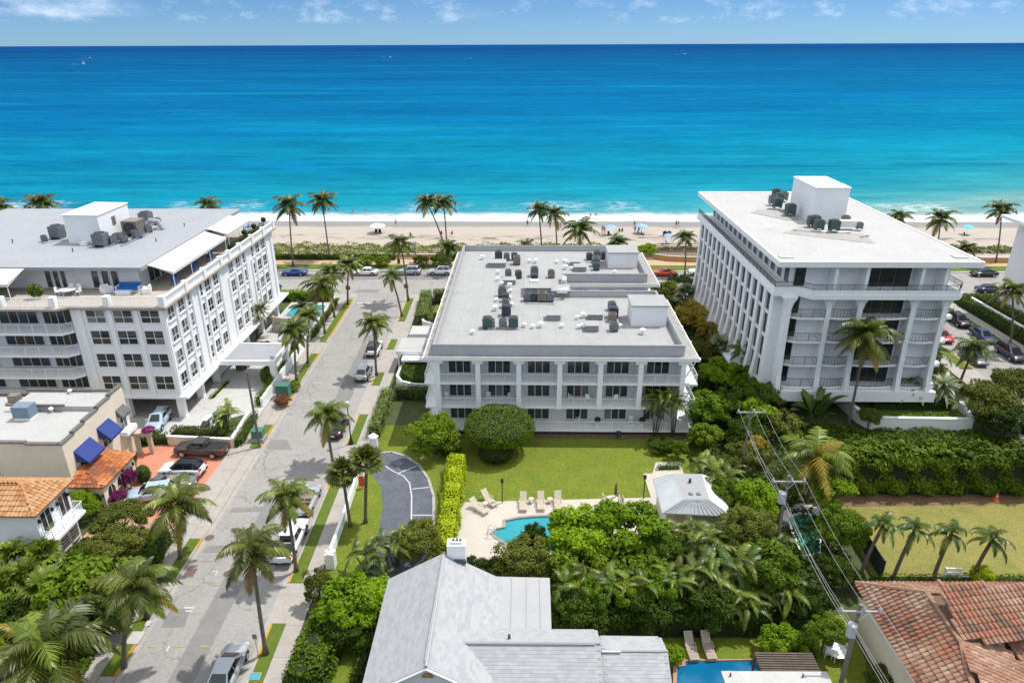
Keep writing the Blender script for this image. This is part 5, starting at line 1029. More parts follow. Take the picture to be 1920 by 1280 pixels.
def fan_mesh(name, m, seed, L_=.85, pet=.8, e0=.6):
    r_ = random.Random(seed); V = []; F = []; d = Vector((math.cos(e0), 0, math.sin(e0))); q = d * pet
    V += [Vector((0, -.03, 0)), Vector((0, .03, 0)), q + Vector((0, .02, 0)), q + Vector((0, -.02, 0))]; F.append((0, 1, 2, 3)); side = Vector((0, 1, 0))
    for j in range(19):
        a = -2.0 + 4.0 * j / 18; v = (d * math.cos(a) + side * math.sin(a)).normalized(); ll = L_ * (.8 + .2 * math.cos(a)) * r_.uniform(.9, 1.1); w_ = Vector((-math.sin(a) * d.x, math.cos(a), -math.sin(a) * d.z)) * .085
        mid = q + v * ll * .6 + Vector((0, 0, -.05)); tip = q + v * ll + Vector((0, 0, -.28 * r_.uniform(.7, 1.4))); k = len(V); V += [q - w_ * .2, q + w_ * .2, mid + w_, mid - w_, tip + w_ * .15, tip - w_ * .15]; F += [(k, k + 1, k + 2, k + 3), (k + 3, k + 2, k + 4, k + 5)]
    return raw_mesh(name, [tuple(v) for v in V], F, m)
def paddle_mesh(name, m, seed, L_=1.7, pet=1.2, e0=1.1):
    V = []; F = []; pts = []; p = Vector(); a = e0
    for i in range(9): pts.append(p.copy()); a = e0 - 1.1 * max(0, i - 3) / 6; p = p + Vector((math.cos(a), 0, math.sin(a))) * (L_ + pet) / 8
    for i, q in enumerate(pts):
        w_ = .03 if i < 3 else .30 * math.sin(math.pi * min(1, (i - 2.6) / 5.6)) + .02; V += [q + Vector((0, -w_, .25 * w_)), q, q + Vector((0, w_, .25 * w_))]
    for i in range(8): F += [(i * 3, i * 3 + 1, i * 3 + 4, i * 3 + 3), (i * 3 + 1, i * 3 + 2, i * 3 + 5, i * 3 + 4)]
    return raw_mesh(name, [tuple(v) for v in V], F, m)
ELV = [80, 66, 52, 38, 24, 8, -12, -38]
CV = [95, 105, 110, 105, 95, 80, 62, 40]
FRD = {}
for kind, (leaf, droop, width, nl, mats_, cf, stiff) in {'coconut': (.90, .70, .080, 40, [FR_G, FR_Y, FR_B, FR_L, FR_D], 1, .35), 'date': (.46, .12, .075, 34, [FR_S, FR_L, FR_Y], .8, .75), 'areca': (.62, .42, .085, 26, [FR_L, FR_D, FR_G], 1.05, .5), 'foxtail': (.66, .55, .09, 34, [FR_D, FR_G, FR_L], 1.35, .4)}.items():
    for i, (e_, c_) in enumerate(zip(ELV, CV)):
        for v_ in range(2):
            me = frond_mesh('frond', 3.0, R(e_ + (v_ * 9 - 4)), R(c_ * cf + (v_ * 16 - 8)), nl, leaf, droop, width, mats_[0], i * 7 + v_ + 50, stiff)
            FRD[kind, i, v_] = me
FAN = [fan_mesh('fan_leaf', FR_L, k, e0=.35 + .3 * (k % 3)) for k in range(4)]
PAD = [paddle_mesh('paddle_leaf', FR_D, k, e0=1.0 + .12 * k) for k in range(3)]
NUT = MB()
for k in range(7): a = k * 2.4; NUT.ell((.2 * math.cos(a), .2 * math.sin(a), -.28 - .05 * (k % 3)), .12, .12, .15, 7, 5)
NUTM = NUT.mesh('coconuts', mat('green coconuts', (.22, .20, .045), .5, .25, 5), True)
def trunk(root, top, r0_, r1_, bend=.25, m=TRUNK, flare=1.5, name='trunk'):
    b = Vector((0, 0, -.1)); t = Vector(top); pts = []; rads = []
    for i in range(9):
        s_ = i / 8; p = b.lerp(t, s_); off = math.sin(math.pi * s_) * bend; h_ = Vector((t.x, t.y, 0)); p -= h_ * off * .5 if h_.length > .1 else Vector(((b.x + root.location.x * 7) % 1 - .5, 0, 0)) * off
        pts.append(p); rads.append((r0_ + (r1_ - r0_) * s_) * (1 + (flare - 1) * max(0, 1 - s_ * 8)))
    return part(name, MB().tube(pts, rads, 8), m, root, True)
def palm(label, base, top, L_=3.0, nf=20, kind='coconut', group=None, cols=None, seed=None, tr_=(.17, .11), name='coconut_palm', nuts=True, low=7, yellow=3, cat='palm tree'):
    rnd = random.Random(seed if seed is not None else label); root = thing(name, label, cat, (base[0], base[1], 0), 0, group)
    tp = Vector(top) - Vector((base[0], base[1], 0)); trunk(root, tp, *tr_); cols = cols or ([FR_G, FR_G, FR_L] if kind == 'coconut' else None); a0 = rnd.uniform(0, 6.28)
    for k in range(nf):
        t = k / (nf - 1); lv = min(7, max(0, int(t * (low + .6) + rnd.uniform(-.4, .4)))); me = FRD[kind, lv, rnd.randrange(2)]
        o = link('frond', me, root, tp + Vector((0, 0, .12 - .2 * t)), (rnd.uniform(-.2, .2), 0, a0 + k * 2.399 + rnd.uniform(-.2, .2)), L_ / 3.0 * rnd.uniform(.86, 1.1) * (.72 if lv == 0 else 1))
        if k >= nf - yellow: remat(o, rnd.choice([FR_Y, FR_Y, FR_Y, FR_B]) if kind == 'coconut' else FR_Y)
        elif cols: remat(o, rnd.choice(cols))
    if nuts: link('coconuts', NUTM, root, tp, (0, 0, a0), L_ / 3.0)
    return root
def fanpalm(label, base, top, s_=1.0, nf=22, col=None, group=None, tr_=(.16, .14), name='fan_palm', seed=None):
    rnd = random.Random(label); root = thing(name, label, 'palm tree', (base[0], base[1], 0), 0, group); tp = Vector(top) - Vector((base[0], base[1], 0)); trunk(root, tp, *tr_, bend=.05)
    for k in range(nf):
        t = k / (nf - 1); o = link('fan_leaf', FAN[rnd.randrange(4)], root, tp, (rnd.uniform(-.2, .2), R(-50 + 95 * t + rnd.uniform(-8, 8)), k * 2.399), s_ * rnd.uniform(.85, 1.15)); remat(o, FR_Y if k > nf - 3 else (col or FR_L))
    return root
def areca(label, base, h, spread=1.3, ns=6, L_=1.9, kind='areca', cols=(FR_L, FR_G, FR_L), group=None, name='areca_palm', nfr=6):
    rnd = random.Random(label); root = thing(name, label, 'palm clump', (base[0], base[1], 0), 0, group)
    for s_ in range(ns):
        a = s_ * 2.399; rr = spread * (.25 + .75 * (s_ / max(1, ns - 1))); hh = h * rnd.uniform(.72, 1.05); tp = Vector((math.cos(a) * rr, math.sin(a) * rr, hh))
        b = Vector((math.cos(a) * rr * .25, math.sin(a) * rr * .25, -.05)); part('stem', MB().tube([b, b.lerp(tp, .5) * 1.0 + Vector((0, 0, .1)), tp], [.07, .06, .05], 6), TRUNK, root, True)
        for k in range(nfr):
            lv = min(6, 1 + k); o = link('frond', FRD[kind, lv, rnd.randrange(2)], root, tp, (rnd.uniform(-.15, .15), 0, rnd.uniform(0, 6.28) if k < 2 else k * 2.399 + a), L_ / 3 * rnd.uniform(.85, 1.15)); remat(o, rnd.choice(cols))
    return root
def paddles(label, base, h, n=12, s_=1.0, col=None):
    rnd = random.Random(label); root = thing('broad_leaf_plant', label, 'plant', (base[0], base[1], 0))
    for k in range(n): o = link('paddle_leaf', PAD[k % 3], root, (rnd.uniform(-.5, .5), rnd.uniform(-.5, .5), h * rnd.uniform(0, .5)), (rnd.uniform(-.2, .2), rnd.uniform(-.2, .3), k * 2.399), s_ * rnd.uniform(.8, 1.2)); remat(o, col or FR_D)
    return root
def crown_mesh(name, seed, nleaf, s_, m, clumps=30, flat=.72, up_=.5):
    """unit crown: leaf clumps over a dome with hollows between them"""
    g_ = np.random.default_rng(seed); P = []; Nn = []; S = []
    C = []
    for k in range(clumps):
        z = g_.uniform(-.55, 1); a = k * 2.399 + g_.uniform(-.4, .4); rr = math.sqrt(max(0, 1 - z * z)); q = g_.uniform(.50, .98); C.append((np.array([rr * math.cos(a) * q, rr * math.sin(a) * q, z * q * flat]), g_.uniform(.16, .40) * (1.12 - .3 * q)))
    per = nleaf // clumps
    for c, r_ in C:
        d = unit(g_.normal(size=(per, 3)) + np.array([0, 0, .25]) + c / (np.linalg.norm(c) + .01) * .5); rad = r_ * np.where(g_.random((per, 1)) < .07, g_.uniform(1.05, 1.35, (per, 1)), g_.uniform(.5, 1.08, (per, 1)) ** .6); P.append(c + d * rad * np.array([1, 1, .85])); Nn.append(d + np.array([0, 0, up_]) + g_.normal(size=(per, 3)) * .55); S.append(s_ * g_.uniform(.65, 1.3, per))
    global RNG
    V, F = leaf_arrays(np.concatenate(P), np.concatenate(Nn), np.concatenate(S)); return raw_mesh(name, V, F, m)
CROWN = {'fine': [crown_mesh('crown', 11 + k, 10000, .050, LF_M, 46) for k in range(3)], 'big': [crown_mesh('crown', 21 + k, 5600, .078, LF_B, 40) for k in range(3)], 'loose': [crown_mesh('crown', 31 + k, 4600, .062, LF_O, 36, .75) for k in range(3)]}
LIMB = MB(); LIMB.tube([(0, 0, -.9), (.03, .02, -.45), (0, 0, -.1)], [.09, .065, .05], 7)
for k in range(5): a = k * 1.26 + .3; LIMB.tube([(0, 0, -.4 + .05 * k), (.25 * math.cos(a), .25 * math.sin(a), -.12), (.55 * math.cos(a), .55 * math.sin(a), .2)], [.045, .03, .012], 5)
LIMBM = LIMB.mesh('trunk', BARK, True)
def tree(label, c, r_, kind='fine', m=LF_M, hz=1.0, group=None, name='broadleaf_tree', cat='tree', seed=None, dome=1.0):
    """c = crown centre; the trunk runs down to the ground"""
    rnd = random.Random(seed or label); root = thing(name, label, cat, (c[0], c[1], 0), 0, group); o = link('crown', CROWN[kind][rnd.randrange(3)], root, (0, 0, c[2]), (0, 0, rnd.uniform(0, 6.28)), (r_, r_ * dome, r_ * hz)); remat(o, m)
    t = link('trunk', LIMBM, root, (0, 0, c[2]), (0, 0, rnd.uniform(0, 6.28)), (r_ * .8, r_ * .8, max(.4, (c[2] + .1) / .9))); return root
def hedge_mesh(name, poly, z0, z1, m, dens=55, s_=.13, wob=.10, seed=3, inset=.14, topz=None):
    g_ = np.random.default_rng(seed); a = sum(poly[i][0] * poly[(i + 1) % len(poly)][1] - poly[(i + 1) % len(poly)][0] * poly[i][1] for i in range(len(poly)))
    if a < 0: poly = poly[::-1]
    P = []; Nn = []; n = len(poly)
    for i in range(n):
        p = np.array(poly[i]); q = np.array(poly[(i + 1) % n]); L_ = np.linalg.norm(q - p); k = int(L_ * (z1 - z0) * dens); t = g_.uniform(0, 1, (k, 1)); xy = p + (q - p) * t; nn = np.array([(q - p)[1], -(q - p)[0]]) / max(L_, 1e-6); z = g_.uniform(z0, z1, (k, 1)); off = wob * (np.sin(xy[:, :1] * 2.1 + z * 1.7) + np.sin(xy[:, 1:] * 1.7 - z * 2.3)) + g_.normal(size=(k, 1)) * wob * .5; P.append(np.c_[xy + nn * off, z]); Nn.append(np.tile([*nn, .35], (k, 1)) + g_.normal(size=(k, 3)) * .5)
    lo = np.min(poly, 0); hi = np.max(poly, 0); k = int((hi - lo).prod() * dens * 1.2); xy = g_.uniform(lo, hi, (k, 2)); ok = np.array([inside(p, poly) for p in xy]) if k else np.zeros(0, bool); xy = xy[ok]; k = len(xy)
    z = z1 + wob * (np.sin(xy[:, 0] * 1.9) + np.sin(xy[:, 1] * 2.3 + xy[:, 0])) + g_.normal(size=k) * wob * .5; P.append(np.c_[xy, z]); Nn.append(np.tile([0, 0, 1.], (k, 1)) + g_.normal(size=(k, 3)) * .5)
    P = np.concatenate(P); Nn = np.concatenate(Nn); V, F = leaf_arrays(P, Nn, s_ * g_.uniform(.65, 1.3, len(P))); return raw_mesh(name, V, F, m)
def hedge(label, poly, h, m=LF_M, z0=0, dens=55, s_=.13, wob=.08, group=None, seed=3, name='hedge'):
    c = (sum(p[0] for p in poly) / len(poly), sum(p[1] for p in poly) / len(poly)); root = thing(name, label, 'hedge', (*c, z0), 0, group); lp = [(x - c[0], y - c[1]) for x, y in poly]
    part('foliage', hedge_mesh('foliage', lp, 0, h, m, dens, s_, wob, seed), None, root); ins = [(x * max(.3, 1 - .3 / max(.3, math.hypot(x, y))), y * max(.3, 1 - .3 / max(.3, math.hypot(x, y)))) for x, y in lp]
    part('dark_core', MB().prism(ins, -.05, h - .3), CORE, root); return root
def strip_poly(x0, y0, x1, y1, w_):
    a = Vector((x0, y0)); b = Vector((x1, y1)); n = (b - a).orthogonal().normalized() * w_ / 2; return [tuple(a - n), tuple(b - n), tuple(b + n), tuple(a + n)]
def topiary(label, c, rx, ry, rz, m=LF_M, trunk_r=.12, s_=.11, dens=70, stem_h=None, name='topiary', cat='topiary', flatb=False):
    """clipped ball or dome; c = centre"""
    root = thing(name, label, cat, (c[0], c[1], 0)); g_ = np.random.default_rng(5); k = int(4 * math.pi * (rx * ry * rz) ** (2 / 3) * dens); d = unit(g_.normal(size=(k, 3)))
    if flatb: d[:, 2] = np.where(d[:, 2] < -.35, -.35 + (d[:, 2] + .35) * .25, d[:, 2])
    P = d * np.array([rx, ry, rz]) * (1 + g_.normal(size=(k, 1)) * .018 + .02 * np.sin(d[:, :1] * 9 + d[:, 2:] * 7)); P[:, 2] += c[2]; V, F = leaf_arrays(P, d / np.array([rx, ry, rz]) + g_.normal(size=(k, 3)) * .28, s_ * g_.uniform(.7, 1.3, k)); part('foliage', raw_mesh('foliage', V, F, m), None, root)
    part('dark_core', MB().ell((0, 0, c[2] + (.08 if flatb else 0)), rx * .93, ry * .93, rz * (.93 if not flatb else .45), 14, 8), CORE, root); part('trunk', MB().tube([(0, 0, -.1), (0, 0, c[2])], [trunk_r * 1.2, trunk_r], 7), BARK, root); return root
def cover(name, poly, n, zlo, zhi, s_, m, seed=1):
    """uncountable low growth over an area"""
    g_ = np.random.default_rng(seed); lo = np.min(poly, 0); hi = np.max(poly, 0); xy = g_.uniform(lo, hi, (n * 2, 2)); xy = xy[np.array([inside(p, poly) for p in xy])][:n]; k = len(xy)
    b = .5 + .25 * np.sin(xy[:, 0] * 1.3 + 2 * np.sin(xy[:, 1] * .7)) + .25 * np.sin(xy[:, 1] * 1.7 + xy[:, 0] * .6); z = zlo + (zhi - zlo) * b * g_.uniform(.55, 1, k); V, F = leaf_arrays(np.c_[xy, z], np.tile([0, 0, 1.], (k, 1)) + g_.normal(size=(k, 3)) * .6, s_ * g_.uniform(.6, 1.4, k)); o = link(name, raw_mesh(name, V, F, m)); o['kind'] = 'stuff'; return o

# ---------------------------------------------------------------- street palms
GL_, GR_, GB_ = 'coconut palms along the left verge of the street', 'coconut palms along the right verge of the street', 'coconut palms along the beachfront'
palm('big coconut palm at the bottom left corner with long arching fronds', (-31.52, 31.91), (-30.07, 31.91, 5.89), 4.9, 22, yellow=2, low=7.2, cols=[FR_G, FR_L, FR_G])
palm('coconut palm with a curved trunk on the left verge beside the street lamp', (-28.74, 36.04), (-26.09, 36.04, 7.50), 3.1, 22, group=GL_, yellow=3, low=7.3)
palm('coconut palm on the left pavement in front of the pale blue car', (-29.89, 47.37), (-28.95, 47.37, 5.78), 3.4, 24, group=GL_)
palm('coconut palm with spreading crown by the green utility box hedge', (-30.34, 81.92), (-29.68, 81.92, 7.42), 2.9, 22, group=GL_)
palm('coconut palm nearest the entrance canopy of the left tower', (-30.40, 87.27), (-29.31, 87.27, 7.27), 2.6, 20, group=GL_)
palm('tall coconut palm with a wide crown beside the white tower pool', (-30.98, 98.34), (-30.52, 98.34, 7.89), 3.5, 26, group=GL_)
palm('coconut palm leaning over the pool wall behind the wide crowned palm', (-31.24, 105.16), (-30.83, 105.16, 8.00), 2.9, 20, group=GL_)
palm('coconut palm at the end of the left verge by the stop sign', (-30.50, 111.22), (-29.63, 111.22, 7.13), 2.9, 22, group=GL_)
palm('coconut palm on the right verge beside the silver car at the bottom edge', (-18.87, 37.29), (-18.47, 37.29, 9.61), 2.75, 22, group=GR_, yellow=5, low=7.6)
palm('coconut palm on the right verge behind the white pickup', (-19.29, 45.95), (-19.10, 45.95, 7.61), 2.6, 20, group=GR_, yellow=4, low=7.6)
palm('coconut palm over the black sedan on the right of the street', (-20.43, 62.55), (-20.48, 62.55, 5.84), 2.9, 22, group=GR_, low=7)
palm('coconut palm in the small grass patch near the carports', (-20.03, 83.67), (-19.77, 83.67, 7.50), 3.0, 22, group=GR_, low=6.6, yellow=1)
palm('thin leaning coconut palm with sparse crown near the street corner', (-20.23, 105.76), (-21.57, 105.76, 6.95), 2.6, 15, group=GR_, yellow=4, low=7.6)
palm('tall coconut palm by the right stop sign at the street corner', (-20.35, 113.21), (-20.97, 113.21, 10.18), 3.2, 22, group=GR_)
fanpalm('cabbage palm on the left of the pair by the white curving wall', (-16.14, 52.08), (-16.32, 52.08, 5.74), 1.05, 34, FR_G, 'cabbage palms beside the circular drive', name='cabbage_palm')
fanpalm('cabbage palm on the right of the pair by the white curving wall', (-14.86, 52.57), (-14.19, 52.57, 6.57), 1.15, 36, FR_G, 'cabbage palms beside the circular drive', name='cabbage_palm')
# beachfront row
for lab, b, t, L_ in [('coconut palm cut by the left edge of the photo against the sea', (-105.72, 136.00, 11.04), (-105.50, 136.00, 11.80), 3.8), ('bushy coconut palm behind the left end of the white tower roof', (-101.06, 132.00, 10.04), (-101.00, 132.00, 10.25), 3.8), ('tall coconut palm rising behind the left tower roof at far left', (-97.57, 137.00, 11.59), (-97.48, 137.00, 11.91), 4.0),
                      ('coconut palm just showing above the back edge of the left tower roof', (-63.23, 136.00, 11.30), (-63.12, 136.00, 11.94), 3.4), ('tall coconut palm on the beach verge right of the left tower', (-46.81, 133.44), (-46.05, 133.44, 12.40), 3.9), ('tall coconut palm leaning left between the two street corners', (-40.76, 138.39), (-40.97, 138.39, 12.10), 3.9),
                      ('left palm of the tall pair above the white cars', (-15.51, 134.83), (-19.30, 134.83, 12.65), 3.7), ('right palm of the tall pair above the white cars', (-15.97, 137.00, 2.39), (-16.33, 137.00, 12.09), 3.7), ('short coconut palm beside the back left corner of the central roof', (-14.86, 129.49), (-14.87, 129.49, 5.04), 3.2),
                      ('left slim palm behind the central building roof', (3.39, 138.00, 3.27), (2.54, 138.00, 10.62), 3.4), ('right slim palm behind the central building roof', (6.54, 138.00, 3.28), (5.76, 138.00, 9.65), 3.5), ('broad coconut palm behind the middle of the central roof', (9.94, 130.00, 6.00), (10.36, 130.00, 8.40), 4.6),
                      ('low palm top peeping over the central roof edge on the left', (0.02, 134.00, 3.27), (0.01, 134.00, 4.14), 2.6), ('low palm top peeping over the central roof edge on the right', (17.68, 130.00, 4.44), (17.59, 130.00, 6.02), 3.0), ('coconut palm on the boulevard verge beside the white pickup', (30.75, 128.90), (30.26, 128.90, 7.37), 2.9),
                      ('palm crown just above the back edge of the right tower roof', (73.89, 137.00, 8.04), (73.62, 137.00, 9.32), 3.2), ('coconut palm on the beach right of the right tower', (83.40, 138.00, 2.34), (82.49, 138.00, 8.89), 3.9), ('tall leaning coconut palm at the far right of the beach', (95.01, 137.00, -0.69), (93.27, 137.00, 10.83), 3.6), ('small palm by the beach near the right tower corner', (88.43, 136.00, 0.71), (87.76, 136.00, 3.35), 2.8)]:
    palm(lab, b[:2], t, L_, 20, group=GB_, yellow=2, low=6.6, cols=[FR_D, FR_G, FR_G])
# left frontage
palm('silvery date palm nearer the entrance canopy', (-41.56, 95.28), (-41.52, 95.28, 2.85), 2.3, 34, 'date', tr_=(.2, .2), name='date_palm', nuts=False, low=6.2, group='date palms by the left tower')
palm('silvery date palm nearer the swimming pool of the left tower', (-40.94, 96.94), (-39.82, 96.94, 4.27), 2.6, 36, 'date', tr_=(.2, .2), name='date_palm', nuts=False, low=6.2, group='date palms by the left tower')
areca('areca palm clump in the planter beside the charcoal pickup', (-34.17, 68.19), 3.0, 1.3, 7, 2.0, cols=(FR_L, FR_D, FR_L))
palm('small dark palm near the pool terrace wall behind the pavement', (-34.92, 98.00, -1.13)[:2] if 0 else (-33.6, 97.5), (-33.4, 97.5, 4.6), 2.4, 18, yellow=1)
for i, (u_, lab) in enumerate([((-44.25, 47.51, 3.30), 'fan palm against the white wall at the far left'), ((-41.71, 47.07, 3.40), 'fan palm below the tan tiled roof corner'), ((-41.11, 43.67, 2.80), 'yellow green fan palm in the left garden near the white house'), ((-38.94, 43.92, 3.00), 'tall fan palm under the white balcony'), ((-36.49, 40.53, 2.70), 'bright fan palm beside the dark sea grape tree'), ((-39.70, 40.97, 2.40), 'low fan palm at the left edge below the others'), ((-38.94, 41.92, 2.60), 'fan palm in the middle of the left garden clump')]):
    fanpalm(lab, u_[:2], u_, 1.25, 26, FR_L, 'bright fan palms in the left garden')
areca('feathery palm left of the cream house corner', (-49.49, 58.96, 3.20)[:2], 3.4, .9, 4, 2.0, cols=(FR_G, FR_D, FR_L)); areca('feathery palm right of the cream house corner', (-46.47, 58.14, 3.00)[:2], 3.0, .9, 4, 1.9, cols=(FR_L, FR_G))
areca('dark shaggy palm at the left edge by the cream house', (-52.07, 56.96, 2.60)[:2], 3.0, 1.0, 5, 2.2, cols=(FR_G, FR_D)); paddles('tall paddle leaved plant rising beside the cream house', (-50.44, 60.57, 4.60)[:2], 4.6, 12, 1.1); paddles('paddle leaved plant at the left edge beside the white roof', (-54.79, 62.49, 4.20)[:2], 4.0, 12, 1.2)
areca('arching palm in the lower left garden under the big coconut', (-35.11, 35.99, 3.00)[:2], 2.8, 1.4, 6, 2.4, cols=(FR_G, FR_L, FR_Y))
tree('dark sea grape tree with large glossy leaves in the left garden', (-33.06, 39.82, 3.20), 3.1, 'big', LF_M, 1.0, seed=4); tree('dark leafy tree beyond the sea grape at the lower left', (-31.00, 39.05, 2.00), 2.0, 'big', LF_D, 1.0)
tree('dark tree below the fan palms at the left edge', (-38.39, 39.34, 1.60), 2.4, 'fine', LF_D, .9)
tree('wide olive green shrub between the house and the pavement', (-35.86, 49.79, 2.20), 2.3, 'fine', LF_O, .85); tree('grey green bushy shrub left of the clipped hedge', (-35.15, 46.38, 1.80), 2.1, 'fine', LF_O, .85); tree('mid green shrub under the white balcony', (-36.56, 45.50, 1.40), 1.8, 'fine', LF_M, .8); tree('twiggy olive shrub behind the pavement hedge', (-33.53, 48.15, 1.50), 1.3, 'loose', LF_O, .9)
tree('bright green bush between the two tiled roofs', (-41.49, 52.72, 1.70), 1.5, 'fine', LF_B, 1.1); tree('narrow dark bush at the white house corner', (-41.11, 50.59, 2.40), .9, 'fine', LF_O, 1.8)
hedge('clipped green hedge beside the left pavement', [(-33.25, 47.52), (-32.15, 45.74), (-31.20, 46.41), (-31.54, 49.88), (-32.45, 50.76), (-32.97, 50.01)], 1.5, LF_M, s_=.10)
topiary('cylinder clipped bush beside the coral driveway', (-38.92, 58.94, 0.90), .75, .75, 1.0, LF_M, s_=.08); tree('magenta bougainvillea against the arched wing', (-39.55, 57.51, 1.60), .85, 'fine', LF_P, 1.3, name='flowering_shrub', cat='shrub'); tree('low magenta bougainvillea by the grey parked cars', (-39.36, 55.11, 0.90), .9, 'fine', LF_P, .8, name='flowering_shrub', cat='shrub'); tree('pink flowering climber over the garden archway', (-40.7, 64.3, 2.9), .65, 'fine', LF_P, .7, name='flowering_shrub', cat='shrub')
hedge('rounded clipped bush against the tan planter wall', [(-43.88, 65.86), (-39.64, 65.81), (-40.24, 67.05), (-44.48, 67.22)], 1.1, LF_M, s_=.09)
hedge('reddish green shrub row on top of the tan planter wall', [(-39.6, 66.3), (-33.2, 65.9), (-33.3, 67.0), (-39.6, 67.5)], .8, LF_O, .9, s_=.11); hedge('clipped green hedge outside the planter wall by the utility pole', [(-32.2, 65.6), (-31.4, 65.6), (-31.9, 72.2), (-32.6, 72.0)], 1.0, LF_M, s_=.09)
hedge('long clipped hedge outside the white wall near the utility boxes', [(KL(75) - 2.7, 74.6), (KL(75) - 1.6 - .9, 74.6), (KL(92) - 2.55, 92.5), (KL(92) - 2.8, 92.5)] if 0 else strip_poly(KL(75) - 3.4, 74.9, KL(94) - 3.4, 94.0, .7), 1.3, LF_M, s_=.10); hedge('clipped hedge on the wall beside the swimming pool terrace', strip_poly(KL(96) - 2.5 - .1, 96.5, KL(112) - 2.6, 112, .6), 1.0, LF_M, s_=.10)
hedge('boxy hedge between the swimming pool and the boulevard', [(-48, 112.9), (-33.6, 112.9), (-33.6, 114.3), (-48, 114.3)], 1.7, LF_B, s_=.15, dens=40); hedge('round hedge below the pool terrace loungers', strip_poly(-39.6, 100.3, -34, 100.6, 1.0), 1.1, LF_M, .0, s_=.11); hedge('narrow grass strip hedge along the tower garage', strip_poly(-39.6, 76.6, -39.4, 82.0, .5), .35, LF_B, s_=.08)
topiary('clipped round ball tree at the white forecourt wall', (-33.73, 81.15, 1.30), 1.0, 1.0, 1.25, LF_M, s_=.085); topiary('egg shaped bush behind the entrance canopy column', (-32.9, 90.0, 1.2), .6, .6, 1.3, LF_M, s_=.085)
tree('reddish croton bush with green box behind it', (-29.84, 75.08, 0.85), 1.0, 'fine', LF_R, .85, name='shrub', cat='shrub'); tree('green shrub beside the reddish croton', (-29.97, 79.25, 0.80), 1.0, 'fine', LF_M, .8, name='shrub', cat='shrub'); tree('low shrubs under the date palms', (-38.58, 92.56, 0.50), 1.3, 'fine', LF_D, .5, name='shrub', cat='shrub')
# central block
topiary('huge mushroom clipped ficus on the front lawn', (-2.78, 65.28, 3.00), 3.75, 3.6, 2.0, LF_M, .5, .10, 75, name='clipped_tree', flatb=True); topiary('dark skirt of the mushroom ficus around its trunk', (-3.08, 63.40, 1.15), 1.9, 1.7, 1.25, LF_D, .3, .10, 50, name='clipped_shrub')
tree('large round ficus tree beside the circular drive', (-9.83, 64.57, 2.50), 2.9, 'fine', LF_M, .98, seed=9); tree('dark bush at the foot of the round ficus', (-8.19, 64.20, 0.80), 1.2, 'fine', LF_D, .7, name='shrub', cat='shrub')
hedge('tall yellow green hedge between the drive and the pool', [(-7.34, 47.59), (-6.14, 47.61), (-6.32, 61.54), (-7.78, 61.52)], 1.9, LF_H, s_=.12, wob=.14, dens=110)
hedge('grey green clipped hedge along the right pavement', strip_poly(-17.0, 67.4, -17.3, 77.3, 1.25), 1.7, LF_G, s_=.09); hedge('shorter grey green hedge across the end of the lawn', strip_poly(-16.4, 77.6, -11.2, 77.2, 1.2), 1.7, LF_G, s_=.09)
hedge('dark hedge inside the curved white planter wall', [(-16.3, 83.8), (-16.3, 81.2), (-14.5, 79.2), (-11.4, 78.7), (-11.4, 83.8)], 1.9, LF_M, s_=.11)
hedge('thick clipped hedge around the courtyard by the boulevard, left side', strip_poly(-16.2, 101.6, -17.2, 113.6, 1.8), 2.0, LF_G, s_=.14, dens=40); hedge('thick clipped hedge around the courtyard by the boulevard, far side', strip_poly(-15.8, 112.8, -11.6, 112.8, 1.8), 2.2, LF_G, s_=.14, dens=40); hedge('rounded clipped hedge above the curved white planter base', strip_poly(-15.2, 101.4, -11.8, 101.4, 2.0), 2.0, LF_G, s_=.13, dens=45)
sheet('courtyard_grass', [(-15.4, 102.6), (-11.5, 102.6), (-11.5, 112), (-15.4, 112)], .05, GRASS)
areca('left areca palm clump at the right corner of the central building', (14.82, 68.76), 4.9, .8, 6, 2.0, cols=(FR_L, FR_L, FR_G)); areca('right areca palm clump at the right corner of the central building', (16.84, 68.56), 5.2, .7, 5, 2.0, cols=(FR_L, FR_L, FR_G))
tree('dark shrub under the areca palms at the building corner', (14.96, 65.79, 0.70), 1.6, 'fine', LF_D, .6, name='shrub', cat='shrub'); tree('upright dark shrub at the lawn corner', (16.37, 63.76, 1.30), 1.0, 'fine', LF_M, 1.2, name='shrub', cat='shrub')
hedge('low trimmed hedge behind the pool house', [(13.69, 61.44), (16.40, 61.68), (16.52, 62.28), (13.94, 62.24)], .6, LF_B, s_=.08)
areca('palm clump with dark arching fronds beside the drive exit', (-12.95, 45.68, 2.40)[:2], 2.6, 1.2, 6, 1.9, cols=(FR_D, FR_G, FR_L)); areca('palm clump leaning over the drive beside the round ficus shrub', (-10.92, 46.90, 2.80)[:2], 3.0, 1.0, 5, 1.9, cols=(FR_D, FR_L, FR_G)); areca('dwarf palm in front of the drive exit', (-11.71, 44.44, 1.00)[:2], 1.2, .6, 3, 1.6, cols=(FR_G, FR_D))
tree('rounded ficus shrub at the foot of the yellow hedge', (-9.04, 47.67, 2.20), 2.1, 'fine', LF_O, .95); tree('bright green spreading tree left of the shingle house', (-12.96, 40.01, 2.40), 2.4, 'big', LF_B, .9); tree('second bright green tree touching the shingle house eave', (-11.47, 40.51, 2.20), 2.0, 'big', LF_B, .9); tree('dark lower growth under the bright green tree', (-12.71, 38.49, 1.30), 2.2, 'fine', LF_D, .8); tree('slim olive tree beside the pavement', (-16.15, 42.18, 2.00), 1.2, 'loose', LF_O, 1.5)
tree('dark hedge bush behind the chimney of the shingle house', (-4.48, 44.63, 1.60), 1.5, 'fine', LF_D, .8, name='shrub', cat='shrub'); tree('dark bush right of the chimney', (-2.29, 44.31, 1.80), 1.6, 'fine', LF_D, .9, name='shrub', cat='shrub')
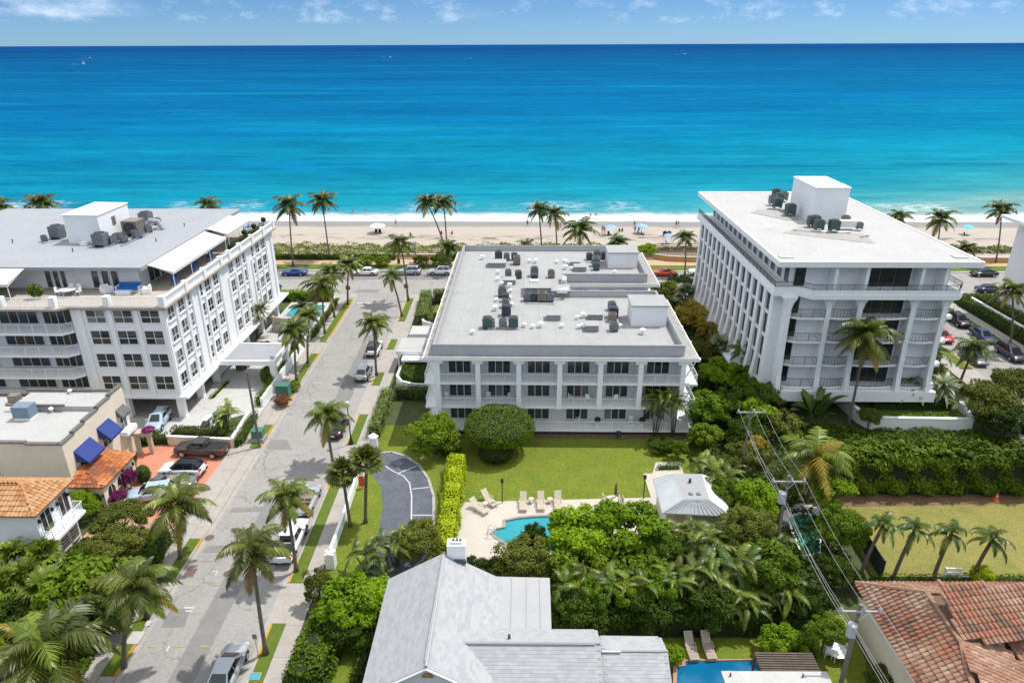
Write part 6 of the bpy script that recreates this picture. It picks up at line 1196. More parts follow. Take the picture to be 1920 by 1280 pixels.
hedge('loose green hedge along the pavement at the bottom of the photo', [(-16.50, 34.45), (-13.98, 34.49), (-13.50, 37.97), (-12.68, 39.24), (-14.39, 40.53), (-16.08, 40.34)], 1.6, LF_M, s_=.14, wob=.22); hedge('dark hedge strip against the shingle house wall', [(-11.91, 34.53), (-11.32, 34.54), (-10.99, 38.06), (-11.40, 38.15)], 1.3, LF_D, s_=.12)
# boulevard and dunes
hedge('long clipped hedge in front of the tan promenade wall', [(-53, 138.7), (-26.5, 138.7), (-26.5, 139.15), (-53, 139.15)] if 0 else strip_poly(-52, 138.2, -27, 138.2, .8), 1.2, LF_M, .1, 30, .2); hedge('short clipped hedge in front of the promenade wall at right', strip_poly(-18.5, 138.2, -11, 138.2, .8), 1.2, LF_M, .1, 30, .2)
for lab, x, y, r_ in (('round clipped bush behind the white sedan on the verge', -32.2, 134.0, 1.8), ('second round clipped bush on the boulevard verge', -28.9, 134.0, 1.7), ('dark round bush behind the silver car', -21.0, 134.2, 1.6), ('spreading bush behind the white crossover', -16.8, 134.0, 2.2)): tree(lab, (x, y, 1.2), r_, 'fine', LF_M, .75, group='clipped bushes on the boulevard verge', name='shrub', cat='shrub')
cover('dune_scrub', [(-150, 140.2), (23, 140.2), (22, 147), (8, 148.6), (-20, 147.4), (-60, 148.2), (-150, 147.6)], 26000, .35, 1.7, .22, leafmat('dune scrub', (.060, .095, .008), (.24, .27, .022), .2), 4)
cover('dune_scrub', [(24, 142.4), (120, 142.4), (120, 146.6), (60, 146.6), (24, 145.6)], 12000, .35, 1.6, .22, MATS['dune scrub'], 5)
tree('rounded green dune bush left of the boardwalk', (25.5, 141.6, 1.5), 2.3, 'fine', LF_B, .7, name='shrub', cat='shrub')
# between the central building and the right tower
GJ = 'trees between the central building and the right tower'
for lab, c, r_, k, m in [('golden leaved tree below the flared fins', (25.73, 100.47, 2.60), 2.7, 'loose', LF_Y), ('second golden olive tree nearer the tower fins', (26.82, 94.06, 2.40), 1.9, 'loose', LF_Y), ('dark olive bush behind the golden tree', (24.20, 114.12, 1.80), 2.6, 'fine', LF_O), ('olive bush at the boulevard end of the gap', (27.85, 118.54, 1.80), 2.4, 'fine', LF_D), ('olive tree right of the central roof corner', (23.97, 87.67, 2.40), 2.0, 'fine', LF_O),
                         ('dark round tree at the corner of the central building', (22.28, 92.31, 1.60), 2.2, 'fine', LF_D), ('bright green tree beside the side balconies', (24.55, 79.70, 2.60), 2.4, 'big', LF_B), ('mid green tree below the two small palms', (27.71, 78.92, 2.40), 2.2, 'big', LF_B), ('bright rounded tree next to the areca palms', (20.70, 70.17, 3.00), 2.5, 'big', LF_B), ('dark tree in the middle of the gap', (24.06, 71.21, 2.60), 2.6, 'big', LF_M),
                         ('dark green tree at the tower corner', (28.48, 74.20, 2.60), 2.3, 'fine', LF_M), ('grey olive bush below the tower corner', (29.03, 68.74, 1.80), 2.2, 'loose', LF_O), ('dark bush behind the crossarm pole', (24.40, 66.68, 1.60), 2.2, 'fine', LF_D), ('bright bush above the pool house', (19.65, 65.93, 1.80), 1.7, 'big', LF_M), ('tall light green tree near the far crossarm', (26.16, 69.24, 3.00), 1.8, 'big', LF_B)]:
    tree(lab, c, r_, k, m, .92, group=GJ)
fanpalm('grey fan palm by the boulevard end of the gap', (26.50, 109.35, 2.80)[:2], (26.50, 109.35, 2.80), 1.3, 30, FR_S); fanpalm('pale fan palm at the foot of the tower fins', (27.18, 88.71, 2.20)[:2], (27.18, 88.71, 2.20), 1.3, 28, FR_S)
palm('left small palm against the tower fins', (28.28, 83.19, 4.40)[:2], (28.28, 83.19, 4.40), 2.2, 16, nuts=False, yellow=0, cols=[FR_D, FR_L]); palm('right small palm at the tower corner', (30.20, 80.59, 4.60)[:2], (30.20, 80.59, 4.60), 2.2, 16, nuts=False, yellow=0, cols=[FR_D, FR_G])
paddles('tall paddle leaved clump before the tower base', (33.61, 71.16, 2.00)[:2], 3.0, 26, 1.25)
GK = 'jungle trees right of the pool'
for lab, c, r_, k, m, hz in [('bright sea grape tree overhanging the pool, left crown', (4.45, 46.20, 4.00), 2.6, 'big', LF_B, .95), ('bright sea grape tree overhanging the pool, right crown', (8.63, 46.49, 4.20), 2.9, 'big', LF_B, .95), ('dark conical bush standing before the pool water', (0.74, 46.59, 3.20), 1.2, 'fine', LF_D, 1.5), ('olive tree at the pool edge above the shingle house', (0.08, 44.65, 2.90), 2.3, 'fine', LF_O, 1.0), ('dark tree beneath the sea grape crowns', (4.55, 43.90, 2.80), 2.6, 'big', LF_M, 1.0), ('deep green tree in front of the pool deck trees', (8.37, 44.04, 3.00), 2.6, 'big', LF_M, 1.0),
                         ('mid green tree left of the pool house corner', (10.97, 45.43, 3.20), 2.0, 'fine', LF_M, 1.0), ('dark tree beside the pool house', (18.30, 53.76, 2.80), 1.9, 'fine', LF_M, 1.1), ('light olive tree behind the pool house', (22.19, 59.47, 2.60), 2.2, 'loose', LF_O, 1.0), ('fine leaved light tree beside the middle crossarm', (21.04, 52.55, 3.40), 2.0, 'loose', LF_B, 1.0), ('feathery light green tree over the green basin', (28.12, 53.36, 3.60), 1.9, 'loose', LF_B, .95), ('green tree at the corner of the dry lawn', (27.37, 48.74, 3.20), 2.1, 'fine', LF_M, 1.0),
                         ('dark tree right of the green basin', (25.32, 44.65, 2.00), 1.3, 'fine', LF_D, 1.1), ('olive tree in the middle of the jungle', (18.66, 47.75, 3.60), 2.5, 'fine', LF_O, 1.0), ('leafy tree above the lounger lawn', (19.00, 43.21, 3.60), 2.2, 'big', LF_M, 1.0), ('dark tree above the two slatted loungers', (13.97, 40.78, 2.60), 2.4, 'fine', LF_D, 1.0), ('loose light tree between the front feathery palms, left', (5.42, 40.67, 3.20), 1.3, 'loose', LF_B, 1.0), ('loose light tree between the front feathery palms, middle', (7.84, 40.70, 3.00), 1.3, 'loose', LF_M, 1.0), ('loose light tree between the front feathery palms, right', (10.34, 40.91, 3.20), 1.4, 'loose', LF_B, 1.0), ('dark hedge tree behind the shingle house', (4.31, 40.16, 2.00), 2.3, 'fine', LF_D, 1.0), ('dark hedge tree nearer the lower pool', (9.56, 40.58, 2.20), 2.3, 'fine', LF_D, 1.0),
                         ('mottled tree below the middle crossarm', (25.33, 56.43, 2.20), 1.5, 'loose', LF_O, 1.0), ('golden leaved croton below the far crossarm', (24.27, 62.73, 2.40), 1.1, 'big', LF_Y, 1.2), ('leafy bright bush by the lower pool', (18.65, 37.58, 1.50), 1.5, 'big', LF_B, .9), ('narrow cypress like shrub beside the lower pool', (19.75, 36.66, 2.00), .9, 'fine', LF_M, 2.0), ('small tree over the white garden table', (21.80, 38.18, 2.20), 1.3, 'big', LF_M, .9), ('young bush beside the shingle house by the lower pool', (10.70, 37.15, 0.80), .8, 'big', LF_B, .9), ('round bush at the wooden gate of the weathered roof', (26.48, 44.30, 1.40), 1.0, 'big', LF_D, 1.0), ('dark tree beside the weathered roof eave', (21.74, 40.99, 2.00), 1.7, 'fine', LF_D, 1.0)]:
    tree(lab, c, r_, k, m, hz, group=GK)
GA = 'feathery palms in the jungle right of the pool'
for lab, c, h, L_ in [('feathery palm in front of the sea grape, leftmost', (4.12, 41.22, 3.60), 3.6, 1.8), ('feathery palm in front of the sea grape, second from left', (6.56, 41.49, 3.80), 3.8, 1.8), ('feathery palm in front of the sea grape, third from left', (8.96, 41.36, 3.80), 3.8, 1.8), ('feathery palm in front of the sea grape, fourth from left', (11.31, 41.75, 4.00), 4.0, 1.8), ('feathery palm directly before the pool house roof', (13.96, 48.54, 3.20), 3.2, 2.2), ('feathery palm at the right of the pool house roof', (15.34, 46.08, 3.80), 3.8, 2.3), ('feathery palm above the dark tree of the lounger lawn', (14.13, 42.15, 4.20), 4.2, 2.4), ('feathery palm in the centre of the jungle', (17.03, 43.09, 4.20), 4.2, 2.4), ('feathery palm left of the green basin', (20.45, 46.50, 3.80), 3.8, 2.3), ('feathery palm behind the pool house near the lawn', (18.25, 58.63, 2.80), 2.8, 2.0), ('yellowing feathery palm above the pool house', (19.48, 57.11, 3.20), 3.2, 2.0), ('feathery palm below the jungle centre', (16.68, 40.74, 3.20), 3.2, 2.2), ('feathery palm at the jungle edge by the wires', (20.08, 41.78, 2.80), 2.8, 2.0)]:
    areca(lab, c[:2], h, 1.1, 5, L_, cols=(FR_G, FR_L, FR_D, FR_L), group=GA, nfr=7)
c = (27.08, 55.53, 5.50); palm('wide coconut crown seen from above beside the long hedge', c[:2], c, 4.1, 22, low=6.6, yellow=2, cols=[FR_G, FR_L, FR_Y])
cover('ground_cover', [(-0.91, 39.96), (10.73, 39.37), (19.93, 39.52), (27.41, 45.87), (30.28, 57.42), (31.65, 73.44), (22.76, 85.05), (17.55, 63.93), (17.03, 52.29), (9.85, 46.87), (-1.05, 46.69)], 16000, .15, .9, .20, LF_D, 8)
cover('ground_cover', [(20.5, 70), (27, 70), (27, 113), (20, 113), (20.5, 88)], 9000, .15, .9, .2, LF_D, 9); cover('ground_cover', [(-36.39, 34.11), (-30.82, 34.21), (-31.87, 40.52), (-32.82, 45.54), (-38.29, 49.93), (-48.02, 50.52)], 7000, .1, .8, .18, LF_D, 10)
hedge('dark clipped hedge wall above the two slatted loungers', [(2.72, 39.39), (17.90, 39.64), (18.12, 40.37), (2.75, 40.12)], 2.3, LF_D, s_=.16, wob=.2)
cover('ground_cover', [(31, 60.6), (60, 60.6), (56, 66), (52.6, 70), (38.4, 70.3), (31, 72)], 9000, .1, .7, .2, LF_M, 11)
# right tower garden and the dry lawn
palm('tall coconut palm with drooping crown before the right tower', (37.58, 71.00), (37.41, 71.00, 11.56), 3.9, 26, low=7.6, yellow=3, cols=[FR_G, FR_L, FR_G]); palm('second coconut palm tucked under the tall one at the tower', (45.98, 79.14), (43.33, 79.14, 5.19), 3.3, 20, low=7.6, yellow=3, cols=[FR_L, FR_Y, FR_G])
palm('left silvery date palm before the tower ground floor', (45.95, 75.10, 3.40)[:2], (45.95, 75.10, 3.40), 3.0, 44, 'date', tr_=(.25, .22), name='date_palm', nuts=False, low=6.6, yellow=2, group='silvery date palms in the tower garden'); palm('right silvery date palm before the tower ground floor', (49.75, 74.70, 3.20)[:2], (49.75, 74.70, 3.20), 2.6, 40, 'date', tr_=(.25, .22), name='date_palm', nuts=False, low=6.6, yellow=1, group='silvery date palms in the tower garden')
palm('leaning palm on the pavement corner of the right street', (56.21, 81.51), (56.84, 81.51, 5.30), 2.9, 20, yellow=1, cols=[FR_D, FR_G]); palm('dark palm at the right corner of the tower', (51.37, 81.28, 5.00)[:2], (51.37, 81.28, 5.00), 2.9, 20, yellow=0, nuts=False, cols=[FR_D, FR_G]); areca('dark palm clump under the tower corner palm', (51.77, 80.36, 3.20)[:2], 3.2, 1.0, 5, 2.0, cols=(FR_D, FR_L)); palm('palm beside the far right white wall', (70.45, 93.67), (68.34, 93.67, 9.00), 3.4, 18, yellow=2)
tree('round leafy bush inside the white retaining wall', (39.61, 70.52, 1.70), 1.3, 'fine', LF_O, .8, name='shrub', cat='shrub'); hedge('dark clipped edging hedge before the tower', strip_poly(41.5, 74.3, 50.8, 74.3, 1.6), .9, LF_D, .9, s_=.13); hedge('low dark planting along the retaining wall', strip_poly(43, 71.4, 50.8, 71.4, 1.2), .5, LF_M, .9, s_=.12)
GHJ = 'dense trees of the right edge'
for lab, c, r_, m in [('dark spreading tree at the right edge, left crown', (53.22, 71.29, 3.60), 2.9, LF_O), ('dark spreading tree at the right edge, right crown', (57.43, 72.96, 4.00), 3.2, LF_O), ('lower dark tree at the right edge beside the pavement', (54.07, 68.87, 2.40), 2.8, LF_D)]: tree(lab, c, r_, 'fine', m, .9, group=GHJ)
hedge('tall dense ficus hedge behind the dry lawn, left half', [(33.02, 61.79, 4.20)[:2], (41.89, 61.50, 4.20)[:2], (41.5, 57.9), (31.6, 57.9)] if 0 else [(30.6, 57.8), (42.0, 57.8), (42.0, 60.4), (30.6, 60.4)], 4.3, LF_F, s_=.22, wob=.3, dens=75); hedge('tall dense ficus hedge behind the dry lawn, right half', [(42.1, 57.9), (60, 57.9), (60, 60.4), (42.1, 60.4)], 4.2, LF_F, s_=.22, wob=.3, dens=75, seed=6)
GPR = 'four leaning palms in a row on the dry lawn'
for lab, b, t in [('leftmost leaning palm of the row of four on the dry lawn', (28.08, 46.19), (28.96, 46.19, 5.22)), ('second leaning palm from the left on the dry lawn', (30.59, 45.79), (31.32, 45.79, 5.19)), ('third leaning palm from the left on the dry lawn', (33.90, 45.84), (34.32, 45.84, 4.76)), ('rightmost leaning palm of the row of four on the dry lawn', (37.08, 45.90), (37.79, 45.90, 4.24))]: palm(lab, b, t, 2.1, 13, 'foxtail', name='leaning_palm', nuts=False, low=6.2, yellow=0, group=GPR, cols=[FR_D, FR_G, FR_D], tr_=(.16, .13))
hedge('low trimmed hedge between the dry lawn and the weathered roof', strip_poly(28.6, 45.4, 44, 45.7, .7), .7, LF_M, s_=.09); tree('yellow green bush at the foot of the rightmost leaning palm', (37.56, 45.46, 0.90), .9, 'big', LF_H, 1.0, name='shrub', cat='shrub')
tree('bright foliage at the bottom edge before the weathered roof', (32.69, 35.64, 1.00), 1.3, 'big', LF_B, .8, name='shrub', cat='shrub'); tree('yellowish shrub beside the utility pole at the bottom edge', (24.97, 35.42, 0.80), 1.2, 'fine', LF_O, .8, name='shrub', cat='shrub'); tree('leafy corner bush at the bottom right', (33.77, 34.96, 1.40), 1.1, 'big', LF_B, .8, name='shrub', cat='shrub')
hedge('clipped hedge on the near side of the far white wall', strip_poly(74.2, 78, 74.2, 112, 1.5), 1.4, LF_M, s_=.16, dens=36); hedge('clipped hedge behind the far white wall', strip_poly(77.2, 84, 77.2, 112, 1.8), 2.0, LF_O, s_=.16, dens=36); hedge('dark hedge before the far right tower', [(82, 96), (86, 96), (86, 104), (82, 104)], 2.5, LF_D, s_=.2, dens=30); hedge('trimmed hedge at the boulevard end of the right street', strip_poly(74, 113.4, 86, 113.4, 1.6), 1.5, LF_O, s_=.18, dens=30)
sheet('corner_grass', [(79, 104.5), (86, 104.5), (86, 110), (79, 110)], .03, GRASS)
hedge('hedge along the far boulevard pavement behind the right tower', strip_poly(22, 113.2, 27, 113.2, 1.4), 1.4, LF_M, s_=.18, dens=30)

# ---------------------------------------------------------------- vehicles
def paint(name, c, metal=.0): return mat(name, c, .22, .03, .5, spec=.7, metal=metal)
P_SIL, P_WHT, P_BLK, P_CHA, P_PBL = paint('silver car paint', (.40, .43, .46), .3), paint('white car paint', (.74, .75, .76)), paint('black car paint', (.012, .013, .015)), paint('charcoal brown car paint', (.065, .058, .055), .2), paint('pale blue car paint', (.42, .52, .62), .2)
P_BLU, P_RED, P_ORR, P_GRY, P_DBL, P_PLUM = paint('cobalt car paint', (.012, .045, .28)), paint('red car paint', (.42, .03, .02)), paint('orange red car paint', (.66, .075, .02)), paint('grey car paint', (.16, .175, .19), .3), paint('dark blue car paint', (.015, .03, .09)), paint('plum grey car paint', (.06, .055, .075), .3)
CGL = mat('car glass', (.012, .015, .018), .05, .1, 1, spec=.7); TYRE = mat('tyre rubber', (.014, .014, .015), .8, .2, 3); RIMM = mat('alloy rim', (.42, .43, .45), .35, .1, 3, metal=.7); LAMP = mat('headlight lens', (.75, .77, .78), .1, .05); TAIL = mat('taillight lens', (.35, .015, .012), .2, .1); TRIM = mat('black plastic trim', (.022, .022, .024), .6, .2); PLATE = mat('licence plate', (.68, .68, .64), .5, .05); INTER = mat('car interior tan', (.24, .20, .15), .8, .1)
# lower body stations: x, low, belt height, half width; cabin: base rear/front, roof rear/front, half widths, belt z, roof z
CARS = {
 'sedan': dict(st=[(-2.38, .42, .74, .72), (-2.30, .30, .90, .84), (-1.6, .22, .96, .91), (-.6, .20, .93, .92), (.6, .20, .92, .92), (1.2, .22, .90, .91), (1.9, .24, .80, .88), (2.28, .30, .66, .80), (2.38, .38, .54, .66)], cab=(-1.75, 1.15, -1.0, .28, .83, .62, .92, 1.44), wb=(-1.40, 1.42), r=.33),
 'suv': dict(st=[(-2.28, .46, .98, .78), (-2.2, .36, 1.06, .88), (-1.4, .28, 1.08, .94), (0, .26, 1.06, .95), (1.05, .28, 1.04, .94), (1.75, .30, .98, .92), (2.18, .36, .84, .86), (2.3, .46, .68, .74)], cab=(-2.12, 1.05, -1.72, .30, .86, .68, 1.05, 1.66), wb=(-1.34, 1.38), r=.37),
 'pickup': dict(st=[(-2.88, .52, 1.06, .88), (-2.8, .46, 1.08, .94), (-1.5, .40, 1.08, .97), (0, .38, 1.08, .98), (1.2, .38, 1.08, .98), (2.0, .40, 1.06, .96), (2.66, .46, .98, .92), (2.86, .54, .72, .82)], cab=(-.92, 1.35, -.72, .55, .88, .72, 1.07, 1.82), wb=(-1.72, 1.75), r=.41),
 'coupe': dict(st=[(-2.42, .44, .74, .78), (-2.34, .32, .88, .88), (-1.5, .24, .94, .94), (-.4, .22, .88, .95), (.7, .22, .88, .95), (1.5, .24, .88, .94), (2.25, .30, .80, .90), (2.42, .40, .58, .80)], cab=(-1.7, .75, -.75, .02, .82, .60, .88, 1.32), wb=(-1.42, 1.45), r=.35),
 'minivan': dict(st=[(-2.46, .40, 1.0, .82), (-2.38, .30, 1.08, .92), (-1.4, .24, 1.08, .98), (0, .22, 1.05, .99), (1.2, .24, 1.02, .98), (1.9, .26, .90, .94), (2.36, .32, .72, .84), (2.46, .42, .58, .70)], cab=(-2.36, 1.55, -2.1, .55, .90, .72, 1.03, 1.74), wb=(-1.5, 1.5), r=.36),
 'convertible': dict(st=[(-2.38, .42, .74, .72), (-2.30, .30, .88, .84), (-1.6, .22, .93, .91), (-.6, .20, .90, .92), (.6, .20, .90, .92), (1.2, .22, .89, .91), (1.9, .24, .80, .88), (2.28, .30, .66, .80), (2.38, .38, .54, .66)], cab=(.35, 1.10, .42, .46, .83, .66, .88, 1.34), wb=(-1.40, 1.42), r=.33)}
PROTO = {}
def car_proto(kind):
    D = CARS[kind]; root = link('parked_car', None); st = D['st']; mb = MB(); n = 12; V = []; F = []
    for x, lo, hi, w_ in st:
        h = hi - lo; V += [(x, -w_ * .86, lo), (x, -w_ * .97, lo + h * .22), (x, -w_, lo + h * .55), (x, -w_ * .975, lo + h * .86), (x, -w_ * .90, hi - .01), (x, -w_ * .45, hi + .02), (x, w_ * .45, hi + .02), (x, w_ * .90, hi - .01), (x, w_ * .975, lo + h * .86), (x, w_, lo + h * .55), (x, w_ * .97, lo + h * .22), (x, w_ * .86, lo)]
    for i in range(len(st) - 1):
        for k in range(n): F.append((i * n + (k + 1) % n, i * n + k, (i + 1) * n + k, (i + 1) * n + (k + 1) % n))
    F += [list(range(n)), list(range(len(V) - 1, len(V) - n - 1, -1))]; mb.add(V, F); part('body', mb, P_SIL, root, True)
    xr0, xf0, xr1, xf1, wb, wt, zb, zt = D['cab']; zb -= .03
    base = [Vector(p) for p in ((xr0, -wb * .93, zb), (xf0 - .15, -wb, zb), (xf0, -wb * .6, zb), (xf0, wb * .6, zb), (xf0 - .15, wb, zb), (xr0, wb * .93, zb))]; roof = [Vector(p) for p in ((xr1, -wt * .92, zt - .03), (xf1 - .1, -wt, zt - .02), (xf1, -wt * .6, zt), (xf1, wt * .6, zt), (xf1 - .1, wt, zt - .02), (xr1, wt * .92, zt - .03))]
    if kind != 'convertible': part('cabin', MB().hull2(base, roof), P_SIL, root)
    def pane(name, a, b, c, d, i0, i1, j0, j1, off):
        A, B_, C_, D_ = [Vector(p) for p in (a, b, c, d)]; q = lambda s_, t: A.lerp(B_, s_).lerp(D_.lerp(C_, s_), t); nn = (B_ - A).cross(D_ - A).normalized() * off; mbp = MB(); e_ = [q(i0, j0), q(i1, j0), q(i1, j1), q(i0, j1)]; mbp.hull2([p - nn for p in e_], [p + nn for p in e_]); part(name, mbp, CGL, root)
    pane('windshield', (xf0 + .005, -wb * .72, zb + .06), (xf0 + .005, wb * .72, zb + .06), (xf1 + .005, wt * .70, zt), (xf1 + .005, -wt * .70, zt), .03, .97, .02, .94, .014)
    if kind == 'convertible':
        part('cockpit', MB().box(-1.2, -.66, .7, .55, .66, .935), INTER, root)
        for x in (-.05, -.95):
            for y in (-.34, .34): part('seat', MB().box(x - .5, y - .26, .75, x, y + .26, .99).box(x - .62, y - .26, .8, x - .45, y + .26, 1.22), TRIM if x < -.5 else INTER, root)
    else:
        pane('rear_window', (xr0 - .005, wb * .85, zb + .06), (xr0 - .005, -wb * .85, zb + .06), (xr1 - .005, -wt * .85, zt - .03), (xr1 - .005, wt * .85, zt - .03), .06, .94, .14, .92, .014)
        for s_ in (-1, 1):
            sp = [(.05, .47), (.52, .93)] if kind != 'coupe' else [(.12, .9)]
            if kind == 'minivan': sp = [(.03, .32), (.35, .64), (.67, .95)]
            for i0, i1 in sp: pane('side_window', (xr0, s_ * wb * .945, zb + .04), (xf0 - .15, s_ * (wb + .006), zb + .04), (xf1 - .1, s_ * (wt + .006), zt - .03), (xr1, s_ * wt * .935, zt - .03), i0, i1, .16, .88, .014)
    L0, L1 = st[0], st[-1]; wmax = max(s_[3] for s_ in st)
    for s_ in (-1, 1):
        for x in D['wb']:
            r_ = D['r']; t = part('wheel', MB().lathe((0, 0, 0), [(r_ * .7, -.11), (r_, -.09), (r_, .09), (r_ * .7, .11)], 16), TYRE, root, loc=(x, s_ * (wmax - .10), r_), rot=(R(90), 0, 0)); part('rim', MB().lathe((0, 0, 0), [(.02, -.118), (r_ * .62, -.113), (r_ * .62, .113), (.02, .118)], 10), RIMM, t)
            a = MB(); e_ = [(x + (r_ + .07) * math.cos(q), r_ + (r_ + .07) * math.sin(q)) for q in np.linspace(0, math.pi, 9)]; a.hull2([Vector((p, s_ * (wmax - .22), z)) for p, z in e_], [Vector((p, s_ * (wmax + .004), z)) for p, z in e_]); part('wheel_arch', a, TRIM, root)
        part('headlight', MB().box(L1[0] - .32, s_ * L1[3] * .68, L1[2] + .0, L1[0] - .06, s_ * (L1[3] + .10), L1[2] + .12), LAMP, root); part('taillight', MB().box(L0[0] - .015, s_ * L0[3] * .62, L0[2] - .06, L0[0] + .14, s_ * (L0[3] + .06), L0[2] + .12), TAIL, root)
        if kind != 'convertible' or 1: part('mirror', MB().box(xf0 - .42, s_ * (wb + .04), zb + .05, xf0 - .24, s_ * (wb + .24), zb + .2), P_SIL, root)
    part('front_bumper', MB().box(L1[0] - .12, -L1[3] * .9, L1[1], L1[0] + .05, L1[3] * .9, L1[1] + .14), TRIM, root); part('rear_bumper', MB().box(L0[0] - .07, -L0[3] * .95, L0[1] - .04, L0[0] + .1, L0[3] * .95, L0[1] + .13), TRIM, root); part('licence_plate', MB().box(L0[0] - .085, -.2, L0[1] + .14, L0[0] - .06, .2, L0[1] + .28), PLATE, root)
    if kind == 'pickup':
        part('bed_cover', MB().box(-2.7, -.82, 1.06, -1.0, .82, 1.135), TRIM, root)
        for s_ in (-1, 1): part('bed_rail', MB().box(-2.84, s_ * .82, 1.06, -.96, s_ * .96, 1.15), P_SIL, root)
        part('tailgate', MB().box(-2.9, -.84, .62, -2.84, .84, 1.13), P_SIL, root)
    if kind in ('suv', 'minivan'):
        for s_ in (-1, 1): part('roof_rail', MB().box(xr1 + .25, s_ * wt * .8 - .03, zt - .02, xf1 - .2, s_ * wt * .8 + .03, zt + .05), TRIM, root)
    PROTO[kind] = root; return root
USED = set()
def car(kind, label, cat, x, y, deg, col, group, name='parked_car', roof=None, z=.02):
    p = PROTO.get(kind) or car_proto(kind)
    if kind in USED: r_ = copy_tree(p, (x, y, z), R(deg))
    else: r_ = p; USED.add(kind); r_.location = (x, y, z); r_.rotation_euler = (0, 0, R(deg))
    r_.name = name; tag(r_, label, cat, group)
    for ch in r_.children:
        b = ch.name.split('.')[0]
        if b in ('body', 'mirror', 'bed_rail', 'tailgate', 'cabin'): remat(ch, (roof or col) if b == 'cabin' else col)
    return r_
GS, GD, GBV, GRS = 'cars parked along the right kerb of the street', 'cars on the coral driveway', 'cars along the boulevard', 'cars on the right hand street'
for a in [('sedan', 'silver blue sedan cut by the bottom edge of the photo', 'car', *(-20.93, 35.44), 91, P_SIL, GS), ('pickup', 'white pickup truck parked on the street beside the grass verge', 'pickup truck', *(-20.76, 49.19), 91, P_WHT, GS), ('convertible', 'silver open top car under the palm on the right kerb', 'car', *(-21.05, 55.26), 91, P_SIL, GS), ('sedan', 'black sedan under the palm beside the street lamp', 'car', *(-21.62, 69.32), 91, P_BLK, GS), ('sedan', 'silver sedan parked level with the carports', 'car', *(-21.79, 83.81), 91, P_SIL, GS),
          ('pickup', 'charcoal pickup truck at the far side of the coral driveway', 'pickup truck', *(-35.24, 64.11), 175, P_CHA, GD), ('convertible', 'grey open car half hidden behind the white crossover on the driveway', 'car', *(-35.55, 58.04), 178, P_GRY, GD), ('suv', 'pale blue car nearest the palm on the coral driveway', 'car', *(-36.62, 56.05), 196, P_PBL, GD),
          ('suv', 'pale blue crossover parked under the left tower facing out', 'car', *(-42.97, 70.24), -84, P_PBL, 'cars under the left tower'), ('sedan', 'white car behind the areca palm of the planter', 'car', *(-36.59, 69.23), -88, P_WHT, 'cars under the left tower')]: car(*a)
car('suv', 'white crossover with a black roof parked near the carports', 'car', *(-21.92, 91.58), 91, P_WHT, GS, roof=P_BLK); car('suv', 'white crossover with a black roof and roof gear on the coral driveway', 'car', *(-35.51, 60.22), 179, P_WHT, GD, roof=P_BLK)
for kind, lab, u_, y, col in [('sedan', 'dark car at the boulevard kerb partly behind the left tower', (-52.0), 128.4, P_BLK), ('coupe', 'cobalt blue car on the boulevard between the tower and the palms', -44.8, 128.0, P_BLU), ('sedan', 'silver car on the boulevard half hidden behind palm crowns', -37.4, 128.4, P_SIL), ('sedan', 'white sedan on the boulevard before the round bushes', -31.0, 128.3, P_WHT), ('suv', 'silver crossover on the boulevard next to the litter bin', -22.6, 128.7, P_SIL), ('suv', 'white crossover on the boulevard near the central roof corner', -16.6, 128.7, P_WHT),
                              ('coupe', 'orange red classic muscle car on the boulevard', 26.4, 128.5, P_ORR), ('pickup', 'white pickup truck on the boulevard beside the red muscle car', 34.2, 128.7, P_WHT), ('suv', 'white car on the boulevard before the far right tower', 96.0, 128.6, P_WHT), ('sedan', 'dark car on the boulevard beyond the right tower corner', 87.5, 128.6, P_BLK), ('sedan', 'dark teal car in the near lane of the boulevard at right', 83.0, 119.2, P_DBL), ('sedan', 'dark car top peeping over the hedge by the left pool', -47.0, 119.3, P_BLK)]:
    car(kind, lab, 'pickup truck' if kind == 'pickup' else 'car', u_, y, 180 if y > 125 else 0, col, GBV, 'car_on_boulevard')
for kind, lab, p, col in [('minivan', 'plum grey minivan parked at the right kerb of the right street', (68.7, 91.0), P_PLUM), ('sedan', 'dark blue car parked behind the minivan', (68.8, 97.6), P_DBL), ('suv', 'black crossover with bright windshield up the right street', (68.6, 103.6), P_BLK), ('suv', 'teal car beside the black crossover near the tower', (65.2, 104.8), P_DBL), ('sedan', 'red car showing between the tower and the palms', (62.6, 97.6), P_RED), ('suv', 'dark car behind the red car by the tower', (63.2, 101.6), P_BLK), ('sedan', 'dark car glimpsed through the leaning palm crown', (62.8, 89.6), P_GRY)]:
    car(kind, lab, 'car', p[0], p[1], -91, col, GRS, 'car_on_side_street')
